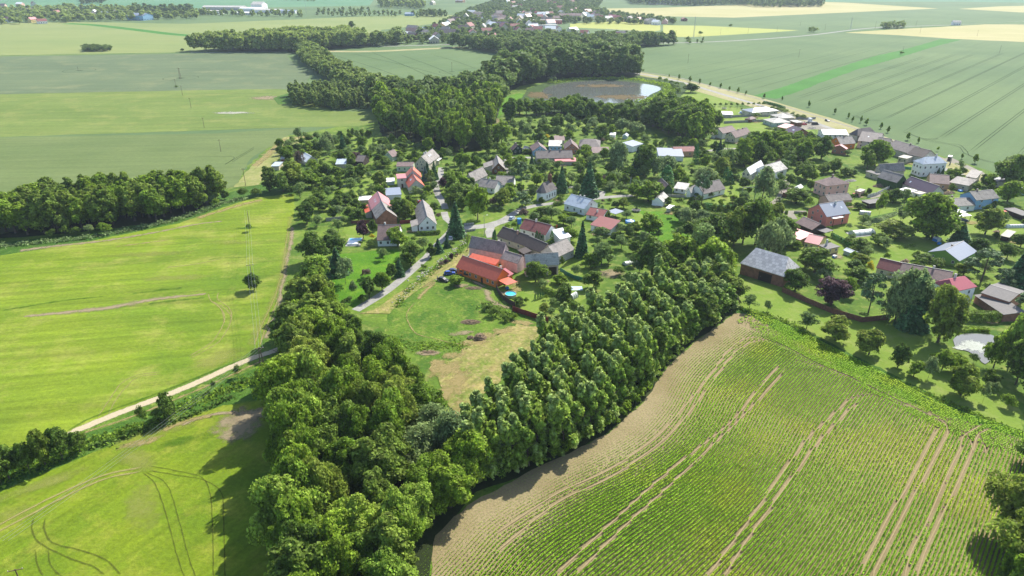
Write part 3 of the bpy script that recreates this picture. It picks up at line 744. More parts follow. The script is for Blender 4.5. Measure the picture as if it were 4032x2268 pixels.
NAME = {'r': 'broadleaf_tree', 'd': 'dark_broadleaf_tree', 'l': 'lime_green_tree', 'o': 'oak_tree', 'w': 'willow_tree', 'a': 'alder_tree', 'p': 'poplar_tree', 's': 'spruce_tree', 'b': 'blue_spruce',
        'n': 'pine_tree', 't': 'thuja_tree', 'm': 'copper_beech', 'y': 'yellow_shrub', 'u': 'shrub', 'h': 'shrub', 'g': 'fruit_tree', 'f': 'far_tree', 'k': 'dry_shrub', 'v': 'willow_shrub', 'c': 'slim_broadleaf_tree', 'x': 'spreading_broadleaf_tree'}  # dark, slim and spreading broadleaf trees, species not identified
ADJ = {'r': 'mid green round-crowned tree', 'd': 'dark green bushy tree', 'l': 'bright lime green tree', 'o': 'yellowish green oak', 'w': 'pale drooping willow', 'a': 'slim dark alder',
       'p': 'light green poplar', 's': 'dark pointed spruce', 'b': 'blue-grey spruce', 'n': 'open greyish pine', 't': 'narrow dark thuja column', 'm': 'dark purple leaved tree', 'y': 'golden yellow shrub',
       'u': 'dark green shrub', 'h': 'fresh green shrub', 'g': 'small grey-green fruit tree', 'f': 'hazy tree', 'k': 'brown dry shrub', 'v': 'silvery willow shrub', 'c': 'tall green tree', 'x': 'spreading green tree'}
QN = {'round': (6000, .46), 'tall': (5000, .46), 'poplar': (4200, .44), 'spruce': (3600, .44), 'pine': (2000, .45), 'thuja': (900, .32), 'willow': (4500, .42), 'fruit': (2400, .44), 'far': (480, 1.05), 'bush': (2400, .5)}
_cm, _tm = {}, {}
def crown_mesh(k, var, lod):
    key = (k, var, lod)
    if key not in _cm:
        sh = SHAPE[k]
        n, s = QN[sh]
        if lod == 2: n, s = int(n * 2.4), s * 0.66
        if lod == 0: n, s = int(n * .3), s * 1.75
        rs, P, N = crown_pts(sh, ord(k) * 31 + var * 7 + 1, n)
        V = leaf_quads(rs, P, N, s, 1.0 if sh != 'willow' else 1.5)
        _cm[key] = V
    return _cm[key]
_mm = {}
def tree_meshes(k, var, lod, whole):
    key = (k, var, lod, whole)
    if key not in _mm:
        V = crown_mesh(k, var, lod)
        mat = M[LEAFM.get(k, 'lf_' + k)]
        tr = trunk_mb(10, {'thuja': .1, 'bush': .1, 'fruit': .22, 'pine': .2, 'poplar': .16}.get(SHAPE[k], .26), SHAPE[k], var + 5)
        if whole: _mm[key] = (quads_mesh(NAME[k], V, [mat, M['bark']], tr), None)
        else:
            me = bpy.data.meshes.new('trunk'); me.from_pydata(tr.v, [], tr.f); me.materials.append(M['bark'])
            _mm[key] = (quads_mesh('crown', V, [mat]), me)
    return _mm[key]
ASP = {'round': .82, 'tall': .56, 'poplar': .5, 'spruce': .54, 'pine': .75, 'thuja': .26, 'willow': .85, 'fruit': .92, 'far': .72, 'bush': 1.16}
TREES = []
def tree(x, y, h, k, width=None, label=None, group=None, lod=1, parts=None):
    var = rnd.randrange(3 if SHAPE[k] in ('spruce', 'thuja', 'pine', 'far') else 5)
    if parts is None: parts = h * F_PX / math.hypot(y, CAM_H) > 95 and SHAPE[k] not in ('bush', 'thuja')
    sx = (width / (ASP[SHAPE[k]] * 10)) if width else h / 10 * rnd.uniform(.9, 1.12)
    sc = (sx, sx * rnd.uniform(.92, 1.08), h / 10)
    rz = rnd.uniform(-.5, .5) if SHAPE[k] == 'poplar' else rnd.uniform(0, 6.28)
    cr, tr = tree_meshes(k, var, lod, not parts)
    if parts:
        o = empty(NAME[k], (x, y, 0), rz)
        if k == 'p': o.rotation_euler = (rnd.uniform(-.06, .06), -.07 + rnd.uniform(-.06, .05), rz)
        o.scale = sc
        for nm, me in (('crown', cr), ('trunk', tr)):
            c = bpy.data.objects.new(nm, me); COL.objects.link(c); c.parent = o
    else:
        o = bpy.data.objects.new(NAME[k], cr); COL.objects.link(o)
        o.location = (x, y, 0); o.rotation_euler = (0, 0, rz); o.scale = sc
    tag(o, label, {'shrub': 'shrub', 'yellow_shrub': 'shrub', 'dry_shrub': 'shrub', 'willow_shrub': 'shrub'}.get(NAME[k], 'tree'), group)
    TREES.append((o, x, y, h, k))
    return o
def in_poly(x, y, P):
    c = False
    j = len(P) - 1
    for i in range(len(P)):
        if (P[i][1] > y) != (P[j][1] > y) and x < (P[j][0] - P[i][0]) * (y - P[i][1]) / (P[j][1] - P[i][1]) + P[i][0]: c = not c
        j = i
    return c
def scatter(P, d, seed, tries=30, avoid=None):
    """evenly loose points in a polygon, at least d apart"""
    r = random.Random(seed)
    xs = [p[0] for p in P]; ys = [p[1] for p in P]
    area = (max(xs) - min(xs)) * (max(ys) - min(ys))
    out, grid = [], {}
    for _ in range(int(area / (d * d) * 6)):
        x, y = r.uniform(min(xs), max(xs)), r.uniform(min(ys), max(ys))
        if not in_poly(x, y, P): continue
        gx, gy = int(x // d), int(y // d)
        if any((x - a) ** 2 + (y - b) ** 2 < d * d for i in (-1, 0, 1) for j in (-1, 0, 1) for a, b in grid.get((gx + i, gy + j), ())): continue
        grid.setdefault((gx, gy), []).append((x, y))
        out.append((x, y))
    out.sort(key=lambda p: p[1])
    return out
def wood(view, poly, d, hr, kinds, label, group, lod=1, seed=1, parts=None, wk=1.0):
    P = Wl(view, poly)
    for i, (x, y) in enumerate(scatter(P, d, seed)):
        k = kinds[rnd.randrange(len(kinds))]
        h = rnd.uniform(*hr) * {'w': .85, 'u': .35, 'h': .3, 'v': .4}.get(k, 1)
        tree(x, y, h, k, ASP[SHAPE[k]] * h * wk * rnd.uniform(.9, 1.15), label, group, lod, parts)
def merged_wood(name, pts, hr, kinds, label, lod=0, kind='stuff', cat='trees', wide=1.0):
    """a far-off wood that reads as one mass"""
    Vs = []
    for (x, y) in pts:
        k = kinds[rnd.randrange(len(kinds))]
        V = crown_mesh(k, rnd.randrange(3), lod)
        h = rnd.uniform(*hr) / 10; s = h * rnd.uniform(.9, 1.3) * wide; a = rnd.uniform(0, 6.28)
        R = np.array([[math.cos(a) * s, math.sin(a) * s, 0], [-math.sin(a) * s, math.cos(a) * s, 0], [0, 0, h]])
        Vs.append(V @ R + np.array([x, y, 0]))
    me = quads_mesh(name, np.concatenate(Vs), [M['lf_f']])
    o = bpy.data.objects.new(name, me); COL.objects.link(o)
    tag(o, label, cat, None, kind)
    return o
# ---- foreground wood: big mixed trees (base areas)
FG = Wl('v', [(760, 2000), (745, 1449), (735, 1250), (725, 1100), (720, 1010), (740, 950), (800, 900), (880, 910), (960, 960), (1040, 1070), (1130, 1130), (1175, 1235), (1095, 1335), (1070, 1449), (1010, 2000)])
rnd.seed(11)
for (x, y) in scatter(FG, 6.0, 5):
    px, py = PX(x, y); vx, vy = px / 1.5652, py / 1.5652
    if vy < 1010 and vx < 930: k = rnd.choice('oarl' if vy < 1000 else 'oarr')
    elif vx > 1030 and vy < 1250: k = rnd.choice('wdar')
    elif vy > 1500 and vx < 1000: k = rnd.choice('rlraol')
    else: k = rnd.choice('rrdaxlcoxl')
    h = rnd.uniform(15, 19)
    if vx > 1040: h *= .78
    if vx < 820: h += 2.2
    if vy > 1750: h *= .9
    where = ('by the ditch end' if vx < 850 else 'above the maize edge') if vy > 1300 else ('near the dirt track' if vx < 900 else 'facing the rough meadow')
    tree(x, y, h, k, None if k == 'a' else rnd.uniform(8.5, 12), 'tall %s in the foreground wood %s' % (ADJ[k], where), 'trees of the foreground wood', 2, True)
for (a, b, h, wd, k) in ((745, 1395, 19.5, 12, 'l'), (800, 1010, 18, 13, 'o'), (860, 1085, 18, 12, 'r'), (730, 1030, 9, 8, 'd'), (745, 1120, 12, 8, 'r'), (740, 1200, 11, 7, 'r'),
                         (745, 860, 14, 12, 'a'), (790, 890, 15, 12, 'x'), (940, 960, 13, 7, 'd'), (900, 900, 10, 6, 'd'), (970, 1000, 10, 6, 's'), (1090, 1140, 9, 10, 'w'), (1120, 1240, 9, 9, 'w'), (1040, 1000, 10, 8, 'x'),
                         (845, 820, 9, 7, 'r'), (715, 1330, 9, 6, 'r'), (720, 1449, 8, 5, 'r'), (1010, 1400, 15, 9, 'x'), (930, 1480, 14, 9, 'l')):
    x, y = W('v', a, b)
    tree(x, y, h, k, wd, '%s %s standing out in the foreground wood' % ('tall' if h > 14 else 'lower', ADJ[k]), 'trees of the foreground wood', 2, True)
for (x, y) in smooth_line(Wl('v', [(752, 1130), (756, 1230), (762, 1340), (770, 1450), (790, 1620), (800, 1900)]), 4.2):  # rim row added to close up the wood's cast shadow on the field
    k = rnd.choice('rxdc'); tree(x + rnd.uniform(-.8, .8), y, rnd.uniform(16, 20), k, rnd.uniform(7, 9), 'tall %s at the left rim of the foreground wood' % ADJ[k], 'trees of the foreground wood', 2, True)
# ---- belt going up the left of the lane
for (a, top, base, wd, k) in ((790, 585, 660, 70, 'd'), (840, 590, 650, 60, 'd'), (800, 640, 725, 85, 'l'), (850, 625, 690, 55, 's'), (870, 650, 715, 60, 'v'), (770, 700, 790, 80, 'a'), (810, 690, 775, 70, 'o'), (750, 700, 770, 60, 'o'),
                              (740, 760, 850, 70, 'x'), (790, 740, 850, 100, 'a'), (850, 760, 830, 60, 'r'), (880, 790, 850, 60, 'd'), (830, 720, 790, 50, 'h'), (720, 800, 880, 60, 'd'), (760, 800, 890, 80, 'x'), (900, 800, 880, 50, 'r')):
    x, y = W('v', a, base)
    y2 = y
    d = y * CT + CAM_H * ST
    h = (base - top) * 1.5652 / F_PX * d / math.cos(math.atan2(CAM_H, y))
    tree(x, y, h, k, wd * 1.5652 / F_PX * d, '%s in the belt between the barley field and the lane' % ADJ[k], 'trees of the belt by the lane', 1, True)
# ---- poplar plantation
PP = Wl('v', [(1205, 1115), (1290, 1050), (1395, 915), (1540, 815), (1660, 745), (1830, 705), (1850, 765), (1735, 855), (1660, 920), (1610, 998), (1520, 1078), (1415, 1138), (1235, 1210), (1195, 1220)])
rnd.seed(12)
for (x, y) in scatter(PP, 3.5, 9):
    px, py = PX(x, y); vx = px / 1.5652
    dark = vx > 1640 and rnd.random() < .55
    k = 'a' if dark and rnd.random() < .5 else 'p'
    h = rnd.triangular(11, 17, 15) * (0.85 if vx > 1700 else 1) + (1.5 if py > 1400 else 0)
    if k == 'a': h *= .9
    tree(x, y, h, k, rnd.uniform(6.2, 8.8), ('slim dark alder at the far end of the poplar plantation' if k == 'a' else 'wind-swept light green poplar in the plantation above the maize'), 'poplars of the plantation' if k == 'p' else 'alders of the plantation', 1, True)
# undergrowth line along the field edge
for i, (x, y) in enumerate(smooth_line(Wl('v', [(1110, 1320), (1190, 1240), (1330, 1185), (1440, 1145), (1540, 1085), (1620, 1010), (1680, 925), (1755, 855), (1840, 785)]), 3.2)):
    tree(x - 1.2, y + 1.2, rnd.uniform(2.2, 4.5), rnd.choice('uh'), rnd.uniform(3, 4.5), 'leafy undergrowth bush at the foot of the trees along the maize soil', 'bushes along the maize edge', 0, False)
# ---- left alder wood
rnd.seed(13)
wood('l1', [(-260, 740), (0, 715), (400, 690), (900, 635), (1350, 575), (1650, 490), (1900, 400), (1870, 385), (1600, 410), (1250, 440), (900, 450), (600, 500), (0, 620), (-260, 660)], 4.6, (14, 18.5), 'aaaarac', 'slim dark alder in the narrow wood between the left fields', 'trees of the narrow left wood', 1, 21, True)
for (a, b, h, k) in ((450, 720, 4, 'u'), (560, 705, 4.5, 'u'), (650, 700, 4, 'u'), (760, 690, 4.5, 'v'), (885, 685, 5, 'h'), (1780, 440, 5, 'v'), (1830, 455, 4, 'h'), (2060, 380, 5, 'u'), (2170, 375, 4.5, 'u'), (1900, 400, 5, 'd')):
    x, y = W('l1', a, b); tree(x, y, h, k, None, '%s on the reedy edge of the narrow left wood' % ADJ[k], 'bushes by the narrow left wood')
# ---- central wood: nearest trees one by one, the rest as a mass
rnd.seed(14)
CW = Wl('v', [(935, 262), (1000, 248), (1120, 255), (1200, 238), (1280, 196), (1400, 180), (1500, 172), (1595, 182), (1605, 192), (1560, 196), (1440, 197), (1370, 204), (1310, 215), (1262, 240), (1245, 300), (1236, 355), (1205, 375), (1130, 380), (1065, 362), (1020, 348), (965, 338), (955, 300)])
pts = scatter(CW, 7.0, 31)
pts.sort(key=lambda p: math.hypot(p[0], p[1]))
for (x, y) in pts[:130]:
    k = rnd.choice('raradxcraw' if y > 480 else 'rdaxdc'); h = rnd.uniform(16, 22)
    tree(x, y, h, k, rnd.uniform(8, 12) if k not in 'ac' else rnd.uniform(7, 10), '%s in the big wood behind the village' % ADJ[k], 'trees of the big wood', 0 if y > 520 else 1, False)
if pts[130:]: merged_wood('wood', [p for p in pts[130:] if p[1] < 640], (15, 23), 'ara', 'middle part of the big dark wood behind the village', 0)
merged_wood('wood', [p for p in pts[130:] if p[1] >= 640], (21, 31), 'ara', 'far half of the big dark wood running up to the pond', 0)
BELT = [((745, 128), (790, 135), (850, 175), (900, 205), (960, 225), (1010, 245), (990, 262), (930, 255), (870, 225), (800, 190), (770, 165)), ((732, 240), (860, 232), (930, 240), (925, 272), (850, 276), (742, 268))]
merged_wood('wood', scatter(Wl('v', BELT[0]), 6.5, 3), (12, 17), 'ra', 'curved belt of trees leading from the railway to the big wood', 0)
merged_wood('wood', scatter(Wl('v', BELT[1]), 4.5, 4), (10, 13), 'ap', 'dense dark young plantation at the corner of the big wood', 0)
merged_wood('wood', scatter(Wl('v', [(1120, 118), (1300, 112), (1450, 120), (1560, 112), (1700, 112), (1600, 122), (1500, 160), (1400, 150), (1300, 146), (1230, 132)]), 8, 5), (13, 20), 'ra', 'hazy trees along the railway above the wood', 0)
merged_wood('wood', scatter(Wl('v', [(468, 129), (600, 118), (740, 108), (850, 105), (920, 108), (920, 118), (745, 131), (620, 131)]), 7, 6), (19, 25), 'ara', 'tall dark belt of poplars beyond the wheat fields', 0)
merged_wood('wood', scatter(Wl('v', [(850, 112), (960, 106), (1005, 100), (1010, 112), (900, 120)]), 9, 7), (12, 20), 'ra', 'broken tree line left of the distant town', 0)
merged_wood('shrub_clump', scatter(Wl('v', [(212, 131), (278, 129), (280, 124), (215, 124)]), 4, 7), (5, 8), 'du', 'lone dark clump of bushes on the margin of the pale field', 0, None, 'shrubs')
merged_wood('wood', scatter(Wl('t4', [(-200, 30), (180, 42), (560, 38), (700, 52), (1150, 48), (1050, 20), (640, 0), (-250, -20)]), 13, 8), (14, 24), 'fa', 'blue hazy wood at the top right behind the pale field', 0)
# ---- trees by the pond
rnd.seed(15)
wood('p2', [(800, 335), (1130, 325), (1130, 350), (960, 370), (800, 365)], 5.5, (10.5, 13), 'dr', 'dark green bushy tree in the row in front of the pond', 'trees lining the pond')
wood('p2', [(1180, 330), (1330, 310), (1500, 330), (1520, 390), (1330, 400), (1190, 360)], 6, (11, 14), 'drw', 'bushy tree in the middle row in front of the pond', 'trees lining the pond')
wood('p2', [(1520, 340), (1750, 370), (1950, 380), (2010, 450), (1850, 455), (1650, 430), (1500, 400)], 6.5, (10.5, 13.5), 'rdwd', 'bushy tree in the right row in front of the pond', 'trees lining the pond')
wood('p2', [(2010, 420), (2120, 400), (2300, 400), (2520, 480), (2540, 620), (2440, 640), (2250, 560), (2040, 490)], 6.5, (17, 21), 'ddc', 'tall very dark tree in the clump right of the pond', 'dark clump right of the pond')
for (v, a, top, base, wd, k, lb) in (('p2', 725, 210, 420, 150, 'd', 'dark round tree left of the pond-side row'), ('c3', 450, 130, 370, 200, 'x', 'round green tree at the edge of the dark clump'),
        ('t4', 215, 590, 655, 95, 'd', 'dark bush between the pond reeds and the main road'), ('t2', 455, 270, 362, 105, 'd', 'lone round tree in the pale field before the town'),
        ('t4', 1705, 362, 388, 34, 'u', 'lone dark bush on the bright green strip'), ('t4', 494, 170, 196, 26, 'u', 'lone dark bush in the far grey field'), ('t4', 285, 220, 252, 36, 'u', 'dark bush beside the tall pylon in the lemon field'),
        ('t1', 1332, 645, 662, 30, 'u', 'low bush at the foot of the pole in the wheat'), ('t1', 1378, 365, 392, 30, 'u', 'small bush at the left foot of the tall belt'),
        ('l1', 2110, 600, 668, 60, 'h', 'bush at the foot of the pole in the barley field'), ('l1', 2150, 1020, 1165, 125, 'd', 'round dark bush under the wooden pole by the dirt track'),
        ('l2', 1273, 320, 385, 45, 'h', 'small bush near the brown pole on the weed strip'), ('l2', 1143, 405, 460, 30, 'u', 'tiny bush in the middle of the weed strip'), ('l2', 900, 480, 610, 110, 'd', 'dark bushy tree in the weed strip'),
        ('l2', 775, 540, 650, 60, 'u', 'dark shrub left of the bushy tree in the weed strip'), ('l2', 840, 560, 620, 90, 'u', 'low shrub beside the bushy tree in the weed strip'), ('l2', 50, 770, 930, 140, 'd', 'dark tree on the left end of the weed strip clump'),
        ('l2', 160, 740, 890, 100, 'd', 'dark tree second from the left in the strip clump'), ('l2', 245, 670, 860, 120, 'o', 'yellowish tree in the weed strip clump'), ('l2', 335, 660, 825, 110, 'd', 'dark green tree right of the yellowish one'),
        ('l2', 430, 680, 790, 90, 'd', 'dark tree at the right end of the strip clump'), ('l2', 10, 830, 960, 120, 'u', 'dark shrub at the left picture edge of the strip'),
        ('l4', 930, 70, 145, 75, 'g', 'double-headed fruit tree at the upper end of the orchard strip'), ('l4', 1018, 105, 155, 38, 'g', 'smallest round fruit tree in the orchard strip'), ('l4', 1210, 160, 240, 85, 'g', 'grey-green fruit tree in the middle of the orchard strip'),
        ('l4', 1350, 180, 295, 140, 'o', 'dark spreading fruit tree with a bare patch beneath'), ('l4', 1515, 245, 365, 130, 'o', 'dark leaning fruit tree below the spreading one'), ('l4', 1655, 310, 430, 90, 'd', 'ivy-covered fruit tree low in the orchard strip'),
        ('l5', 880, 900, 1045, 150, 'x', 'green tree left of the silvery one above the maize'), ('l5', 1020, 860, 1060, 160, 'v', 'silvery grey willow above the maize corner'), ('l5', 1150, 790, 980, 180, 'x', 'fresh green tree left of the lily pond'),
        ('l5', 1290, 830, 990, 170, 'x', 'bright green tree just below the lily pond'), ('l5', 1330, 950, 1220, 290, 'o', 'dark round orchard tree below the lily pond'), ('l5', 1590, 980, 1130, 150, 'd', 'dark tree right of the orchard tree below the pond'),
        ('l5', 1540, 1110, 1280, 110, 'v', 'silvery shrub near the lower right maize edge'), ('l5', 1640, 1100, 1210, 120, 'v', 'second silvery shrub near the lower right maize edge'), ('l5', 1770, 1220, 1340, 150, 'h', 'light green shrub near the right picture edge'),
        ('l5', 1450, 830, 920, 100, 'u', 'dark shrub on the lower bank of the lily pond'), ('l5', 1780, 470, 960, 230, 'l', 'tall yellow-green tree right of the lily pond'), ('l5', 1850, 700, 1120, 280, 'd', 'tall dark tree at the right picture edge below the pond'),
        ('l5', 1640, 650, 960, 190, 'x', 'green tree leaning over the right bank of the lily pond'), ('l5', 1960, 560, 900, 200, 'd', 'dark tree on the right picture edge behind the pond'), ('l5', 1980, 900, 1250, 260, 'd', 'lowest dark tree on the right picture edge'),
        ('l5', 1110, 195, 720, 370, 'o', 'huge spreading lime tree beside the white house with red tin roof'), ('l5', 860, 100, 580, 300, 's', 'tall fir in front of the tiled farmhouse'), ('l5', 800, 30, 520, 370, 'w', 'big drooping willow hiding the tiled farmhouse'), ('l5', 700, 150, 520, 240, 'w', 'dark drooping willow at the fence corner'),
        ('l5', 450, 80, 440, 260, 'n', 'gnarled pine behind the brown fence'), ('l5', 1950, 230, 480, 250, 'n', 'dark pine in front of the grey barns')):
    x, y = W(v, a, base)
    s = VW[v][2]; d = y * CT + CAM_H * ST
    h = (base - top) / s / F_PX * d / math.cos(math.atan2(CAM_H, y))
    tree(x, y, h, k, wd / s / F_PX * d, lb, None, 1)
for (a, b, h, wd, k) in ((2150, 1210, 16, 12, 'o'), (2250, 1449, 20, 15, 'o'), (2330, 1250, 15, 10, 'o'), (2180, 1600, 15, 10, 'r'), (2260, 1700, 16, 9, 'x'), (2273, 1000, 8, 7, 'x'), (2240, 850, 7, 6, 'd')):
    x, y = W('l4', a + 60, b + 60)
    tree(x, y, h, k, wd, '%s at the lower right corner of the maize field' % ADJ[k], 'trees at the lower right corner', 2 if b > 1100 else 1)
# avenue saplings beside the main road
av = smooth_line(Wl('t4', [(62, 548), (210, 580), (425, 625), (605, 670), (735, 697), (862, 712), (1050, 758), (1235, 808), (1420, 868), (1560, 912)]) + Wl('c4', [(90, 290), (330, 365), (600, 450), (890, 560), (1040, 600)]), 11.5)
for i, (x, y) in enumerate(av[::1]):
    if rnd.random() < .93:
        h = rnd.uniform(3.4, 5.6)
        tree(x, y, h, 'c', h * rnd.uniform(.38, .55), 'young avenue tree planted beside the main road', 'young trees beside the main road', 0, False)
for (a, b) in ((1670, 830), (1860, 895)):
    x, y = W('c4', a, b); tree(x, y, 5.5 if a > 1700 else 3.5, 'c', 3 if a > 1700 else 1.6, 'young tree at the bus stop end of the main road' if a < 1700 else 'fuller young tree on the verge above the concrete yard')
# ================================================================= MAIZE: real plants in drilled rows
def build_maize():
    rs = np.random.RandomState(4)
    ang = math.radians(48.3)
    ds = np.array([math.cos(ang), math.sin(ang)]); dp = np.array([math.sin(ang), -math.cos(ang)])
    B = np.array(smooth_line(Wl('v', [(1000, 1440), (1095, 1345), (1175, 1270), (1320, 1190), (1530, 1090), (1620, 1010), (1680, 920), (1760, 850), (1850, 790)]), 3))
    bs, bp = B @ ds, B @ dp
    o = np.argsort(bs); bs, bp = bs[o], bp[o]
    head = np.array(Wl('v', [(1850, 784), (1885, 778), (2000, 828), (2200, 926), (2330, 996), (2430, 1040), (2576, 1088), (2900, 1200)]))
    hs, hp = head @ ds, head @ dp
    o = np.argsort(hp); hs, hp = hs[o], hp[o]
    P, S, T = [], [], []
    smin = 55.0
    pm = bp.mean()
    for k in range(0, 235):
        s = np.arange(smin, 240, 0.2) + rs.rand() * .3
        s = s + rs.uniform(-.07, .07, len(s))
        pb = np.interp(s, bs, bp)
        off = 1.2 + k * 0.76
        base = pm + off
        bend = (pb - pm) * math.exp(-(off / 42) ** 2)
        p = base + bend
        lim = np.interp(p, hp, hs)
        keep = (s < lim - 11.5 - 2.5 * np.sin(p * .05)) & (p > pb + 1.0)
        s, p = s[keep], p[keep]; pbk = pb[keep]
        dist = p - pbk
        n = np.sin(s * .045 + 1) * 2 + np.sin(s * .13 + p * .09) * 1.5
        vig = np.clip((dist - 3.0 + n * .6) / 14, 0.0, 1)
        xy = s[:, None] * ds + p[:, None] * dp + rs.normal(0, .03, (len(s), 2))
        m = rs.rand(len(s)) < 0.35 + 0.64 * vig ** .6
        P.append(xy[m]); S.append((0.15 + 0.50 * vig[m])); T.append(vig[m])
    # headland rows, parallel to the upper edge
    seg = np.array(smooth_line([tuple(p) for p in head], 0.36))
    tg = np.gradient(seg, axis=0); tg /= np.linalg.norm(tg, axis=1)[:, None]
    nr = np.stack([tg[:, 1], -tg[:, 0]], 1)   # inward (towards the camera)
    if nr[:, 1].mean() > 0: nr = -nr
    for k in range(15):
        xy = seg + nr * (0.9 + k * .76) + rs.normal(0, .06, seg.shape)
        ps = xy @ dp - np.interp(xy @ ds, bs, bp)
        m = (ps > 3) & (rs.rand(len(xy)) < np.clip((ps - 3) / 12, .2, .97))
        P.append(xy[m]); S.append(np.full(m.sum(), .66)); T.append(np.ones(m.sum()))
    P = np.concatenate(P); S = np.concatenate(S)
    # wheel tracks left by the sprayer
    lines = []
    def tk(pts, off=0):
        q = smooth_line(Wl('l4', pts), 2)
        lines.append(q)
        ribbon('wheel_track', q, .40, M['rut_soil'], 1.5, smooth=False)
    tk([(-300, 1240), (0, 1045), (250, 930), (480, 770), (600, 640), (720, 500), (820, 360), (890, 300), (960, 285)])
    tk([(-300, 1330), (0, 1090), (270, 960), (520, 780), (640, 650), (740, 520), (850, 370), (940, 310), (1010, 300)])
    tk([(960, 285), (1100, 330), (1250, 410), (1500, 520), (1700, 620), (1850, 680), (1900, 740), (1850, 850), (1700, 1120), (1540, 1430), (1530, 1480)])
    tk([(0, 1430), (250, 1200), (480, 990), (660, 845), (840, 700), (960, 560), (1070, 430)]); tk([(100, 1430), (330, 1200), (520, 1030), (700, 860), (860, 710), (990, 575), (1110, 435)])
    tk([(730, 1449), (870, 1260), (1000, 1080), (1200, 800), (1300, 700), (1420, 590)]); tk([(810, 1449), (930, 1260), (1060, 1080), (1250, 820), (1350, 710), (1450, 610)])
    tk([(1470, 1449), (1600, 1180), (1700, 1020), (1800, 830), (1855, 730)])
    tk([(1685, 1470), (1720, 1340), (1800, 1180), (1900, 950), (1960, 830), (1975, 770), (2070, 710)]); tk([(1745, 1470), (1790, 1330), (1870, 1160), (1970, 950), (2020, 830), (2010, 790), (1975, 750)])
    tk([(2110, 730), (2050, 760), (2030, 810), (2020, 850)]); tk([(2050, 770), (2080, 820), (2085, 860)])
    tk([(1160, 400), (1350, 450), (1550, 545), (1750, 640), (1900, 720)]); tk([(1420, 590), (1480, 570), (1560, 575), (1700, 630)])
    keep = np.ones(len(P), bool)
    for q in lines:
        q = np.array(q)
        for a, b in zip(q[:-1], q[1:]):
            ab = b - a; L2 = (ab ** 2).sum()
            box = (P[:, 0] > min(a[0], b[0]) - .6) & (P[:, 0] < max(a[0], b[0]) + .6) & (P[:, 1] > min(a[1], b[1]) - .6) & (P[:, 1] < max(a[1], b[1]) + .6)
            idx = np.nonzero(box)[0]
            if len(idx) == 0: continue
            t = np.clip(((P[idx] - a) @ ab) / L2, 0, 1)
            d = np.linalg.norm(P[idx] - (a + t[:, None] * ab), axis=1)
            keep[idx[d < .33]] = False
    P, S = P[keep], S[keep]
    Vs = []
    n = len(P)
    for j in range(5):
        a = rs.rand(n) * 6.283
        L = S * rs.uniform(.9, 1.12, n)
        w = L * .4
        dx, dy = np.cos(a), np.sin(a)
        b = np.stack([P[:, 0], P[:, 1], np.full(n, .03)], 1)
        side = np.stack([-dy * w * .5, dx * w * .5, np.zeros(n)], 1)
        mid = b + np.stack([dx * L * .22, dy * L * .22, L * .85], 1)
        tip = b + np.stack([dx * L * .42, dy * L * .42, L * .6], 1)
        Vs.append(np.stack([b, mid - side, tip, mid + side], 1).reshape(-1, 3))
    V = np.concatenate(Vs)
    mat = m_leaf('leaf_maize', G(0.25, 0.48, 0.02), G(0.32, 0.54, 0.025), G(0.46, 0.58, 0.03), trans=.35, isl=.35, clump=0)
    nt_ = mat.node_tree
    for nd in nt_.nodes:
        if nd.type == 'TEX_NOISE': nd.inputs['Scale'].default_value = 0.035
    me = quads_mesh('maize_plants', V, [mat])
    ob = bpy.data.objects.new('maize_crop', me); COL.objects.link(ob)
    tag(ob, 'young maize plants in long curving drilled rows on pale soil', 'maize', None, 'stuff')
    print('MAIZE', n)
build_maize()
# ================================================================= BUILDINGS
WL = {}
for nm, c, va in (('white', srgb(240, 240, 236, .9), .06), ('cream', srgb(232, 222, 190, .75), .08), ('grey', srgb(204, 198, 186, .85), .1), ('pink', srgb(234, 188, 172, .85), .06), ('palepink', srgb(224, 198, 192, .85), .14),
                  ('peach', srgb(222, 178, 140, .7), .08), ('orange', srgb(232, 134, 60, .85), .05), ('brick', srgb(150, 104, 84, .8), .2), ('red', srgb(224, 134, 120, .9), .06), ('blue', srgb(150, 194, 224, .75), .06),
                  ('palegreen', srgb(206, 222, 190, .75), .06), ('mint', srgb(196, 214, 204, .75), .05), ('green', srgb(136, 176, 74, .7), .05), ('darkgreen', srgb(30, 62, 36, .8), .1), ('yellow', srgb(232, 210, 140, .85), .06),
                  ('brown', srgb(150, 102, 74, .7), .08), ('darkwood', srgb(58, 44, 38, .8), .15), ('wood', srgb(120, 80, 56, .8), .15), ('terra', srgb(196, 132, 108, .7), .06), ('beige', srgb(206, 196, 170, .75), .12), ('ivy', srgb(50, 84, 34, .8), .3), ('beigewood', srgb(180, 160, 130, .7), .1)):
    WL[nm] = m_plain('wall_' + nm, c, 0.9, 0, va, 0.9)
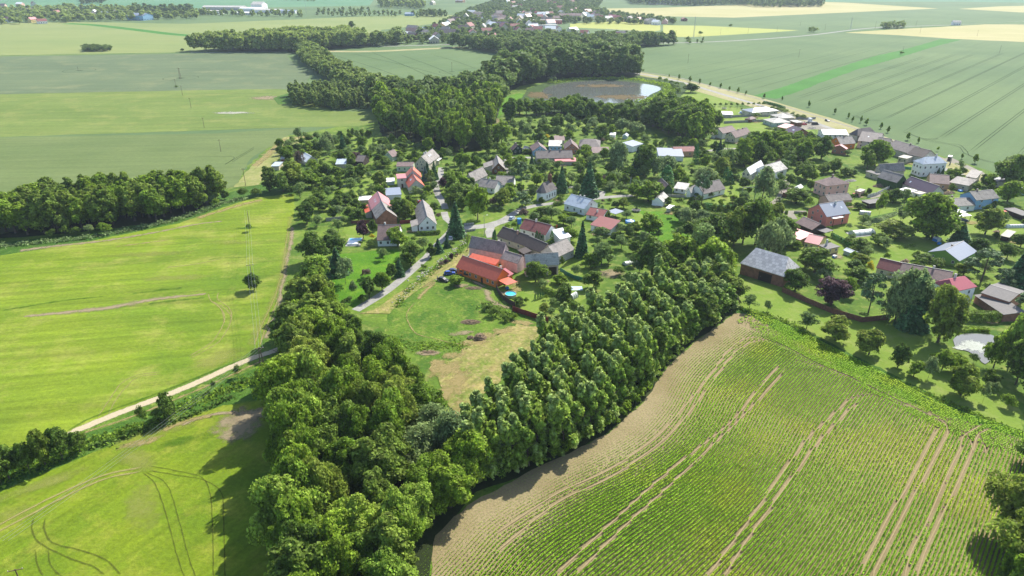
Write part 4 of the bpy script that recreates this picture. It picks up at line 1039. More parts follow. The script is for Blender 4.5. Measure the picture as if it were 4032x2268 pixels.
RF = {'grey': m_roof('roof_grey', srgb(172, 164, 156, .7), .3, c2=srgb(126, 120, 114, .65)), 'dark': m_roof('roof_dark', srgb(132, 122, 118, .66), .32, c2=srgb(96, 88, 86, .62)), 'light': m_roof('roof_light', srgb(208, 204, 194, .8), .15, c2=srgb(158, 156, 148, .6)),
      'brown': m_roof('roof_brown', srgb(148, 122, 116, .68), .3, c2=srgb(114, 96, 92, .62)), 'purple': m_roof('roof_purple', srgb(98, 78, 96, .6), .12, 'metal', .5), 'black': m_roof('roof_black', srgb(92, 80, 74, .65), .22),
      'red': m_roof('roof_red_tin', srgb(228, 112, 80, .66), .14, 'metal', .5), 'pink': m_roof('roof_pink', srgb(226, 140, 140, .62), .14, 'metal', .5), 'magenta': m_roof('roof_magenta', srgb(168, 42, 66, .62), .08, 'metal', .45),
      'tile': m_roof('roof_red_tile', srgb(176, 104, 96, .62), .25, c2=srgb(146, 84, 78, .6)), 'rust': m_roof('roof_rust', srgb(150, 74, 68, .62), .12, 'metal', .6), 'tin': m_roof('roof_tin', srgb(186, 198, 208, .75), .1, 'metal', .4, c2=srgb(150, 160, 170, .7)),
      'blue': m_roof('roof_slate_blue', srgb(150, 160, 176, .62), .06, 'metal', .45), 'white': m_roof('roof_white', srgb(240, 240, 236, .85), .04, 'metal', .5), 'sheet': m_roof('roof_patched_sheets', srgb(214, 208, 204, .9), .12, 'sheet', .8),
      'navy': m_roof('roof_navy', srgb(44, 56, 84, .7), .06, 'metal', .5), 'moss': m_roof('roof_mossy', srgb(150, 146, 138, .62), .35, c2=srgb(92, 90, 80, .6)), 'ribpink': m_roof('roof_ribbed', srgb(206, 100, 110, .62), .06, 'rib', .45), 'felt': m_roof('roof_felt', srgb(136, 132, 128, .62), .15, 'plain', .9), 'beigef': m_roof('roof_beige', srgb(206, 200, 184, .7), .1, 'plain', .9)}
M['glass'] = m_plain('window_glass', (0.03, 0.035, 0.045, 1), 0.15, 0, .1)
M['frame'] = m_plain('window_frame', srgb(225, 222, 214, .8), .6, 0, .04)
M['dframe'] = m_plain('door_wood', srgb(90, 56, 42, .8), .7, 0, .1)
M['chim'] = m_plain('chimney_brick', srgb(190, 150, 130, .7), .9, 0, .15, 3)
M['chimw'] = m_plain('chimney_white', srgb(225, 222, 214, .8), .9, 0, .1, 3)
M['gutter'] = m_plain('gutter_zinc', srgb(120, 116, 114, .7), .5, 0, .05)
M['pv'] = m_plain('solar_panel', (0.012, 0.018, 0.04, 1), .12, 0, .1)
M['conc'] = m_plain('concrete', srgb(176, 174, 166, .7), .9, 0, .12)
M['skylight'] = m_plain('skylight_glass', srgb(210, 220, 228, .8), .15, 0, .05)
HOUSES = []
def window(par, face, c, z, w=1.0, h=1.3, wall='A', name='window', dark=False):
    """a framed pane standing 5 cm proud of the wall; face gives the wall plane coordinate"""
    def slab(mb, a0, a1, z0, z1, t0, t1, m):
        if wall in 'AC': mb.box(min(face + t0, face + t1), max(face + t0, face + t1), a0, a1, z0, z1, m)
        else: mb.box(a0, a1, min(face + t0, face + t1), max(face + t0, face + t1), z0, z1, m)
    sg = -1 if wall in 'AB' else 1
    if name == 'window':
        mb = MB()
        f = .09
        slab(mb, c - w / 2, c + w / 2, z, z + f, .003 * sg, .06 * sg, 0); slab(mb, c - w / 2, c + w / 2, z + h - f, z + h, .003 * sg, .06 * sg, 0)
        slab(mb, c - w / 2, c - w / 2 + f, z + f, z + h - f, .003 * sg, .06 * sg, 0); slab(mb, c + w / 2 - f, c + w / 2, z + f, z + h - f, .003 * sg, .06 * sg, 0)
        slab(mb, c - .03, c + .03, z + f, z + h - f, .003 * sg, .06 * sg, 0)
        slab(mb, c - w / 2 + f, c - .03, z + f, z + h - f, .003 * sg, .035 * sg, 1); slab(mb, c + .03, c + w / 2 - f, z + f, z + h - f, .003 * sg, .035 * sg, 1)
        return mb.build('window', [M['frame'], M['glass']], par)
    mb = MB()
    slab(mb, c - w / 2, c + w / 2, z, z + h, .003 * sg, .07 * sg, 0)
    slab(mb, c + w * .3, c + w * .36, z + h * .45, z + h * .5, .07 * sg, .12 * sg, 1)
    return mb.build(name, [M['dframe'] if not dark else WL['darkwood'], M['gutter']], par)
def rect3(view, p0, p1, p2, z):
    a, b, c = Vector(W(view, *p0, z)), Vector(W(view, *p1, z)), Vector(W(view, *p2, z))
    u, v = a - b, c - b
    if u.length >= v.length:
        U = u.normalized(); V = Vector((U.y, -U.x))
        if V.dot(v) < 0: V = -V
    else:
        V = v.normalized(); U = Vector((-V.y, V.x))
        if U.dot(u) < 0: U = -U
    La, Lb = max(1.5, abs(u.dot(U))), max(1.5, abs(v.dot(V)))
    if U.x * V.y - U.y * V.x > 0:   # keep x = V, y = U right-handed
        pass
    c0 = b + U * La / 2 + V * Lb / 2
    return c0, math.atan2(V.y, V.x), Lb, La
def house(label, view, p0, p1, p2, h, rh=3.0, ridge='a', typ='g', wall='white', roof='grey', wa=None, wb=None, gw=0, chim=(), cat='house', name=None, door=None, sky=(), gate=None, over=.35, pv=False, z0=0.0, group=None):
    c, rz, w, l = rect3(view, p0, p1, p2, h)   # x: width w (B wall), y: length l (A wall)
    nm = name or {'house': 'village_house', 'barn': 'barn', 'shed': 'garden_shed', 'cabin': 'garden_cabin', 'garage': 'garage'}.get(cat, 'building')
    o = empty(nm, (c.x, c.y, z0), rz)
    tag(o, label, cat, group)
    X, Y = w / 2, l / 2
    wm, rm = WL[wall], RF[roof]
    flip = ridge == 'b'
    mb, rb = MB(), MB()
    ax = 'y' if not flip else 'x'
    hw, hl = (X, Y) if not flip else (Y, X)      # half width across the ridge, half length along it
    t = .16
    uv = None
    if typ == 'g':
        mb.prism([(-hw, 0), (hw, 0), (hw, h), (0, h + rh), (-hw, h)], -hl, hl, 0, ax)
        s = rh / hw
        e = hw + over
        ze = h - s * over + .03
        rb.prism([(-e, ze), (0, h + rh + .03), (e, ze), (e, ze + t), (0, h + rh + .03 + t * 1.1), (-e, ze + t)], -hl - over * .7, hl + over * .7, 0, ax)
        rb.box(*((-.12, .12, -hl - over * .7, hl + over * .7) if not flip else (-hl - over * .7, hl + over * .7, -.12, .12)), h + rh + t * .9, h + rh + t + .12, 1)
    elif typ in ('h', 'j'):
        mb.box(-X, X, -Y, Y, 0, h)
        e = over
        k = hw * .95 if typ == 'h' else hw * .35
        k = min(k, hl * .98)
        z_ = h + .02
        q = lambda a, b: (a, b) if not flip else (b, a)
        P = [q(-hw - e, -hl - e), q(hw + e, -hl - e), q(hw + e, hl + e), q(-hw - e, hl + e), q(0, -hl + k), q(0, hl - k)]
        v = [(x, y, z_) for x, y in P[:4]] + [(P[4][0], P[4][1], h + rh), (P[5][0], P[5][1], h + rh)] + [(x, y, z_ + t) for x, y in P[:4]] + [(P[4][0], P[4][1], h + rh + t), (P[5][0], P[5][1], h + rh + t)]
        rb.add(v, [(6, 7, 10), (7, 8, 11, 10), (8, 9, 11), (9, 6, 10, 11), (0, 1, 2, 3), (0, 1, 7, 6), (1, 2, 8, 7), (2, 3, 9, 8), (3, 0, 6, 9)])
    elif typ == 'm':   # single slope: high edge at the back
        q = [(-hw, 0), (hw, 0), (hw, h + rh), (-hw, h)]
        mb.prism(q, -hl, hl, 0, ax)
        s = rh / (2 * hw)
        rb.prism([(-hw - over, h - s * over + .02), (hw + over, h + rh + s * over + .02), (hw + over, h + rh + s * over + t), (-hw - over, h - s * over + t)], -hl - over, hl + over, 0, ax)
    else:              # flat
        mb.box(-X, X, -Y, Y, 0, h)
        rb.box(-X - over, X + over, -Y - over, Y + over, h + .01, h + .2)
        rb.box(-X - over, X + over, -Y - over, -Y - over + .15, h + .2, h + .3, 1); rb.box(-X - over, X + over, Y + over - .15, Y + over, h + .2, h + .3, 1)
    mb.build('wall', [wm], o)
    uvs = [((p[1], p[0] * 1.25) if not flip else (p[0], p[1] * 1.25)) for p in rb.v]
    r = mesh_obj('roof', rb.v, rb.f, [rm, M['gutter'] if roof not in ('white', 'tin') else rm], o, rb.m, uv=uvs)
    def roof_z(x, y):
        d = abs(x) if not flip else abs(y)
        if typ == 'g' or typ in 'hj': return h + rh * (1 - d / hw)
        if typ == 'm': return h + rh * ((x if not flip else y) + hw) / (2 * hw)
        return h
    for ch in chim:
        fx, fy = ch[0], ch[1]; tall = ch[2] if len(ch) > 2 else 1.3; cm = M['chimw'] if len(ch) > 3 and ch[3] else M['chim']
        x, y = fx * X, fy * Y
        z = roof_z(x, y)
        cb = MB().box(x - .32, x + .32, y - .32, y + .32, z - .6, z + tall, 0).box(x - .38, x + .38, y - .38, y + .38, z + tall, z + tall + .12, 1)
        cb.build('chimney', [cm, M['conc']], r)
    sg = -1
    for fx, fy in sky:
        x, y = fx * X, fy * Y
        z = roof_z(x, y) + t
        a = math.atan2(rh, hw)
        dx = 1 if (x if not flip else y) < 0 else -1
        pts = []
        for du, dv in ((-.4, -.55), (.4, -.55), (.4, .55), (-.4, .55)):
            if not flip: pts.append((x + dv * dx * math.cos(a), y + du, z + dv * math.sin(a) + .07))
            else: pts.append((x + du, y + dv * dx * math.cos(a), z + dv * math.sin(a) + .07))
        pts += [(p[0], p[1], p[2] - .09) for p in pts]
        mesh_obj('skylight', pts, [(0, 1, 2, 3), (0, 4, 5, 1), (1, 5, 6, 2), (2, 6, 7, 3), (3, 7, 4, 0)], M['skylight'], r)
    if pv:
        s = -1
        a = math.atan2(rh, hw)
        v = []
        for lo, hi in ((.12, .9),):
            for tt, u in ((lo, -.85), (lo, .85), (hi, .85), (hi, -.85)):
                x = -hw * (1 - tt); zz = h + rh * tt + t + .12
                v.append((x, u * hl, zz) if not flip else (u * hl, x, zz))
        v += [(p[0], p[1], p[2] - .08) for p in v]
        mesh_obj('solar_panels', v, [(0, 1, 2, 3), (0, 4, 5, 1), (1, 5, 6, 2), (2, 6, 7, 3), (3, 7, 4, 0)], M['pv'], r)
    st = 1 if h < 4.2 else 2
    for wallk, cnt, face, L in (('A', wa, -X, l), ('B', wb, -Y, w)):
        if cnt is None: cnt = max(1, int(L / 3.6)) if cat == 'house' else 0
        for s_ in range(st):
            zz = 1.0 + s_ * (h / st)
            for i in range(cnt):
                c_ = -L / 2 + L * (i + .5) / cnt + rnd.uniform(-.2, .2)
                if s_ == 0 and door == (wallk, i): window(o, face, c_, .06, .95, 2.0, wallk, 'door')
                else: window(o, face, c_, zz, 1.0, 1.25, wallk)
    if gw:
        face, wk = (-Y, 'B') if not flip else (-X, 'A')
        for i in range(gw): window(o, face, (i - (gw - 1) / 2) * 1.6, h + .35, .8, 1.1, wk)
    if gate:
        wallk, pos, gw_, gh_ = gate
        window(o, -X if wallk == 'A' else -Y, pos, .05, gw_, gh_, wallk, 'gate', True)
    HOUSES.append((label, c.x, c.y, w, l, h + rh, o))
    return o
def canopy(label, view, p0, p1, p2, h, roof='white', wallbits=False, name='carport', cat='carport'):
    c, rz, w, l = rect3(view, p0, p1, p2, h)
    o = tag(empty(name, (c.x, c.y, 0), rz), label, cat)
    X, Y = w / 2, l / 2
    mb = MB().box(-X, X, -Y, Y, h, h + .1)
    mesh_obj('roof', mb.v, mb.f, RF[roof], o, uv=[(p[1], p[0]) for p in mb.v])
    for sx in (-1, 1):
        for sy in (-1, 1):
            MB().box(sx * (X - .25) - .07, sx * (X - .25) + .07, sy * (Y - .25) - .07, sy * (Y - .25) + .07, 0, h - .004).build('post', WL['darkwood'], o)
    HOUSES.append((label, c.x, c.y, w, l, h, o))
    return o
H_ = house
# --- farm court at the front
H_('long orange house with a bright red tin roof', 'c7', (510, 515), (908, 655), (1068, 600), 2.9, 3.1, 'a', 'g', 'orange', 'red', wa=7, wb=1, chim=((.55, -.75, 1.6, 1),), door=('A', 2))
H_('orange rear wing under a low light red roof', 'c7', (640, 425), (905, 492), (940, 475), 3.2, .8, 'a', 'm', 'orange', 'red', wa=0, wb=0, name='house_wing')
H_('big grey-roofed barn with a long pinkish wall and white gable', 'c7', (637, 310), (975, 378), (1085, 345), 4.7, 3.3, 'a', 'g', 'palepink', 'grey', wa=0, wb=0, cat='barn', chim=((.1, -.6, .8, 1),), sky=())
H_('low dark grey link barn between two pinkish barns', 'c7', (962, 428), (1125, 480), (1190, 425), 4.0, 2.0, 'a', 'g', 'palepink', 'grey', cat='barn')
H_('barn with a pale sunlit grey roof and pinkish gable', 'c7', (1108, 470), (1215, 503), (1543, 480), 4.6, 3.4, 'b', 'g', 'palepink', 'light', cat='barn', gate=('B', 4, 3, 3.2))
H_('dark grey barn with a red brick gable at the back of the farm court', 'c7', (1350, 368), (1522, 418), (1700, 335), 3.4, 3.3, 'b', 'g', 'grey', 'grey', cat='barn')
H_('narrow dark brown roofed house in the farm court', 'c7', (1182, 292), (1365, 368), (1445, 305), 3.2, 2.6, 'a', 'g', 'beige', 'black', wa=2, wb=0)
H_('black-roofed house with an orange chimney by the junction', 'c7', (922, 200), (1178, 290), (1255, 225), 3.0, 2.8, 'a', 'g', 'beige', 'black', wa=3, wb=0, chim=((-.2, -.25, 1.6), (.2, .4, .8)))
H_('little dark shed inside the farm court', 'c7', (1140, 350), (1195, 385), (1232, 352), 2.6, .5, 'a', 'm', 'darkwood', 'black', cat='shed')
H_('white house with a faded red tile roof', 'c7', (1153, 122), (1412, 190), (1490, 128), 3.0, 2.9, 'a', 'g', 'white', 'tile', wa=3, wb=0, chim=((0, .15, 1.1, 1),))
H_('tall white outbuilding with a white roof beside the red tile roof', 'c7', (1483, 150), (1565, 235), (1620, 180), 3.8, .6, 'a', 'm', 'white', 'white', cat='building', name='outbuilding')
canopy('light red canopy on posts beside the blue pool', 'c7', (930, 655), (1020, 705), (1115, 665), 2.5, 'red', name='garden_canopy', cat='canopy')
H_('small orange porch with a pinkish roof between the orange house and barn', 'c7', (960, 560), (1040, 612), (1070, 598), 2.6, .5, 'a', 'm', 'orange', 'pink', cat='porch', name='porch')
H_('garden house with a plain rust-red roof', 'c2', (1100, 1120), (1300, 1168), (1338, 1105), 2.7, 1.6, 'a', 'm', 'white', 'rust', wa=2, wb=0)
H_('whitewashed house with a blue-white tin roof', 'c2', (830, 905), (1032, 960), (1165, 905), 3.2, 3.2, 'a', 'g', 'white', 'tin', wa=3, wb=1, gw=1, chim=((0, -.3, 1.0, 1), (0, .1, .8, 1)))
H_('low white house with a rusty brown roof and white chimney', 'c2', (1080, 998), (1215, 1045), (1295, 985), 2.4, 2.0, 'a', 'g', 'white', 'rust', wa=2, wb=0, chim=((-.5, -.1, 1.1, 1),))
canopy('flat blue-grey carport beside the rusty roofed house', 'c2', (1280, 978), (1350, 1015), (1440, 985), 2.5, 'blue')
# --- left part of the village
H_('rear half of the twin barn house under a pinkish red roof', 'c1', (1163, 870), (1197, 965), (1392, 925), 4.2, 3.7, 'a', 'g', 'brick', 'pink', wa=0, wb=0, sky=((-.5, .1), (-.5, -.3), (.5, 0)))
H_('front half of the twin barn house with grey roof and brick base', 'c1', (1196, 958), (1245, 1060), (1450, 1045), 4.2, 3.6, 'a', 'g', 'brick', 'grey', wa=0, wb=0, cat='barn')
H_('red lean-to on the left side of the twin barn house', 'c1', (1112, 935), (1135, 1000), (1190, 985), 2.6, .9, 'a', 'm', 'grey', 'red', cat='shed', name='lean_to')
H_('white house with a long grey roof and white gable by the lane', 'c1', (1632, 950), (1672, 1125), (1850, 1118), 3.1, 3.7, 'a', 'g', 'white', 'grey', wa=2, wb=3, gw=1)
H_('grey lean-to on the left of the white lane house', 'c1', (1592, 1085), (1600, 1140), (1660, 1135), 2.4, .6, 'a', 'm', 'white', 'grey', cat='shed', name='lean_to')
H_('white cottage with a big dark brown roof and white chimney', 'c1', (1252, 1275), (1470, 1272), (1500, 1165), 2.8, 4.2, 'a', 'g', 'white', 'brown', wa=3, wb=0, chim=((.1, .4, 1.3, 1),), sky=((-.5, -.05),))
H_('front wing of the grey house with red hipped gables', 'p3', (415, 960), (515, 1140), (950, 1112), 3.2, 3.6, 'a', 'g', 'grey', 'red', wa=1, wb=2, sky=((-.5, .2), (-.5, 0)))
H_('rear wing of the grey house with red gables', 'p3', (372, 752), (425, 862), (850, 842), 4.8, 3.8, 'a', 'g', 'grey', 'red', wa=1, wb=1, chim=((0, .3, 1.2, 1),))
H_('grey side block with a flat pink roof', 'p3', (185, 915), (432, 880), (400, 760), 5.0, .4, 'a', 'f', 'grey', 'pink', wa=1, wb=0, name='house_wing', door=('A', 0))
H_('grey-roofed house with white skylights below the dark wood', 'p3', (672, 460), (1065, 475), (1370, 250), 4.4, 3.9, 'b', 'g', 'beige', 'grey', wa=3, wb=2, gw=2, sky=((-.1, -.4), (.15, -.4)), chim=((-.5, 0, 1.2, 1), (-.2, 0, 1.2, 1)))
canopy('white terrace canopy on the right of the skylight house', 'p3', (1240, 350), (1355, 385), (1450, 310), 3.0, 'white', name='terrace_canopy', cat='canopy')
H_('pale green box-like house with a brownish pink roof', 'p3', (155, 545), (612, 545), (665, 430), 3.0, 1.2, 'a', 'g', 'palegreen', 'brown', wa=3, wb=1, door=('A', 0))
H_('tiny cream gabled house in front of the dark wood', 'c1', (1338, 415), (1402, 432), (1462, 408), 2.8, 2.7, 'b', 'g', 'palegreen', 'brown', wa=1, wb=0, gw=1)
H_('cottage with a bright white tin roof half hidden by trees', 'c1', (437, 430), (530, 482), (585, 430), 2.6, 2.6, 'a', 'g', 'beige', 'white', wa=1, wb=1)
H_('dark roofed hut beside a dark tree in the gardens', 'c1', (985, 462), (1105, 480), (1165, 438), 2.8, 2.2, 'a', 'g', 'darkwood', 'dark', cat='cabin')
H_('shed with a pale tin roof left of the dark hut', 'c1', (835, 500), (928, 505), (945, 462), 2.3, .6, 'a', 'm', 'beige', 'tin', cat='shed')
H_('grey flat cabin at the edge of the left fields', 'c1', (187, 520), (250, 527), (290, 486), 2.4, .3, 'a', 'f', 'beige', 'tin', cat='cabin')
H_('small square hut just behind the flat cabin', 'c1', (275, 450), (300, 455), (312, 438), 2.2, .5, 'a', 'm', 'wood', 'light', cat='shed')
H_('flat pale blue-grey garage roof below the red gabled house', 'c1', (1340, 800), (1492, 815), (1478, 745), 2.8, .3, 'a', 'f', 'white', 'blue', cat='garage')
H_('long low shed with a white roof left of the twin barn', 'c1', (1070, 865), (1180, 868), (1185, 832), 2.2, .3, 'a', 'f', 'beige', 'white', cat='shed')
H_('small white greenhouse shed in the left orchard', 'c1', (1345, 680), (1425, 682), (1420, 645), 1.8, .8, 'a', 'g', 'mint', 'white', cat='shed')
H_('tiny white shed by the hedge near the pool', 'c1', (772, 1285), (810, 1287), (812, 1262), 2.0, .2, 'a', 'f', 'white', 'white', cat='shed')
H_('brown wooden house with a tall grey gable roof', 'p2', (545, 785), (560, 858), (672, 850), 2.7, 3.4, 'a', 'g', 'wood', 'grey', wa=0, wb=2, gw=1)
H_('grey side roof left of the brown wooden house', 'p2', (480, 805), (485, 845), (560, 838), 2.7, 1.4, 'a', 'm', 'beige', 'grey', cat='building', name='house_wing')
H_('steep grey-roofed barn left of the roadside row', 'c1', (2186, 640), (2226, 682), (2365, 612), 2.6, 3.8, 'b', 'g', 'grey', 'grey', cat='barn')
H_('left house of the grey-roofed row facing the green', 'c1', (2270, 728), (2440, 752), (2470, 700), 2.8, 2.7, 'a', 'g', 'white', 'grey', wa=3, wb=0, chim=((0, .0, .9, 1),))
H_('right house of the grey-roofed row with a pinkish gable', 'c2', (122, 722), (305, 718), (335, 655), 2.8, 2.9, 'a', 'g', 'white', 'grey', wa=3, wb=0)
# --- northern row
H_('dark green wooden house with a reddish roof', 'c2', (285, 345), (312, 362), (405, 352), 2.8, 2.6, 'a', 'g', 'darkgreen', 'brown', wa=1, wb=2, gw=1, chim=((0, .5, .9),))
H_('small grey-roofed outbuilding between green and light blue house', 'c2', (410, 345), (455, 358), (490, 350), 2.2, 1.2, 'a', 'g', 'beige', 'light', cat='shed')
H_('light blue gabled house with a dark brown roof', 'c2', (485, 328), (512, 374), (650, 362), 2.8, 3.0, 'a', 'g', 'blue', 'brown', wa=1, wb=3, gw=2, chim=((0, .7, .8),))
H_('light blue box house with a pale grey roof', 'c2', (672, 325), (800, 325), (802, 280), 3.0, .8, 'a', 'm', 'blue', 'light', wa=3, wb=0)
H_('long low grey shed behind the light blue box house', 'c2', (735, 265), (832, 266), (822, 228), 2.6, .6, 'a', 'm', 'beige', 'brown', cat='shed')
H_('terracotta gabled house with a dark roof', 'c2', (824, 305), (838, 352), (972, 348), 3.0, 3.3, 'a', 'g', 'terra', 'brown', wa=1, wb=2, gw=2)
H_('wide grey house with a broad half-hipped roof', 'c2', (978, 335), (1188, 335), (1192, 270), 2.6, 3.0, 'a', 'j', 'grey', 'dark', wa=3, wb=0)
H_('long grey-roofed farmhouse with ruined lean-to in front', 'c2', (550, 447), (915, 440), (915, 395), 3.0, 3.0, 'a', 'g', 'beige', 'dark', wa=4, wb=1, chim=((0, .2, .9), (0, -.4, .9)))
H_('rusty low lean-to in front of the long farmhouse', 'c2', (740, 478), (948, 478), (940, 448), 2.2, .3, 'a', 'm', 'beige', 'pink', cat='shed', name='lean_to')
H_('white cube-like house with a slate blue mono roof', 'c2', (1480, 290), (1520, 328), (1625, 300), 3.6, .9, 'b', 'm', 'white', 'blue', wa=1, wb=1)
H_('long white hall with a slate blue roof', 'c2', (1790, 422), (2038, 428), (2040, 372), 2.8, 1.4, 'a', 'm', 'white', 'blue', cat='building', name='long_hall')
H_('peach coloured barn with a rust red tile roof', 'c2', (1950, 378), (2160, 374), (2162, 338), 3.2, 1.8, 'a', 'g', 'peach', 'tile', wa=2, wb=0, cat='barn')
H_('dark low roof in the trees right of the half-hipped house', 'c2', (1120, 392), (1290, 392), (1295, 355), 2.4, 1.2, 'a', 'm', 'beige', 'brown', cat='shed')
H_('tiny white shed at the upper allotments', 'p2', (1645, 540), (1690, 544), (1695, 528), 2.2, .4, 'a', 'm', 'white', 'white', cat='shed')
H_('small pale green glasshouse at the upper allotments', 'p2', (1765, 548), (1800, 556), (1815, 540), 1.8, 1.0, 'b', 'g', 'mint', 'tin', cat='greenhouse', name='greenhouse')
# --- middle
H_('ivy-clad cottage with a mossy brown roof', 'c2', (1760, 700), (1830, 768), (1880, 722), 2.8, 2.6, 'a', 'g', 'ivy', 'brown', wa=0, wb=0)
H_('low white cottage under the broad walnut tree', 'c2', (1722, 872), (1830, 890), (1885, 838), 2.4, 2.0, 'b', 'g', 'white', 'light', wa=0, wb=0)
H_('white stable with a two-tone grey and white roof', 'p4', (218, 572), (400, 592), (455, 530), 2.3, 1.0, 'a', 'm', 'white', 'light', cat='shed', name='stable', wa=2)
H_('small white gabled house beside the tall pine', 'p4', (415, 620), (480, 632), (620, 560), 2.9, 1.8, 'b', 'g', 'white', 'light', wa=0, wb=0, gw=0)
H_('white house with a steep dark slate roof on the lawn', 'p4', (690, 655), (1026, 573), (960, 470), 2.9, 3.4, 'a', 'g', 'white', 'dark', wa=2, wb=0, chim=((0, .7, .8),))
H_('white shed roof at the lower left of the pine', 'p4', (105, 880), (160, 895), (215, 850), 2.0, .3, 'a', 'f', 'beige', 'white', cat='shed')
H_('cream house with dark balcony behind the weeping birch', 'p4', (1300, 325), (1420, 345), (1640, 215), 4.2, 2.6, 'b', 'g', 'cream', 'white', wa=2, wb=2)
H_('big white hall with a bright pale metal roof behind the birch', 'p4', (1570, 250), (1760, 330), (2010, 255), 4.4, 3.0, 'b', 'g', 'white', 'light', cat='building', name='large_hall', gate=('B', 2.5, 3, 3.4))
H_('white barn with brown roof and black open gateway', 'c3', (460, 415), (535, 460), (728, 420), 3.8, 2.6, 'b', 'g', 'white', 'brown', cat='barn', gate=('B', -1, 4, 3.4))
H_('white lean-to left of the barn with the black gateway', 'c3', (380, 475), (420, 485), (478, 440), 2.4, .8, 'b', 'm', 'white', 'brown', cat='shed', name='lean_to')
H_('cream house with a reddish brown roof and two dormer chimneys', 'c3', (625, 480), (718, 522), (942, 455), 3.6, 3.0, 'b', 'g', 'cream', 'brown', wa=2, wb=2, gw=2, chim=((-.1, 0, .6), (.5, 0, .6)))
H_('long bungalow with a slate blue hipped roof', 'c3', (885, 112), (965, 162), (1335, 132), 2.8, 2.0, 'b', 'h', 'cream', 'blue', wa=2, wb=4)
H_('pale green bungalow with a light pyramid roof', 'c3', (1172, 258), (1270, 313), (1515, 300), 2.8, 2.3, 'b', 'h', 'mint', 'light', wa=2, wb=2, chim=((0, 0, .7),))
H_('beige bungalow with a pale pyramid roof and solar panels', 'c3', (1225, 195), (1390, 245), (1562, 228), 2.8, 2.2, 'b', 'h', 'beige', 'light', wa=2, wb=1)
H_('brown wooden workshop with a flat grey roof by the parked truck', 'c3', (1510, 275), (1605, 308), (1672, 298), 2.8, .2, 'b', 'f', 'wood', 'light', cat='workshop', name='workshop')
H_('small brown garden pavilion between two grey fences', 'c3', (885, 245), (935, 265), (1020, 245), 2.0, 1.4, 'b', 'h', 'wood', 'brown', cat='pavilion', name='garden_pavilion')
H_('low white-roofed shed at the grey garden fence', 'c3', (535, 190), (680, 192), (668, 152), 2.2, .2, 'a', 'f', 'grey', 'white', cat='shed')
H_('low strip of pink roofing behind the purple-roofed house', 'c3', (1300, 385), (1450, 388), (1560, 342), 2.4, .3, 'b', 'm', 'beige', 'pink', cat='shed', name='low_outbuilding')
H_('brown house with a purple roof and big gable', 'c3', (1450, 432), (1560, 478), (1795, 460), 3.2, 3.4, 'a', 'g', 'brown', 'purple', wa=2, wb=2, gw=2, sky=((-.5, .1), (-.5, -.1)))
H_('modern white house with a dazzling white roof', 'c3', (1885, 420), (1995, 472), (2345, 478), 2.9, 1.9, 'b', 'g', 'white', 'white', wa=2, wb=5)
H_('bright orange house with a grey roof', 'c3', (2120, 568), (2240, 617), (2455, 602), 3.4, 3.3, 'b', 'g', 'orange', 'grey', wa=2, wb=2, gw=1, chim=((.0, 0, .9),))
H_('terracotta house with a shallow pinkish roof', 'c3', (2090, 640), (2125, 662), (2322, 690), 3.6, 1.8, 'a', 'g', 'terra', 'pink', wa=2, wb=2)
# --- terrace of old houses along the main road
H_('large dark grey barn roof at the upper end of the main road row', 'c4', (60, 470), (160, 500), (430, 465), 4.0, 3.8, 'b', 'h', 'grey', 'dark', cat='barn', wa=0, wb=0)
H_('broad grey house of the main road row behind the orange one', 'c4', (135, 608), (470, 602), (548, 500), 4.4, 3.8, 'a', 'g', 'grey', 'dark', wa=3, wb=0, sky=((-.5, .2),))
H_('narrow grey-roofed link house of the main road row', 'c4', (458, 590), (590, 642), (672, 592), 4.0, 3.2, 'a', 'g', 'grey', 'dark', wa=2, wb=0)
H_('longest beige house of the main road row with red gate', 'c4', (572, 650), (905, 750), (1030, 690), 4.0, 3.3, 'a', 'g', 'beige', 'dark', wa=3, wb=0, gate=('A', 2.5, 3, 2.8), chim=((0, -.3, .8),))
H_('last dark-roofed house at the lower end of the main road row', 'c4', (907, 752), (1112, 810), (1295, 775), 3.8, 3.3, 'a', 'g', 'grey', 'black', wa=2, wb=1)
H_('flat-roofed beige annex with a white awning', 'c4', (780, 797), (880, 828), (960, 800), 3.0, .2, 'a', 'f', 'beige', 'beigef', wa=2, wb=1, name='house_annex')
sch = H_('tall white two-storey school with a tin hipped roof', 'c4', (960, 865), (1110, 912), (1455, 892), 6.9, 3.0, 'b', 'h', 'white', 'tin', wa=3, wb=4, chim=((-.2, .2, 1.3, 1), (.4, .0, 1.3, 1)), name='school', cat='school')
H_('grey house with white balcony wall below the walnut tree', 'c4', (345, 985), (500, 1014), (850, 992), 3.6, 3.3, 'b', 'g', 'beige', 'grey', wa=2, wb=2, gw=2)
H_('low flat terrace block in front of the balcony house', 'c4', (290, 1012), (450, 1062), (492, 1045), 2.8, .2, 'a', 'f', 'beige', 'felt', wa=1, wb=0, name='terrace_block', cat='annex')
H_('old barn wrapped in dark ivy with a peach gable', 'c4', (458, 1092), (735, 1170), (845, 1135), 4.2, 3.2, 'a', 'g', 'ivy', 'grey', cat='barn')
H_('house with a shiny dark purple roof and grey gable', 'c4', (822, 1187), (1222, 1330), (1390, 1300), 3.0, 3.3, 'a', 'g', 'grey', 'purple', wa=3, wb=1, sky=((-.6, .7),))
H_('house with peach walls and a faded mauve roof', 'c4', (1235, 1218), (1488, 1198), (1440, 1110), 3.2, 3.0, 'a', 'g', 'peach', 'brown', wa=2, wb=0)
H_('low white hut in front of the purple roof', 'c4', (965, 1325), (1065, 1345), (1150, 1325), 2.6, .2, 'a', 'f', 'white', 'beigef', cat='shed', wa=1)
H_('long white flat roof joined to the purple-roofed house', 'c4', (780, 1275), (930, 1315), (1010, 1290), 2.4, .2, 'a', 'f', 'white', 'white', cat='shed')
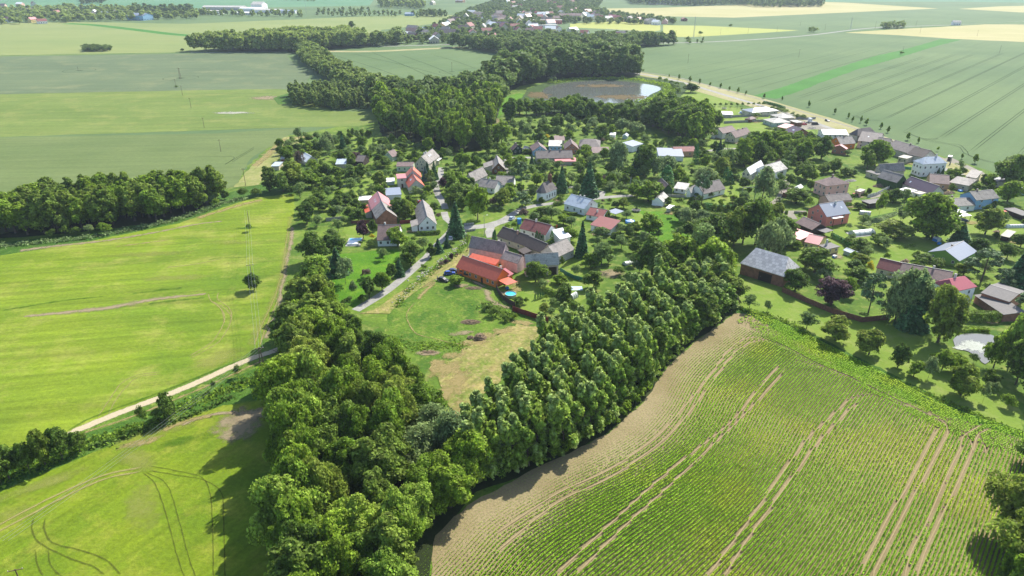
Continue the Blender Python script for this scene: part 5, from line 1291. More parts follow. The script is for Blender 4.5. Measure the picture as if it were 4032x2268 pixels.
H_('grey-beige bungalow with a grey hipped roof', 'c4', (1535, 1142), (1770, 1220), (1885, 1135), 3.0, 1.9, 'a', 'j', 'beige', 'grey', wa=2, wb=1, chim=((.6, -.3, 1.0),))
H_('grey roof peeping out behind the hipped bungalow', 'c4', (1750, 1075), (1880, 1110), (1950, 1050), 2.8, 1.4, 'a', 'm', 'grey', 'grey', cat='shed')
H_('dark navy flat-roofed garage at the end of the main road', 'c4', (2130, 1110), (2190, 1165), (2370, 1140), 2.8, .4, 'b', 'f', 'beige', 'navy', cat='garage')
# --- right part
H_('big pink two-storey house with a mauve hipped roof', 'c3', (1705, 1183), (2045, 1228), (2368, 1188), 5.6, 3.3, 'a', 'h', 'pink', 'brown', wa=3, wb=3, chim=((0, .1, .9),))
H_('dark-roofed pink annex below the big pink house', 'c5', (500, 195), (598, 240), (832, 222), 2.8, 2.0, 'b', 'g', 'pink', 'dark', cat='annex', name='annex')
H_('small pale pink hut with red flowers near the pink house', 'c5', (875, 130), (915, 145), (965, 125), 2.4, .3, 'b', 'f', 'pink', 'beigef', cat='shed')
H_('open black shed with a flat grey roof on the lawn', 'c5', (945, 235), (1010, 265), (1168, 243), 2.4, .3, 'b', 'f', 'darkwood', 'felt', cat='shed')
H_('red two-storey house with a slate blue roof', 'c5', (385, 318), (575, 393), (808, 357), 4.8, 3.9, 'b', 'g', 'red', 'blue', wa=2, wb=2, gw=1, chim=((.3, -.15, 1.3, 1),), sky=((.6, -.5), (-.1, -.2)))
canopy('white awning over the balcony of the red house', 'c5', (622, 392), (650, 418), (750, 400), 4.0, 'white', name='balcony_awning', cat='awning')
H_('black wooden garage with a brown roof below the red house', 'c5', (265, 455), (428, 527), (520, 482), 2.6, 2.0, 'a', 'g', 'darkwood', 'brown', cat='garage')
canopy('dark canopy between the black garage and the red house', 'c5', (480, 525), (560, 560), (645, 535), 2.4, 'felt')
H_('yellow house end with a flat light pink roof', 'c5', (195, 566), (302, 630), (428, 572), 3.2, .3, 'b', 'm', 'yellow', 'pink', wa=0, wb=1)
H_('yellow house with a dark magenta roof', 'c5', (378, 627), (492, 680), (567, 605), 3.0, 1.7, 'a', 'g', 'yellow', 'magenta', wa=3, wb=0)
H_('yellow porch wing with a grey flat roof and tall white chimney', 'c5', (492, 692), (585, 725), (700, 700), 2.6, .2, 'b', 'f', 'yellow', 'felt', wa=1, wb=2, chim=((-.2, .5, 2.6, 1),), name='house_wing')
H_('huge brick barn with a patched grey sheet roof', 'p1', (1605, 272), (2125, 432), (2415, 352), 4.2, 5.2, 'a', 'j', 'brick', 'sheet', cat='barn', gate=('A', -1.5, 5, 3.4))
H_('left section of the tiled farmhouse behind the willow', 'c5', (1085, 908), (1290, 958), (1322, 900), 3.0, 2.6, 'a', 'g', 'cream', 'tile', wa=2, wb=0)
H_('long faded brown section of the tiled farmhouse', 'c5', (1292, 960), (1830, 1060), (1880, 985), 3.0, 2.4, 'a', 'g', 'cream', 'brown', wa=3, wb=0, chim=((0, -.3, 1.0, 1),))
H_('tall white house with a ribbed pink tin roof', 'c5', (1620, 1075), (1872, 1155), (2085, 1107), 6.0, 2.6, 'b', 'j', 'white', 'ribpink', wa=2, wb=2, chim=((-.1, .1, 1.6, 1),))
H_('lime green house with a slate blue roof and dark solar side', 'c5', (1600, 760), (1915, 842), (2092, 747), 2.8, 2.5, 'b', 'g', 'green', 'blue', wa=3, wb=1, chim=((-.1, .1, .8),))
H_('brick barn with a wide flat grey roof at the right edge', 'l5', (1595, 214), (1790, 334), (1945, 240), 4.0, 1.0, 'a', 'g', 'terra', 'felt', cat='barn')
H_('low dark lean-to in front of the brick barn at the right edge', 'l5', (1470, 275), (1740, 455), (1800, 370), 2.6, .8, 'a', 'm', 'brick', 'felt', cat='shed', name='lean_to')
H_('pale blue two-storey house with a mossy grey roof', 'c5', (1985, 165), (2092, 227), (2322, 204), 4.8, 2.6, 'b', 'g', 'blue', 'moss', wa=1, wb=2, chim=((-.3, .1, 1.2),))
H_('low white wing with a very mossy roof beside the pale blue house', 'c5', (1800, 290), (2080, 278), (2060, 210), 2.8, 2.0, 'a', 'g', 'white', 'moss', wa=2, wb=0, chim=((.0, .3, 1.6),), name='house_wing')
canopy('bigger white carport roof beside the large walnut tree', 'c5', (1790, 315), (1862, 368), (1995, 350), 2.8, 'white')
canopy('smaller white carport roof over the parked dark car', 'c5', (1880, 372), (1925, 395), (2048, 385), 2.6, 'white')
H_('long low row of grey garages at the right edge', 'c5', (2380, 318), (2560, 385), (2600, 352), 2.2, .3, 'a', 'f', 'darkwood', 'felt', cat='garage')
H_('small dark hut with a white roof in the right orchard', 'c5', (2350, 585), (2420, 605), (2480, 560), 2.0, .5, 'a', 'm', 'darkwood', 'beigef', cat='shed')
H_('long grey greenhouse box below the yellow house', 'c5', (750, 735), (840, 770), (872, 748), 1.6, .5, 'a', 'g', 'mint', 'tin', cat='greenhouse', name='greenhouse')
H_('blue tin shed at the top right edge of the village', 'c5', (2520, 120), (2600, 130), (2620, 95), 2.4, .2, 'a', 'f', 'blue', 'tin', cat='shed')
H_('little brown shed below the pink house', 'c5', (135, 145), (190, 160), (225, 120), 2.2, .5, 'a', 'm', 'wood', 'brown', cat='shed')
H_('small white garden tent house beside the big pink house', 'c5', (260, 95), (300, 110), (332, 90), 2.0, .8, 'b', 'g', 'white', 'white', cat='shed')
# --- chapel
def chapel():
    c, rz, w, l = rect3('c2', (548, 778), (640, 800), (750, 755), 4.4)
    o = tag(empty('chapel', (c.x, c.y, 0), rz), 'white village chapel with a dark slate roof and brown onion turret', 'chapel')
    X, Y = w / 2, l / 2      # nave along x, apse towards -x
    h, rh = 4.4, 4.4
    a = Y * 1.0
    foot = [(X, -Y), (X, Y), (-X + .5, Y), (-X - a * .7, Y * .42), (-X - a * .7, -Y * .42), (-X + .5, -Y)]
    n = len(foot)
    foot = foot[::-1]
    MB().add([(x, y, 0) for x, y in foot] + [(x, y, h) for x, y in foot], [(i, (i + 1) % n, n + (i + 1) % n, n + i)[::-1] for i in range(n)] + [tuple(range(n, 2 * n))[::-1]]).build('wall', WL['white'], o)
    MB().add([(x * 1.015, y * 1.02, 0) for x, y in foot] + [(x * 1.015, y * 1.02, .5) for x, y in foot], [(i, (i + 1) % n, n + (i + 1) % n, n + i)[::-1] for i in range(n)]).build('plinth', M['conc'], o)
    ef = [(x + (.35 if x > 0 else -.3), y * 1.12) for x, y in foot]
    top = h + rh
    v = [(x, y, h + .02) for x, y in ef] + [(X - 1.2, 0, top), (-X + 1.2, 0, top)]
    f = []
    for i in range(n):
        j = (i + 1) % n
        r1 = n if ef[i][0] > 0 and ef[j][0] > 0 else (n + 1)
        if (ef[i][0] > 0) != (ef[j][0] > 0): f.append((i, j, n + 1, n) if ef[i][0] > 0 else (i, j, n, n + 1))
        else: f.append((i, j, r1))
    f.append(tuple(range(n)))
    r = mesh_obj('roof', v, f, RF['dark'], o, uv=[(p[0], p[2]) for p in v])
    for k in range(4):
        x = -X + 1.3 + k * (w - 2.2) / 3.2
        mb = MB().box(x - .32, x + .32, -Y - .04, -Y - .003, 1.4, 3.1, 0)
        mb.cyl((x, -Y - .02), .3, .3, 3.05, 3.12, 8, 0)
        mb.build('window', M['glass'], o)
    tx = X - 2.0
    t = MB().box(tx - .8, tx + .8, -.8, .8, top - 1.3, top + 1.6, 0).build('turret', WL['wood'], o)
    d = MB()
    prof = [(.95, 0), (1.15, .5), (.9, 1.1), (.35, 1.6), (.3, 2.0), (.1, 2.6)]
    for (r0, z0), (r1, z1) in zip(prof, prof[1:]): d.cyl((tx, 0), r0, r1, top + 1.6 + z0, top + 1.6 + z1, 10, 0, False)
    d.build('onion_dome', WL['wood'], t)
    MB().box(tx - .04, tx + .04, -.04, .04, top + 4.2, top + 5.4).box(tx - .04, tx + .04, -.3, .3, top + 4.9, top + 5.0).build('cross', M['gutter'], t)
    HOUSES.append(('chapel', c.x, c.y, w, l, 9, o))
chapel()
rq = random.Random(4)
for (lb, hx, hy, w_, l_, hh, o_) in HOUSES:
    if rq.random() < .6:
        a = rq.uniform(-2.6, -.5)
        d_ = max(w_, l_) * .5 + 1
        blob('worn_yard', (hx + d_ * math.cos(a), hy + d_ * math.sin(a)), rq.uniform(3.5, 6.5), rq.uniform(2, 4), rq.uniform(0, 3), M['dirt'] if rq.random() < .5 else M['straw'])
# ---------------------------------------------------------------- distant towns
FARH = 0
def far_house(view, x, y, w, l, h, rh, wall, roof, rot, typ='g', label=None):
    X_, Y_ = W(view, x, y)
    o = empty('distant_house', (X_, Y_, 0), rot)
    mb, rb = MB(), MB()
    if typ == 'g':
        mb.prism([(-w / 2, 0), (w / 2, 0), (w / 2, h), (0, h + rh), (-w / 2, h)], -l / 2, l / 2)
        rb.prism([(-w / 2 - .4, h - .1), (0, h + rh + .1), (w / 2 + .4, h - .1), (w / 2 + .4, h + .2), (0, h + rh + .45), (-w / 2 - .4, h + .2)], -l / 2 - .4, l / 2 + .4)
    else:
        mb.box(-w / 2, w / 2, -l / 2, l / 2, 0, h); rb.box(-w / 2 - .3, w / 2 + .3, -l / 2 - .3, l / 2 + .3, h + .01, h + .4)
    mb.build('wall', WL[wall], o)
    mesh_obj('roof', rb.v, rb.f, RF[roof], o, uv=[(p[1], p[0]) for p in rb.v])
    f = MB()
    for k in range(int(l / 4)): f.box(-w / 2 - .06, -w / 2 - .003, -l / 2 + 1.5 + k * 4, -l / 2 + 3 + k * 4, 1, 2.6)
    for k in range(int(w / 4)): f.box(-w / 2 + 1.2 + k * 4, -w / 2 + 2.7 + k * 4, -l / 2 - .06, -l / 2 - .003, 1, 2.6)
    if f.v: f.build('windows', M['glass'], o)
    tag(o, label or 'distant town house with %s walls and a %s roof' % (wall, roof), 'house', None if label else 'houses of the distant town with %s walls and %s roofs' % (wall, roof))
    return o
rnd.seed(20)
RC = ['brown', 'tile', 'grey', 'white', 'tile', 'light', 'rust', 'brown', 'white', 'dark', 'pink']
WC = ['white', 'cream', 'beige', 'white', 'pink', 'grey', 'yellow']
for (v, x, y, w, l, h, rh, wl, rf, rot, ty, lb) in (
    ('t1', 1062, 150, 26, 44, 9, 4, 'blue', 'blue', 1.2, 'g', 'bright blue hall at the edge of the left distant village'),
    ('t3', 805, 300, 14, 62, 7, .3, 'red', 'light', 1.5, 'f', 'long bright red building in the distant town'), ('t3', 1190, 262, 18, 24, 10, 4, 'cream', 'brown', 1.1, 'g', 'tall cream house with brown balconies in the distant town'),
    ('t3', 1060, 250, 14, 30, 8, 4, 'terra', 'brown', 1.5, 'g', 'large terracotta house left of the tall cream one in the distant town'), ('t3', 830, 345, 12, 34, 4, .3, 'white', 'light', 1.5, 'f', 'low white building below the red one in the distant town'),
    ('t3', 490, 185, 12, 36, 6, .3, 'cream', 'white', 1.5, 'f', 'long house with a dazzling white flat roof in the distant town'), ('t3', 130, 360, 13, 20, 6, 5, 'white', 'white', .6, 'g', 'house with two dazzling white roof slopes at the wood edge'),
    ('t3', 1150, 250, 9, 12, 7, 4, 'orange', 'brown', 0, 'g', 'orange gabled house beside the tall cream one in the distant town'), ('t3', 1555, 485, 12, 26, 5, 1, 'pink', 'tile', 1.4, 'g', 'pink long house near the railway at the right of the wood'),
    ('t3', 1925, 465, 12, 22, 4, 1, 'white', 'light', 1.4, 'g', 'white bungalow at the railway right of the pink long house'), ('t3', 2080, 460, 10, 34, 4, 1, 'beige', 'tile', 1.4, 'g', 'long low beige farm building by the lemon field'),
    ('t2', 1500, 545, 14, 16, 5, 5, 'beige', 'white', .2, 'g', 'barn with a dazzling white roof in front of the distant town'), ('t2', 1690, 460, 16, 34, 5, 6, 'grey', 'dark', 1.2, 'g', 'big dark roofed farmhouse in front of the distant town'),
    ('t2', 1870, 400, 12, 20, 5, 5, 'beige', 'brown', .9, 'g', 'brown roofed house behind the dark farmhouse'), ('t2', 1230, 400, 12, 22, 5, 5, 'peach', 'grey', 1.0, 'g', 'peach house with grey roof at the left edge of the town'),
    ('t2', 1230, 500, 12, 22, 5, 5, 'brick', 'dark', .7, 'g', 'brick house with a dark roof by the meadow before the town'), ('t2', 1345, 410, 11, 18, 5, 3, 'white', 'tin', 1.0, 'g', 'white house with tin roof at the left edge of the town'), ('t2', 1540, 380, 12, 18, 5, 5, 'white', 'tile', .8, 'g', 'white house with a red roof at the left edge of the town'),
    ('t2', 1100, 510, 8, 30, 3, 1, 'white', 'white', 1.4, 'g', 'low white shed by the distant railway'), ('t2', 1190, 200, 12, 20, 4, 3, 'blue', 'tin', 1.3, 'g', 'pale blue house on the distant avenue'), ('t2', 2340, 350, 16, 30, 5, 5, 'peach', 'purple', 1.1, 'g', 'peach house with a purple roof in the distant town'),
    ('t2', 1830, 30, 16, 26, 6, 6, 'peach', 'white', 1.1, 'g', 'distant peach house with a white roof at the top edge'), ('t2', 2000, 205, 12, 30, 5, 4, 'orange', 'light', 1.3, 'g', 'orange walled house among trees in the distant town'), ('t2', 2350, 20, 20, 60, 6, 2, 'white', 'light', 1.4, 'g', 'long white hall at the top edge of the distant town'),
    ('t1', 1600, 105, 24, 50, 7, 1, 'white', 'light', 1.4, 'g', 'white farm hall at the left of the distant farmstead'), ('t1', 1700, 75, 24, 110, 7, 3, 'grey', 'light', 1.45, 'g', 'longest grey farm hall of the distant farmstead'), ('t1', 1910, 85, 22, 60, 7, 2, 'white', 'white', 1.4, 'g', 'farm hall with a bright roof in the distant farmstead'),
    ('t1', 1960, 70, 30, 30, 12, 6, 'white', 'light', 1.4, 'g', 'taller pale hall in the middle of the distant farmstead'), ('t1', 2030, 95, 22, 70, 6, 2, 'white', 'light', 1.4, 'g', 'pale farm hall on the right of the distant farmstead'), ('t1', 2180, 100, 16, 40, 5, 2, 'white', 'blue', 1.4, 'g', 'blue-roofed hall at the right end of the distant farmstead'), ('t1', 1830, 110, 16, 50, 4, 2, 'white', 'white', 1.4, 'g', 'low white hall in front of the distant farmstead'),
    ('t4', 60, 30, 24, 120, 6, 4, 'white', 'light', 1.45, 'g', 'long pale farm halls at the top edge right of the town'), ('t4', 30, 10, 24, 90, 7, 4, 'grey', 'light', 1.45, 'g', 'second long pale farm hall at the very top edge'), ('t4', 168, 148, 10, 16, 4, 2, 'brick', 'rust', 0, 'g', 'tiny red-brown hut by the pylon in the far field'), ('t4', 2092, 178, 8, 14, 5, 3, 'white', 'light', 1.4, 'g', 'lonely white signal house on the far railway')):
    far_house(v, x, y, w, l, h, rh, wl, rf, rot, ty, lb)
rows = [('t3', 1330, 180, 8), ('t3', 1400, 225, 0), ('t3', 1375, 255, 0), ('t3', 1440, 235, 0), ('t3', 1500, 250, 0), ('t3', 1590, 272, 0), ('t3', 1650, 250, 0), ('t3', 1720, 265, 0), ('t3', 1815, 275, 0), ('t3', 1860, 260, 0), ('t3', 1990, 280, 0), ('t3', 2100, 305, 0), ('t3', 2150, 300, 0), ('t3', 2200, 315, 0), ('t3', 2310, 300, 0), ('t3', 1625, 205, 0), ('t3', 1440, 190, 0),
        ('t3', 640, 165, 0), ('t3', 700, 200, 0), ('t3', 850, 210, 0), ('t3', 790, 215, 0), ('t3', 860, 145, 0), ('t3', 980, 125, 0), ('t3', 1180, 150, 0), ('t3', 840, 50, 0), ('t3', 920, 65, 0), ('t3', 470, 100, 0), ('t3', 410, 120, 0), ('t3', 320, 50, 0), ('t3', 220, 30, 0), ('t3', 740, 230, 0), ('t3', 570, 250, 0), ('t3', 530, 200, 0), ('t3', 930, 270, 0), ('t3', 620, 385, 0), ('t3', 660, 370, 0), ('t3', 600, 420, 0), ('t3', 700, 415, 0), ('t3', 860, 410, 0), ('t3', 960, 400, 0), ('t3', 1140, 425, 0), ('t3', 1290, 460, 0), ('t3', 1690, 490, 0), ('t3', 1745, 480, 0), ('t3', 410, 370, 0), ('t3', 350, 290, 0), ('t3', 220, 300, 0), ('t3', 240, 250, 0), ('t3', 160, 255, 0), ('t3', 1250, 20, 0), ('t3', 1130, 50, 0), ('t3', 510, 30, 0), ('t3', 720, 240, 0), ('t3', 1120, 170, 0), ('t3', 1310, 215, 0),
        ('t2', 1400, 460, 0), ('t2', 2230, 500, 0), ('t2', 1480, 60, 0), ('t2', 1320, 8, 0), ('t2', 2500, 60, 0), ('t2', 2480, 110, 0), ('t2', 2120, 380, 0),
        ('t1', 15, 150, 0), ('t1', 60, 165, 0), ('t1', 250, 170, 0), ('t1', 320, 178, 0), ('t1', 265, 105, 0), ('t1', 225, 90, 0), ('t1', 155, 45, 0), ('t1', 255, 42, 0), ('t1', 290, 125, 0), ('t1', 495, 105, 0), ('t1', 585, 130, 0), ('t1', 640, 140, 0), ('t1', 710, 125, 0), ('t1', 715, 110, 0), ('t1', 795, 108, 0), ('t1', 870, 110, 0), ('t1', 950, 110, 0), ('t1', 430, 110, 0), ('t1', 30, 55, 0)]
TN = Wl('v', [(990, 95), (1080, 80), (1180, 40), (1290, 8), (1480, 10), (1500, 40), (1400, 62), (1300, 85), (1120, 100)])
EX = scatter(TN, 48, 77)[:34]
for (v, x, y, _) in rows:
    far_house(v, x, y, rnd.uniform(9, 12), rnd.uniform(12, 18), rnd.uniform(4.5, 6.5), rnd.uniform(3.5, 5), rnd.choice(WC), rnd.choice(RC), rnd.uniform(0, 3.14))
for (x, y) in EX:
    px, py = PX(x, y)
    far_house('v', px * VW['v'][2], py * VW['v'][2], rnd.uniform(11, 14), rnd.uniform(14, 22), rnd.uniform(4.5, 7), rnd.uniform(4, 6), rnd.choice(WC), rnd.choice(RC), rnd.uniform(0, 3.14))
TOWN = Wl('v', [(960, 112), (1010, 98), (1120, 60), (1180, 30), (1250, 5), (1330, -8), (1520, -4), (1500, 25), (1560, 40), (1700, 55), (1690, 62), (1400, 60), (1330, 75), (1420, 90), (1580, 92), (1700, 100), (1600, 108), (1300, 112), (1050, 112)])
def clear(pts, r=10):
    hs = [W(v, x, y) for (v, x, y, _) in rows] + [W('t2', 1500, 545), W('t2', 1690, 460), W('t3', 805, 300), W('t3', 1190, 262)]
    hs += EX
    return [p for p in pts if all(not (abs(p[0] - a) < r and -r * 3.4 < p[1] - b < 5) for a, b in hs)]
merged_wood('town_trees', clear(scatter(TOWN, 12, 40)), (7, 12), 'fra', 'hazy trees filling the gardens of the distant town', 0, wide=1.35)
merged_wood('town_trees', clear(scatter(Wl('v', [(-100, 62), (0, 62), (180, 56), (330, 52), (500, 48), (500, 40), (380, 28), (200, 22), (0, 28), (-200, 30)]), 17, 41)), (8, 16), 'fra', 'trees filling the distant village at the upper left', 0, wide=1.3)
merged_wood('wood', scatter(Wl('v', [(330, 42), (480, 40), (490, 32), (340, 30)]), 15, 42), (14, 22), 'fa', 'hazy wood right of the bright blue hall', 0)
merged_wood('wood', scatter(Wl('v', [(470, 40), (760, 44), (760, 40), (470, 35)]), 14, 43), (8, 15), 'fa', 'hazy trees in front of the distant farmstead', 0)
merged_wood('avenue_trees', [W('t2', x, y) for x, y in ((20, 205), (95, 205), (40, 180), (110, 160), (160, 205), (210, 205), (165, 155), (240, 165), (275, 205), (300, 160), (345, 158), (335, 208), (395, 205), (448, 206), (510, 205), (570, 206), (627, 207), (685, 203), (745, 205), (800, 203), (857, 203), (912, 202), (965, 205), (1010, 210), (1070, 198), (438, 158), (487, 155), (535, 157), (590, 158), (670, 152), (1240, 200), (1290, 220))], (9, 14), 'f', 'rows of round avenue trees on the distant road', 0)
merged_wood('wood', scatter(Wl('t2', [(800, 95), (1280, 120), (1380, 90), (1300, 60), (820, 60)]), 14, 44), (14, 22), 'fa', 'hazy park trees left of the distant town', 0)
merged_wood('wood', scatter(Wl('t2', [(1320, 215), (1650, 215), (1640, 195), (1330, 195)]), 10, 45), (10, 16), 'fa', 'row of hazy trees by the distant pale field', 0)
merged_wood('wood', scatter(Wl('t3', [(1880, 590), (2230, 590), (2230, 560), (1880, 555)]), 9, 46), (9, 12), 'fd', 'bushy row by the right field below the railway', 0)
merged_wood('wood', scatter(Wl('t4', [(0, 322), (330, 312), (330, 295), (0, 290)]), 14, 47), (4, 8), 'fu', 'scattered bushes at the upper left of the big field', 0)
merged_wood('wood', scatter(Wl('t4', [(1575, 205), (1730, 202), (1728, 192), (1580, 196)]), 7, 48), (8, 12), 'fu', 'dark isolated copse by the far railway', 0)
merged_wood('wood', scatter(Wl('t4', [(1050, 232), (1100, 232), (1100, 222), (1050, 222)]), 7, 49), (6, 9), 'fu', 'small pair of bushes by the far railway crossing', 0)
merged_wood('wood', scatter(Wl('t1', [(620, 35), (790, 30), (800, 0), (620, -5)]), 16, 50), (14, 20), 'fa', 'dark hazy trees at the top left edge', 0)
merged_wood('wood', scatter(Wl('t1', [(2150, 5), (2370, 15), (2380, 0), (2150, -8)]), 16, 51), (6, 12), 'fa', 'far tree line touching the top edge', 0)
# ================================================================= VILLAGE TREES, one by one
def blocked(x, y, h, r, k=.75):
    """true if the crown would stand in a building or hide much of one from where the photo was taken"""
    cx, cy = PX(x, y, h * .5)
    d = y * CT + CAM_H * ST
    rp = r / d * F_PX; hp = h / d * F_PX
    for (lb, hx, hy, w, l, hh, o) in HOUSES:
        if abs(x - hx) + abs(y - hy) < 60:
            q = max(w, l) / 2
            if math.hypot(x - hx, y - hy) < min(w, l) / 2 + r * .5: return True
            ux, uy = PX(hx, hy, hh * .55)
            if hy > y and abs(cx - ux) < rp * k + q / d * F_PX * .8 and uy - F_PX * hh * .25 / d < cy + hp * .5 and uy + F_PX * hh * .2 / d > cy - hp * .55: return True
    return False
def T(view, lst):
    s = VW[view][2]
    for (a, top, base, wd, k) in lst:
        x, y = W(view, a, base)
        d = y * CT + CAM_H * ST
        h = (base - top) / s / F_PX * d / math.cos(math.atan2(CAM_H, y))
        tree(x, y, h, k, wd / s / F_PX * d, None, None, 1)
T('c1', [(340, 330, 470, 130, 'x'), (160, 530, 780, 170, 'a'), (300, 590, 790, 200, 'd'), (400, 490, 740, 260, 'o'), (590, 570, 730, 200, 'x'), (610, 460, 600, 140, 'x'), (480, 370, 560, 100, 'k'), (630, 370, 480, 110, 'a'), (450, 295, 380, 120, 'd'), (560, 280, 390, 130, 'x'), (640, 280, 400, 90, 'd'), (560, 205, 275, 80, 'd'),
          (750, 180, 390, 160, 'w'), (905, 180, 365, 90, 's'), (965, 150, 220, 35, 'c'), (1005, 140, 225, 45, 'a'), (1100, 150, 240, 75, 'c'), (1165, 155, 240, 70, 'd'), (820, 390, 470, 70, 'h'), (880, 370, 480, 90, 'd'), (990, 395, 520, 110, 'd'), (1040, 390, 500, 140, 'm'), (1200, 310, 420, 90, 'g'), (1290, 305, 400, 110, 'w'), (1500, 285, 380, 150, 'd'), (1490, 380, 460, 90, 'x'),
          (1330, 430, 530, 150, 'd'), (1260, 470, 550, 110, 'u'), (1180, 510, 580, 110, 'u'), (1090, 500, 640, 160, 'd'), (990, 510, 630, 140, 'g'), (850, 530, 640, 160, 'd'), (740, 500, 640, 120, 'd'), (680, 520, 640, 90, 'x'), (770, 620, 750, 150, 'd'), (855, 630, 690, 50, 'x'), (990, 650, 790, 130, 'g'), (1070, 640, 720, 70, 'g'), (1090, 700, 770, 60, 'g'), (1200, 700, 800, 100, 'g'), (1270, 580, 740, 150, 'o'), (1170, 580, 680, 90, 'v'), (1350, 560, 650, 100, 'g'), (1440, 570, 640, 70, 'u'),
          (750, 730, 860, 90, 'g'), (660, 790, 910, 170, 'd'), (600, 830, 960, 120, 'd'), (540, 900, 1110, 180, 'd'), (700, 880, 980, 130, 'd'), (850, 820, 960, 150, 'd'), (930, 800, 920, 130, 'd'), (1010, 790, 880, 90, 'd'), (1040, 850, 960, 140, 'd'), (870, 920, 1040, 150, 'v'), (980, 940, 1060, 130, 'd'), (1060, 960, 1090, 150, 'd'), (800, 940, 1060, 100, 'd'), (1120, 900, 1010, 90, 'd'), (640, 1030, 1140, 130, 'g'), (860, 1060, 1200, 130, 'g'), (800, 1150, 1240, 120, 'g'), (850, 1210, 1290, 60, 'u'), (1110, 1070, 1260, 150, 'm'), (1210, 1070, 1190, 90, 'd'), (1200, 1215, 1275, 80, 'y'), (1180, 1280, 1345, 110, 'u'), (1080, 1280, 1330, 60, 'u'),
          (1450, 870, 1070, 170, 'd'), (1540, 860, 1060, 160, 'o'), (1590, 820, 980, 120, 'd'), (1450, 840, 930, 120, 'd'), (1460, 1150, 1340, 200, 'x'), (1640, 730, 830, 130, 'v'), (1760, 720, 800, 100, 'x'), (1830, 890, 1000, 110, 'd'), (1700, 950, 1000, 40, 'u'), (1870, 1000, 1060, 60, 'k'), (1920, 640, 760, 90, 'm'), (1740, 530, 670, 90, 'b'), (1830, 480, 660, 100, 's'), (1760, 480, 590, 60, 's'), (1800, 620, 730, 70, 'v'), (2050, 900, 1240, 200, 's'),
          (1640, 365, 470, 80, 'd'), (1580, 400, 470, 90, 'x'), (1780, 240, 390, 110, 'x'), (1900, 380, 460, 60, 'd'), (1980, 350, 440, 90, 'v'), (1960, 530, 600, 80, 'g'), (2120, 380, 560, 120, 'x'), (2080, 400, 520, 90, 'c'), (2260, 420, 560, 100, 'x'), (2200, 560, 630, 80, 'x'), (2050, 580, 790, 250, 'x'), (2090, 700, 900, 260, 'd'), (1990, 800, 920, 120, 'd'), (2270, 720, 1070, 180, 'x'), (2330, 820, 960, 100, 'd'), (2110, 830, 970, 130, 'd'), (2180, 770, 900, 120, 'd'), (2200, 640, 740, 100, 'd'), (2520, 760, 940, 150, 'o'), (2440, 840, 940, 80, 'k'), (2360, 930, 960, 40, 'y'), (2440, 1180, 1275, 45, 't'), (1960, 1235, 1350, 80, 's'), (2000, 1280, 1340, 80, 'u'), (1870, 1260, 1400, 120, 's'), (1800, 1310, 1449, 90, 'd'), (1600, 1290, 1449, 180, 'd'), (1720, 1240, 1370, 130, 'g'), (1310, 1360, 1440, 90, 'g'), (1620, 1240, 1290, 60, 'u')])
T('c6', [(1310, 330, 445, 100, 'g'), (1130, 540, 630, 120, 'k'), (1020, 660, 820, 100, 'v'), (1170, 620, 830, 150, 'd'), (1300, 570, 760, 160, 'x'), (1400, 480, 650, 120, 'd'), (1480, 430, 610, 110, 's'), (1590, 280, 500, 210, 'd'), (1720, 490, 545, 75, 'u'), (1470, 440, 560, 70, 'd'), (1100, 800, 880, 100, 'u'), (960, 820, 900, 120, 'u'), (1950, 440, 480, 50, 'm'), (2005, 380, 450, 55, 'm'), (2055, 380, 410, 45, 'k'), (1905, 460, 520, 65, 'k'), (2050, 600, 700, 150, 'x'), (2160, 340, 365, 20, 'u'), (2100, 365, 390, 20, 'u')])
T('c7', [(1310, 465, 670, 220, 'd'), (1380, 640, 740, 130, 'g'), (1560, 590, 690, 150, 'x'), (1720, 490, 610, 110, 'g'), (1600, 690, 850, 200, 'd'), (1900, 560, 730, 190, 'd'), (1480, 830, 920, 100, 'g'), (1395, 890, 990, 130, 'o'), (1470, 930, 1020, 110, 'g'), (1570, 925, 1005, 70, 'g'), (1140, 820, 910, 120, 'd'), (1215, 825, 890, 55, 'h'), (1415, 800, 850, 50, 'h'), (1645, 890, 950, 60, 'h'), (1305, 790, 850, 24, 't'), (1335, 780, 845, 24, 't'), (1360, 775, 838, 24, 't'), (1385, 770, 830, 24, 't'),
          (1775, 60, 410, 150, 's'), (1880, 390, 530, 160, 'x'), (1980, 260, 500, 230, 'g'), (1830, 380, 470, 80, 'd'), (900, 140, 245, 32, 't'), (880, 165, 235, 24, 't'), (1130, 90, 180, 36, 't'), (1322, 150, 240, 40, 't'), (1355, 165, 245, 36, 't'), (1388, 175, 250, 36, 't'), (1475, 150, 280, 50, 't'), (1020, 80, 140, 80, 'h'), (1550, 430, 480, 55, 'u'), (1090, 60, 130, 70, 'h'), (890, 930, 1020, 150, 'u'), (820, 900, 960, 110, 'u'), (1010, 1010, 1070, 90, 'u'), (1100, 990, 1050, 80, 'h'), (1950, 110, 230, 150, 'g'), (1640, 110, 260, 170, 'x'), (2180, 190, 330, 160, 'g'), (2250, 80, 210, 130, 'd'), (2320, 250, 380, 130, 'd'), (2400, 160, 260, 120, 'v'), (2120, 160, 260, 120, 'd'), (2450, 250, 360, 130, 'd'), (1580, 410, 520, 50, 'u'), (2050, 330, 480, 120, 'd'), (2330, 60, 170, 110, 'x')])
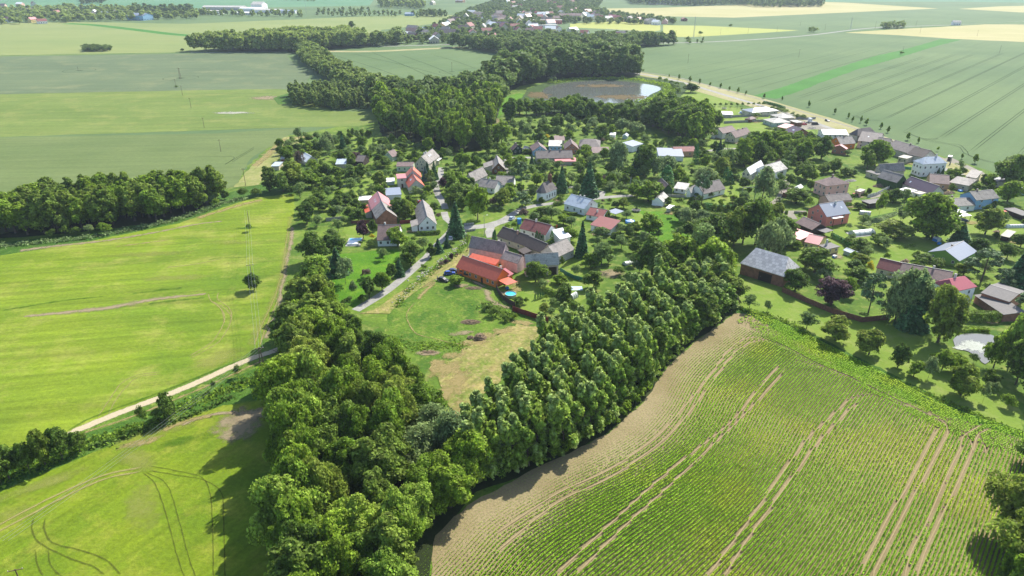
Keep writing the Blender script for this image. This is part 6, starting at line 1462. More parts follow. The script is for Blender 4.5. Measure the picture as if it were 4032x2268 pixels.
T('c2', [(60, 120, 390, 130, 'a'), (190, 60, 300, 180, 'x'), (50, 230, 390, 130, 'd'), (330, 150, 250, 60, 'd'), (440, 110, 240, 110, 'g'), (390, 190, 280, 90, 'g'), (520, 190, 250, 70, 's'), (570, 130, 210, 80, 'd'), (650, 200, 250, 80, 'y'), (760, 0, 170, 170, 'd'), (890, 90, 220, 150, 'g'), (1120, 30, 160, 140, 'v'), (1200, 110, 260, 160, 'd'), (1150, 120, 200, 70, 'v'), (1420, 50, 180, 150, 'w'), (1550, 80, 200, 150, 'w'), (1560, 180, 240, 70, 'u'), (1650, 210, 290, 120, 'g'), (1220, 240, 290, 60, 'k'), (1300, 230, 290, 90, 'g'), (920, 220, 262, 50, 'u'), (940, 250, 275, 50, 'v'), (800, 300, 365, 45, 't'),
          (270, 350, 430, 90, 'd'), (450, 350, 400, 90, 'd'), (370, 420, 560, 140, 'x'), (390, 490, 750, 190, 'n'), (500, 400, 520, 60, 's'), (640, 450, 540, 110, 'g'), (760, 470, 560, 110, 'g'), (990, 430, 530, 100, 'h'), (1050, 310, 470, 160, 'x'), (1140, 400, 520, 150, 'v'), (1230, 340, 470, 110, 'x'), (1380, 280, 600, 200, 'w'), (1300, 480, 600, 150, 'd'), (1560, 340, 600, 150, 's'), (1640, 310, 620, 230, 'd'), (1830, 420, 640, 230, 'w'), (1860, 520, 730, 150, 't'), (1990, 540, 680, 180, 'x'), (1490, 530, 640, 160, 'x'), (1330, 570, 690, 150, 'g'), (1090, 450, 520, 60, 's'), (550, 590, 720, 140, 'x'), (700, 560, 640, 60, 'a'), (800, 530, 790, 150, 's'), (900, 590, 710, 140, 'g'), (1075, 490, 830, 200, 's'), (1170, 600, 770, 130, 'x'), (1240, 620, 720, 110, 'k'), (1300, 680, 770, 130, 'v'), (1400, 700, 790, 120, 'g'), (1470, 710, 800, 90, 'v'), (1440, 600, 700, 120, 'd'),
          (1540, 690, 850, 110, 'x'), (1680, 680, 880, 260, 'x'), (200, 750, 920, 190, 'o'), (280, 700, 860, 140, 'x'), (400, 790, 970, 200, 'n'), (30, 740, 880, 80, 'h'), (90, 850, 950, 70, 'k'), (190, 930, 980, 60, 'v'), (130, 940, 985, 50, 'u'), (600, 940, 1040, 150, 'd'), (700, 930, 1060, 180, 'g'), (520, 990, 1080, 130, 'g'), (820, 1010, 1120, 160, 'x'), (640, 1040, 1110, 120, 'x'), (410, 960, 1060, 120, 'k'), (900, 1030, 1150, 150, 'g'), (1350, 880, 950, 90, 'd'), (1430, 850, 950, 120, 'o'), (1290, 850, 900, 60, 'u'), (1220, 860, 900, 40, 'k'), (1180, 890, 935, 35, 't'), (1215, 925, 960, 40, 't'), (1460, 970, 1060, 130, 'g'), (1250, 980, 1060, 120, 'd'), (800, 810, 850, 70, 'u'), (930, 780, 820, 60, 'u'), (1690, 1010, 1220, 250, 'x'), (1400, 1110, 1200, 140, 'g'), (1640, 1190, 1300, 110, 'v'), (1780, 1150, 1260, 90, 'g'), (1980, 1140, 1260, 110, 'g'), (1560, 940, 975, 40, 'u'),
          (1990, 950, 1080, 110, 'd'), (2070, 950, 1110, 180, 'w'), (2200, 970, 1100, 180, 'w'), (1920, 930, 1040, 70, 'v'), (2080, 1100, 1240, 140, 'd'), (2180, 1040, 1180, 130, 'v'), (2320, 1060, 1200, 200, 'v'), (2220, 590, 920, 190, 'n'), (2250, 550, 680, 190, 'w'), (2340, 900, 1000, 70, 'u'), (2400, 910, 1010, 80, 'd'), (2470, 910, 1020, 80, 'd'), (2550, 900, 1000, 70, 'd'), (2240, 900, 980, 60, 'u'), (1880, 840, 920, 90, 'd'), (2000, 850, 930, 120, 'u'), (2120, 840, 950, 120, 'd'), (2150, 310, 490, 50, 't'), (2400, 260, 420, 70, 's'), (2060, 230, 330, 100, 'x'), (2250, 390, 490, 110, 'd'), (2350, 400, 520, 120, 'g'), (2480, 360, 500, 150, 'v'), (2420, 440, 620, 170, 'o'), (2340, 600, 700, 100, 'o'), (2500, 580, 700, 90, 't'), (2420, 640, 720, 60, 'u'), (2300, 700, 740, 60, 'u'), (300, 330, 380, 60, 'd'), (150, 380, 420, 80, 'u')])
T('c3', [(480, 550, 790, 130, 's'), (540, 600, 700, 60, 'd'), (150, 610, 900, 60, 't'), (260, 700, 880, 150, 'd'), (640, 690, 970, 270, 'g'), (830, 530, 920, 260, 'x'), (980, 440, 700, 260, 'x'), (1120, 440, 850, 280, 'x'), (1060, 560, 900, 240, 'd'), (1260, 560, 860, 220, 'x'), (1440, 480, 720, 260, 'x'), (1480, 720, 950, 230, 'd'), (1690, 580, 880, 240, 'x'), (1570, 560, 800, 200, 'x'), (1960, 500, 830, 290, 'd'), (1820, 470, 590, 160, 'd'), (1700, 500, 560, 80, 'g'), (1730, 870, 1130, 300, 'd'), (1990, 890, 1040, 220, 'd'), (1830, 1000, 1150, 150, 'x'), (2150, 830, 1020, 220, 'd'), (1540, 1090, 1160, 60, 'l'), (1650, 870, 1000, 150, 'd'), (1000, 840, 960, 140, 'd'),
          (1100, 950, 1449, 330, 'w'), (1350, 1030, 1260, 140, 'g'), (1340, 830, 1000, 110, 'k'), (540, 810, 1050, 180, 'o'), (570, 950, 1190, 110, 't'), (670, 1040, 1180, 150, 'd'), (700, 960, 1060, 90, 'd'), (760, 1050, 1100, 60, 't'), (290, 960, 1200, 250, 'w'), (1380, 380, 480, 110, 'd'), (1290, 370, 450, 90, 'g'), (1200, 370, 430, 110, 'v'), (1010, 160, 230, 110, 'g'), (840, 1360, 1430, 50, 's'), (1590, 1260, 1449, 290, 'd'), (1400, 100, 180, 200, 'u'), (1250, 60, 120, 90, 'u'), (1330, 80, 140, 110, 'u'), (1600, 180, 250, 120, 'u'), (1690, 190, 250, 110, 'd'), (1540, 150, 210, 80, 'v'), (810, 90, 120, 30, 'g'), (340, 20, 70, 40, 'u'), (420, 20, 70, 50, 'u'), (500, 15, 70, 50, 'u'), (580, 15, 70, 50, 'u'), (660, 15, 70, 50, 'u'), (740, 15, 70, 50, 'u'), (820, 12, 65, 50, 'u'), (900, 12, 62, 50, 'u'), (980, 10, 60, 50, 'u'), (1060, 5, 60, 60, 'u'), (1120, 5, 65, 60, 'u'), (2340, 700, 780, 120, 'g'), (1620, 930, 1090, 140, 'd'), (2300, 950, 1080, 160, 'd'), (2430, 980, 1080, 130, 'g'), (2200, 1040, 1100, 130, 'h')])
T('c4', [(410, 560, 930, 360, 'x'), (300, 700, 970, 240, 'd'), (540, 640, 860, 170, 'd'), (1320, 960, 1080, 70, 's'), (1380, 955, 1090, 80, 's'), (1460, 970, 1070, 60, 't'), (1550, 960, 1120, 180, 'x'), (1660, 950, 1060, 110, 'd'), (1500, 1060, 1150, 120, 'd'), (2400, 790, 1130, 340, 'w'), (2070, 1050, 1240, 190, 'x'), (1980, 1050, 1220, 130, 'd'), (1870, 1180, 1290, 140, 'd'), (1520, 1180, 1300, 110, 'u'), (2330, 1140, 1449, 310, 'x'), (680, 1270, 1449, 250, 'd'), (860, 1260, 1420, 160, 'g'), (1520, 1250, 1310, 80, 'u'), (320, 1250, 1350, 80, 'd'), (60, 980, 1060, 120, 'd'), (2490, 1050, 1180, 130, 'd'), (1320, 650, 720, 40, 'h')])
T('c5', [(1600, 180, 600, 420, 'x'), (1640, 330, 620, 380, 'x'), (1240, 110, 260, 140, 'd'), (1360, 120, 270, 130, 'g'), (1340, 300, 460, 190, 'v'), (1250, 440, 600, 350, 'o'), (2180, 310, 570, 260, 'o'), (1920, 460, 660, 230, 's'), (1720, 500, 630, 130, 'v'), (1100, 560, 680, 160, 'd'), (1170, 610, 720, 150, 'g'), (900, 610, 740, 200, 'd'), (980, 690, 790, 150, 'g'), (780, 600, 680, 90, 'g'), (830, 740, 850, 80, 'h'), (900, 770, 880, 170, 'o'), (860, 830, 950, 190, 'd'), (990, 840, 990, 80, 'y'), (450, 710, 960, 380, 'd'), (260, 640, 720, 110, 'x'), (2100, 610, 760, 200, 'd'), (2050, 680, 760, 120, 'd'), (2140, 740, 1050, 350, 'n'), (1960, 850, 990, 180, 'o'), (2400, 670, 820, 160, 'd'), (2470, 770, 1100, 260, 's'), (2540, 560, 700, 160, 'd'), (2350, 930, 1150, 200, 'n'), (2200, 1070, 1170, 80, 's'), (1540, 770, 900, 200, 'd'), (1700, 820, 910, 150, 'd'), (1470, 740, 830, 90, 'u'), (250, 930, 1150, 260, 'd'), (620, 1040, 1290, 330, 'm'), (790, 1010, 1200, 190, 'h'), (540, 920, 1050, 200, 'v'), (900, 900, 1050, 220, 'd'), (1230, 935, 1000, 140, 'y'), (60, 250, 420, 180, 'o'), (260, 110, 260, 230, 'd'), (390, 200, 300, 110, 'h'), (100, 380, 640, 260, 'd'), (60, 420, 780, 300, 'v'), (900, 250, 320, 120, 'd'), (160, 330, 390, 50, 'l'), (350, 345, 400, 45, 'd'), (300, 355, 385, 40, 'd'), (1440, 560, 610, 60, 'v'), (800, 250, 310, 100, 'u'), (1480, 820, 880, 70, 'u'), (1600, 590, 640, 80, 'u'), (2000, 800, 860, 80, 'h'), (680, 250, 300, 60, 'h')])
T('v', [(1900, 500, 615, 80, 'd'), (1868, 515, 612, 70, 'd'), (1930, 560, 655, 60, 'w'), (1845, 520, 620, 60, 'o'), (1975, 575, 625, 45, 'd'), (2210, 480, 545, 30, 'h'), (1760, 560, 660, 100, 'g'), (1700, 590, 670, 90, 'x'), (1800, 540, 620, 90, 'd'), (1640, 600, 690, 90, 'd'), (1790, 600, 700, 110, 'x'), (2540, 390, 470, 70, 'd')])
wood('c3', [(690, 930), (900, 960), (1350, 960), (1780, 830), (1790, 650), (1500, 640), (1100, 640), (820, 680)], 6.0, (7.5, 11), 'xxdrx', 'bushy green tree in the grove between the brown gabled house and the weeping birch', 'trees of the village grove', 1, 71, False)
# filling of the gardens between the measured trees
rnd.seed(30)
GP = Wl('v', [(700, 370), (760, 345), (960, 350), (1130, 385), (1240, 385), (1260, 310), (1500, 300), (1620, 340), (1800, 380), (2000, 440), (2060, 470), (1900, 560), (1820, 600), (1780, 560), (1660, 500), (1500, 480), (1380, 520), (1200, 520), (1100, 480), (1060, 520), (1020, 560), (900, 570), (760, 560), (730, 480)])
GP2 = Wl('v', [(1900, 620), (2020, 640), (2050, 560), (2150, 560), (2330, 500), (2400, 420), (2600, 440), (2750, 700), (2750, 900), (2450, 760), (2150, 740), (2000, 700)])
GP3 = Wl('v', [(1440, 640), (1560, 560), (1600, 620), (1680, 650), (1640, 710), (1530, 750), (1500, 700), (1400, 660)])
for P, dd, sd in ((GP, 8.0, 63), (GP, 6.0, 60), (GP2, 9, 61), (GP3, 5.5, 62)):
    for (x, y) in scatter(P, dd, sd):
        if rnd.random() < (.3 if sd == 60 else .5): continue
        k = rnd.choice('ggdduxvhgguxd')
        h = rnd.uniform(*((5.5, 8.5) if sd == 63 else (3, 6.5))) * (.55 if k in 'uhv' else 1)
        if blocked(x, y, h, h * .5): continue
        if any(abs(x - t[1]) + abs(y - t[2]) < 5.0 for t in TREES): continue
        tree(x, y, h, k, None, None, None, 1)
for (x, y) in smooth_line(Wl('p2', [(1060, 70), (1180, 35), (1400, 15), (1700, 8), (1950, 25), (2150, 60), (2260, 110), (2230, 180), (2120, 240), (2000, 270)]), 9):
    if rnd.random() < .75: tree(x + rnd.uniform(-4, 4), y + rnd.uniform(-3, 5), rnd.uniform(2.5, 5), rnd.choice('uhv'), rnd.uniform(4, 8), 'bush on the far reedy shore of the pond', 'bushes round the pond', 0, False)
# labels: what kind, and which building it stands by
def rel(x, y, t):
    dx, dy = x - t[1], y - t[2]
    if abs(dx) > abs(dy) * 1.1: return 'right of' if dx > 0 else 'left of'
    return 'behind' if dy > 0 else 'in front of'
def short(lb):
    ws = lb.split()
    cut = ws[:5]
    while cut and cut[-1] in ('the', 'a', 'with', 'and', 'of', 'under', 'by', 'in', 'at', 'behind', 'below', 'left', 'right', 'its', 'two', 'very', 'beside', 'to', 'on', 'half', 'big', 'between', 'dark', 'bright', 'tall', 'long', 'white', 'grey', 'blue', 'from', 'over', 'inside', 'front', 'upper', 'lower'): cut.pop()
    return ' '.join(cut)
seen = {}
for (o, x, y, h, k) in TREES:
    if 'label' in o: continue
    t = min(HOUSES, key=lambda t: math.hypot(x - t[1], y - t[2]))
    d = math.hypot(x - t[1], y - t[2])
    size = '' if SHAPE[k] == 'bush' else ('tall ' if h > 9 else ('small ' if h < 4.5 else ''))
    a = ADJ[k].replace('small ', '') if size else ADJ[k]
    lb = '%s%s %s the %s' % (size, a, ('some way ' if d > 22 else '') + rel(x, y, t), short(t[0]))
    seen.setdefault(lb, []).append(o)
for lb, os_ in seen.items():
    for i, o in enumerate(os_):
        o['label'] = lb
        if len(os_) > 1: o['group'] = lb + ' (several alike)'
        else: o['group'] = 'village garden trees'
# ================================================================= SMALLER THINGS
def paint(name, c, rough=.35, metal=0.0): return m_plain('paint_' + name, c, rough, metal, .04)
PT = {'black': paint('black', (0.02, 0.022, 0.025, 1)), 'blue': paint('blue', (0.02, 0.06, 0.28, 1)), 'navy': paint('navy', (0.02, 0.04, 0.12, 1)), 'red': paint('red', (0.55, 0.02, 0.02, 1)), 'white': paint('white', (0.75, 0.75, 0.75, 1)),
      'orange': paint('orange', (0.65, 0.12, 0.03, 1)), 'silverblue': paint('silverblue', (0.4, 0.5, 0.62, 1)), 'poolblue': paint('poolblue', (0.03, 0.22, 0.6, 1), .5), 'greenp': paint('green', (0.02, 0.16, 0.10, 1), .7), 'rubber': paint('rubber', (0.02, 0.02, 0.02, 1), .8), 'steel': paint('steel', (0.35, 0.36, 0.36, 1), .5, .3)}
PT['pool_water'] = m_plain('pool_water', (0.05, 0.42, 0.55, 1), .08, 0, .1)
M['film'] = m_plain('greenhouse_film', srgb(214, 222, 212, .75), .35, 0, .1, 1.0)
M['stone'] = m_plain('stone', srgb(196, 190, 176, .7), .9, 0, .25, .8)
M['log'] = m_plain('cut_logs', srgb(176, 152, 122, .7), .9, 0, .3, 2)
M['polewood'] = m_plain('pole_wood', srgb(112, 88, 72, .7), .9, 0, .15)
M['skin'] = m_plain('skin', srgb(214, 170, 146, .7), .7, 0, .03)
def wheel(par, x, y, r=.32):
    mb = MB(); n = 12
    for k, (rr, mi, hw) in enumerate(((r, 0, .11), (r * .6, 1, .125))):
        v = [(x + rr * math.cos(2 * math.pi * i / n), y - hw, r + rr * math.sin(2 * math.pi * i / n)) for i in range(n)] + [(x + rr * math.cos(2 * math.pi * i / n), y + hw, r + rr * math.sin(2 * math.pi * i / n)) for i in range(n)]
        mb.add(v, [(i, (i + 1) % n, n + (i + 1) % n, n + i) for i in range(n)] + [tuple(range(n)), tuple(range(2 * n - 1, n - 1, -1))], mi)
    return mb.build('wheel', [PT['rubber'], PT['steel']], par)
def car(view, a, b, colour, label, L=4.3, van=False, cat='car', suv=False):
    """a, b: rear and front of the car on the ground as seen; only the direction is taken from them"""
    A, B = Vector(W(view, *a)), Vector(W(view, *b))
    c = (A + B) / 2; d = B - A
    o = tag(empty('delivery_van' if van else 'parked_car', (c.x, c.y, 0.02), math.atan2(d.y, d.x)), label, cat)
    wd = 1.75; h = 2.0 if van else (1.6 if suv else 1.42)
    def loft(secs, mat, name, par):
        v, f = [], []
        for (x, hw, z0, z1, hw2) in secs: v += [(x, -hw, z0), (x, hw, z0), (x, hw2, z1), (x, -hw2, z1)]
        for i in range(len(secs) - 1):
            k = 4 * i
            f += [(k, k + 4, k + 5, k + 1), (k + 1, k + 5, k + 6, k + 2), (k + 2, k + 6, k + 7, k + 3), (k + 3, k + 7, k + 4, k)]
        f += [(0, 1, 2, 3), tuple(4 * (len(secs) - 1) + i for i in (3, 2, 1, 0))]
        return mesh_obj(name, v, f, mat, par)
    W2 = wd / 2; q = L / 2
    body = loft([(-q, W2 * .88, .35, .80, W2 * .8), (-q + .15, W2, .25, .92, W2 * .92), (-.2, W2, .22, .92, W2 * .95), (q * .45, W2, .22, .90, W2 * .93), (q - .25, W2 * .95, .25, .74, W2 * .85), (q, W2 * .8, .32, .62, W2 * .7)], PT[colour], 'body', o)
    if van: loft([(-q + .05, W2 * .93, .93, h, W2 * .86), (q * .35, W2 * .93, .93, h, W2 * .86), (q * .62, W2 * .9, .9, 1.3, W2 * .8)], PT[colour], 'cargo_box', o)
    loft([(-q + .22, W2 * .90, .93, .98, W2 * .86), (-q + .6, W2 * .88, .93, h - .05, W2 * .72), (q * .02, W2 * .88, .93, h - .04, W2 * .74), (q * .42, W2 * .88, .91, .96, W2 * .84)], M['glass'], 'windows', o)
    if not van: loft([(-q + .62, W2 * .72, h - .06, h, W2 * .66), (-.3, W2 * .74, h - .04, h + .03, W2 * .68), (q * .02, W2 * .72, h - .05, h, W2 * .66)], PT[colour], 'roof', o)
    for sx in (-1, 1):
        for sy in (-1, 1): wheel(o, sx * (q - .78), sy * (W2 - .08))
    for sy in (-1, 1):
        MB().box(q - .12, q + .01, sy * .55 - .16, sy * .55 + .16, .55, .68).build('headlight', M['frame'], o)
        MB().box(-q - .01, -q + .1, sy * .58 - .12, sy * .58 + .12, .62, .76).build('taillight', PT['red'], o)
    return o
car('c6', (1870, 650), (1975, 672), 'black', 'dark estate car parked alone at the end of the gravel yard', 4.5)
car('c6', (1940, 597), (2030, 590), 'blue', 'bright blue hatchback beside the round bush and orange house', 4.2)
car('c6', (1990, 572), (2070, 570), 'navy', 'dark blue car half behind the bright blue hatchback', 4.2)
car('c1', (1990, 1285), (2005, 1250), 'white', 'white car parked under the small tree by the stream bend', 3.9)
car('c1', (1620, 895), (1692, 895), 'red', 'red hatchback in the driveway behind the white lane house', 4.2)
car('c2', (275, 1085), (318, 1045), 'silverblue', 'silver blue car on the village street at the chapel bend', 4.2)
car('c3', (2020, 275), (2075, 295), 'black', 'black car driving on the main road', 4.3)
car('c3', (1695, 340), (1745, 335), 'red', 'small red car beside the white truck', 3.7)
car('c3', (1820, 335), (1930, 335), 'black', 'long black van parked beside the main road', 5.2, True, 'van')
car('c5', (1900, 440), (2010, 440), 'navy', 'dark car under the smaller white carport', 4.4)
car('c1', (875, 745), (930, 735), 'navy', 'dark blue car standing in the left orchard', 4.0)
car('c5', (500, 775), (560, 765), 'white', 'white car tucked below the yellow porch wing', 4.0)
def trailer(view, x, y, rz, colour, label):
    X, Y = W(view, x, y)
    o = tag(empty('covered_trailer', (X, Y, 0), rz), label, 'trailer')
    MB().prism([(-1.1, .6), (1.1, .6), (1.1, 1.9), (.8, 2.15), (-.8, 2.15), (-1.1, 1.9)], -2, 2, 0, 'x').build('cover', PT[colour], o)
    MB().box(2, 3.2, -.05, .05, .5, .6).build('drawbar', PT['steel'], o)
    for sy in (-1, 1): wheel(o, 0, sy * 1.2, .33)
trailer('c5', 2333, 380, -.2, 'red', 'bright red covered trailer on the grass by the garages')
def truck(view, a, b, cab, label, load=None, L=6.5):
    A, B = Vector(W(view, *a)), Vector(W(view, *b)); c = (A + B) / 2; d = B - A
    o = tag(empty('truck', (c.x, c.y, 0), math.atan2(d.y, d.x)), label, 'truck')
    q = L / 2
    MB().box(-q, q, -.5, .5, .6, .85).build('chassis', PT['black'], o)
    c_ = MB().prism([(q - 2.0, .8), (q + .1, .8), (q + .1, 1.7), (q - .25, 2.7 if load else 3.3), (q - 2.0, 2.7 if load else 3.3)], -1.1, 1.1, 0, 'y')
    cb = c_.build('cab', PT[cab], o)
    MB().box(q - 1.6, q - .45, -1.13, 1.13, 1.75, 2.35).box(q + .02, q + .12, -.95, .95, 1.75, 2.3).build('windows', M['glass'], cb)
    if load:
        bed = MB().box(-q, q - 2.1, -1.15, -1.05, .86, 1.5).box(-q, q - 2.1, 1.05, 1.15, .86, 1.5).box(-q, -q + .1, -1.05, 1.05, .86, 1.5).box(-q, q - 2.1, -1.05, 1.05, .853, .95).build('load_bed', PT['black'], o)
        r = random.Random(3); mb = MB()
        for i in range(34):
            x = r.uniform(-q + .4, q - 2.4); y = r.uniform(-.8, .8); z = r.uniform(1.0, 1.65); a_ = r.uniform(0, 3.14)
            mb.tube((x - .35 * math.cos(a_), y - .2 * math.sin(a_), z), (x + .35 * math.cos(a_), y + .2 * math.sin(a_), z), .13, .12, 6)
        tag(mb.build('firewood_load', M['log']), 'heap of split firewood in the truck bed', 'firewood'); bpy.data.objects['firewood_load'].location = (c.x, c.y, 0); bpy.data.objects['firewood_load'].rotation_euler = (0, 0, math.atan2(d.y, d.x))
    for x in (-q + .9, q - .9):
        for sy in (-1, 1): wheel(o, x, sy * 1.0, .48)
truck('c7', (680, 625), (550, 595), 'orange', 'small truck with orange cab parked against the orange house', True, 5.6)
truck('c3', (1700, 315), (1830, 300), 'white', 'white truck tractor parked by the main road houses', None, 6.0)
# pools
def pool(view, x, y, r, label, rim='poolblue', water='pool_water', h=1.1, cover=None):
    X, Y = W(view, x, y)
    o = tag(empty('round_pool', (X, Y, 0)), label, 'pool')
    n = 24; mb = MB()
    v = []
    for rr, z in ((r, 0), (r, h), (r - .12, h), (r - .12, h - .2)): v += [(rr * math.cos(2 * math.pi * i / n), rr * math.sin(2 * math.pi * i / n), z) for i in range(n)]
    mb.add(v, [(k * n + i, k * n + (i + 1) % n, (k + 1) * n + (i + 1) % n, (k + 1) * n + i) for k in range(3) for i in range(n)])
    mb.build('pool_wall', PT[rim], o)
    MB().add([((r - .12) * math.cos(2 * math.pi * i / n), (r - .12) * math.sin(2 * math.pi * i / n), h - .2) for i in range(n)], [tuple(range(n))]).build('water', PT[water], o)
    if cover: MB().cyl((0, 0), r - .3, .2, h - .19, h + .5, 10).build('cover', PT['silverblue'], o)
pool('c7', 1058, 812, 2.0, 'round turquoise pool between the red canopy and dark wooden fence', 'steel', h=1.0)
pool('c2', 1495, 1100, 2.1, 'round blue pool with a pale cover on the bright lawn', 'poolblue', cover=True)
X, Y = W('c1', 1022, 1290)
o = tag(empty('rectangular_pool', (X, Y, 0), .05), 'rectangular blue pool half covered by a white roller cover', 'pool')
MB().box(-3, 3, -5.5, 4, 0, .12).build('pool_deck', M['conc'], o)
MB().box(-2.4, 2.4, -.5, 3.4, .123, .16).build('water', PT['pool_water'], o)
MB().prism([(-2.6, .125), (2.6, .125), (2.2, .7), (-2.2, .7)], -4.6, -.5, 0, 'y').build('cover', PT['white'], o)
def tunnel(view, p0, p1, wd, h, label, mat='film', name='greenhouse_tunnel', cat='greenhouse', base=False, n=5):
    A, B = Vector(W(view, *p0)), Vector(W(view, *p1)); c = (A + B) / 2; d = B - A; L = d.length
    o = tag(empty(name, (c.x, c.y, 0), math.atan2(d.y, d.x)), label, cat)
    prof = [(wd / 2 * math.cos(a), h * math.sin(a)) for a in [math.pi * i / 10 for i in range(11)]]
    MB().prism(prof, -L / 2, L / 2, 0, 'x').build('cover', M[mat] if mat in M else PT[mat], o)
    for k in range(n):
        x = -L / 2 + L * k / (n - 1)
        mb = MB()
        q = [((wd / 2 + .04) * math.cos(math.pi * i / 10), (h + .04) * math.sin(math.pi * i / 10)) for i in range(11)]
        for a, b in zip(q, q[1:]): mb.tube((x, a[0], a[1]), (x, b[0], b[1]), .05, .05, 5)
        mb.build('hoop', PT['steel'], o)
    if base: MB().box(-L / 2 - 1, L / 2 + .6, -wd / 2 - .8, wd / 2 + .8, .0, .1).build('paving', M['conc'], o)
    return o
tunnel('c5', (830, 580), (1035, 560), 4.4, 1.9, 'arched glass pool enclosure with blue water showing on the lawn', 'film', 'pool_enclosure', 'pool cover', True, 5)
tunnel('c5', (905, 365), (1015, 375), 2.4, 1.6, 'translucent hooped greenhouse next to the cabbage bed', n=6)
tunnel('c7', (1665, 845), (1720, 815), 2.2, 1.8, 'small hooped greenhouse on the front garden lawn', n=4)
tunnel('c3', (785, 165), (880, 175), 3.2, 1.6, 'blue-grey arched pool cover beside the hipped bungalow', 'silverblue', 'pool_enclosure', 'pool cover', True, 4)
tunnel('c5', (2385, 505), (2580, 500), 2.2, 1.4, 'row of white wrapped hay bales at the right edge', 'film', 'bale_row', 'hay bales', n=8)
tunnel('p1', (180, 290), (330, 250), 2.5, 1.3, 'crumpled white foil tunnel by the sandy patch', n=4)
tunnel('c1', (615, 772), (697, 772), 2.0, 1.2, 'white covered object like an upturned boat in the orchard', 'white', 'covered_boat', 'boat', n=2)
tunnel('p4', (830, 1030), (1050, 1085), 1.6, 1.2, 'long white foil tunnel half hidden behind the tall firs', n=5)
def trampoline(view, x, y, r, label):
    X, Y = W(view, x, y)
    o = tag(empty('trampoline', (X, Y, 0)), label, 'trampoline')
    MB().cyl((0, 0), r, r, .8, .9, 18).build('mat', PT['rubber'], o)
    MB().cyl((0, 0), r + .15, r + .15, .74, .795, 18).build('rim', PT['steel'], o)
    for i in range(6):
        a = i * math.pi / 3
        MB().tube((r * math.cos(a), r * math.sin(a), 0), (r * math.cos(a), r * math.sin(a), 2.4), .05).build('post', PT['steel'], o)
trampoline('c2', 1558, 985, 1.9, 'round trampoline with net posts beside the blue carport')
trampoline('c3', 555, 108, 1.8, 'trampoline on the upper lawn near the bungalow')
# hedges
def hedge(view, pts, wd, h, label, k='u', group=None):
    P = smooth_line(Wl(view, pts), 1.0)
    rs = np.random.RandomState(int(abs(P[0][0]) * 7) % 9999)
    pts_, nrm = [], []
    for a, b in zip(P, P[1:]):
        L = math.dist(a, b); m = int(L * (wd + 2 * h) * 26)
        t = rs.rand(m); side = rs.rand(m); dx, dy = (b[0] - a[0]) / L, (b[1] - a[1]) / L
        u = rs.uniform(-.5, .5, m) * wd; z = rs.rand(m) * h
        top = side < wd / (wd + 2 * h)
        z = np.where(top, h + rs.normal(0, .04, m), z); sg = np.where(rs.rand(m) < .5, -1, 1)
        u = np.where(top, u, sg * wd / 2)
        pts_.append(np.stack([a[0] + (b[0] - a[0]) * t - dy * u, a[1] + (b[1] - a[1]) * t + dx * u, z], 1))
        nrm.append(np.stack([np.where(top, 0, -dy * sg), np.where(top, 0, dx * sg), np.where(top, 1, .2)], 1))
    V = leaf_quads(rs, np.concatenate(pts_), np.concatenate(nrm), .34, 1, .5)
    c = np.array([P[0][0], P[0][1], 0]); me = quads_mesh('hedge', V - c, [M[LEAFM.get(k, 'lf_' + k)]])
    o = bpy.data.objects.new('hedge', me); COL.objects.link(o); o.location = tuple(c)
    return tag(o, label, 'hedge', group)
for v, pts, wd, h, lb, k in (('c7', [(1390, 770), (1480, 800), (1580, 850), (1745, 945)], 1.4, 1.8, 'clipped dark hedge running diagonally through the front garden', 'u'), ('c6', [(1650, 195), (1760, 192), (1890, 182)], 1.4, 1.5, 'straight clipped hedge in front of the white lane house', 'u'),
                             ('c5', [(620, 600), (720, 650), (815, 705)], 1.1, 1.8, 'dark hedge between the yellow house and the pool lawn', 't'), ('l5', [(1340, 500), (1480, 510), (1680, 515)], 2.6, 3.0, 'thick high hedge between the white house and the lily pond', 'u'),
                             ('l5', [(1340, 620), (1450, 605), (1600, 620)], 2, 1.0, 'low reedy hedge along the upper pond bank', 'h'), ('c2', [(850, 500), (1000, 530), (1120, 540)], 1.6, 1.5, 'dark hedge below the long farmhouse', 'u'), ('c2', [(440, 540), (600, 560), (720, 560)], 1.4, 1.5, 'dark hedge left of the farmhouse hedge', 'u'),
                             ('c3', [(1130, 25), (1290, 60), (1430, 110)], 1.6, 1.8, 'dark hedge along the main road above the bungalow', 't'), ('c2', [(720, 930), (820, 912)], 1.2, 1.6, 'short hedge left of the tin roofed house', 'u'), ('c2', [(735, 985), (840, 1020), (960, 1025)], 1.2, 1.3, 'hedge below the garden of the tin roofed house', 'u'),
                             ('p4', [(700, 880), (850, 920), (1000, 930), (1130, 920)], 2.2, 2.6, 'row of dense dark thuja hedge below the pine lawn', 't'), ('c5', [(2560, 770), (2400, 720), (2330, 690)], 1.5, 1.5, 'hedge at the right edge of the orchard', 'u'), ('c4', [(20, 1390), (150, 1370), (300, 1350)], 1.2, 1.2, 'hedge below the small pale pink hut', 'u'), ('c1', [(430, 790), (560, 760), (700, 800)], 1.8, 1.4, 'overgrown hedge beside the barley field corner', 'u'),
                             ('c5', [(2300, 260), (2420, 300), (2576, 345)], 1.0, 1.0, 'low hedge behind the row of garages', 'u')):
    hedge(v, pts, wd, h, lb, k)
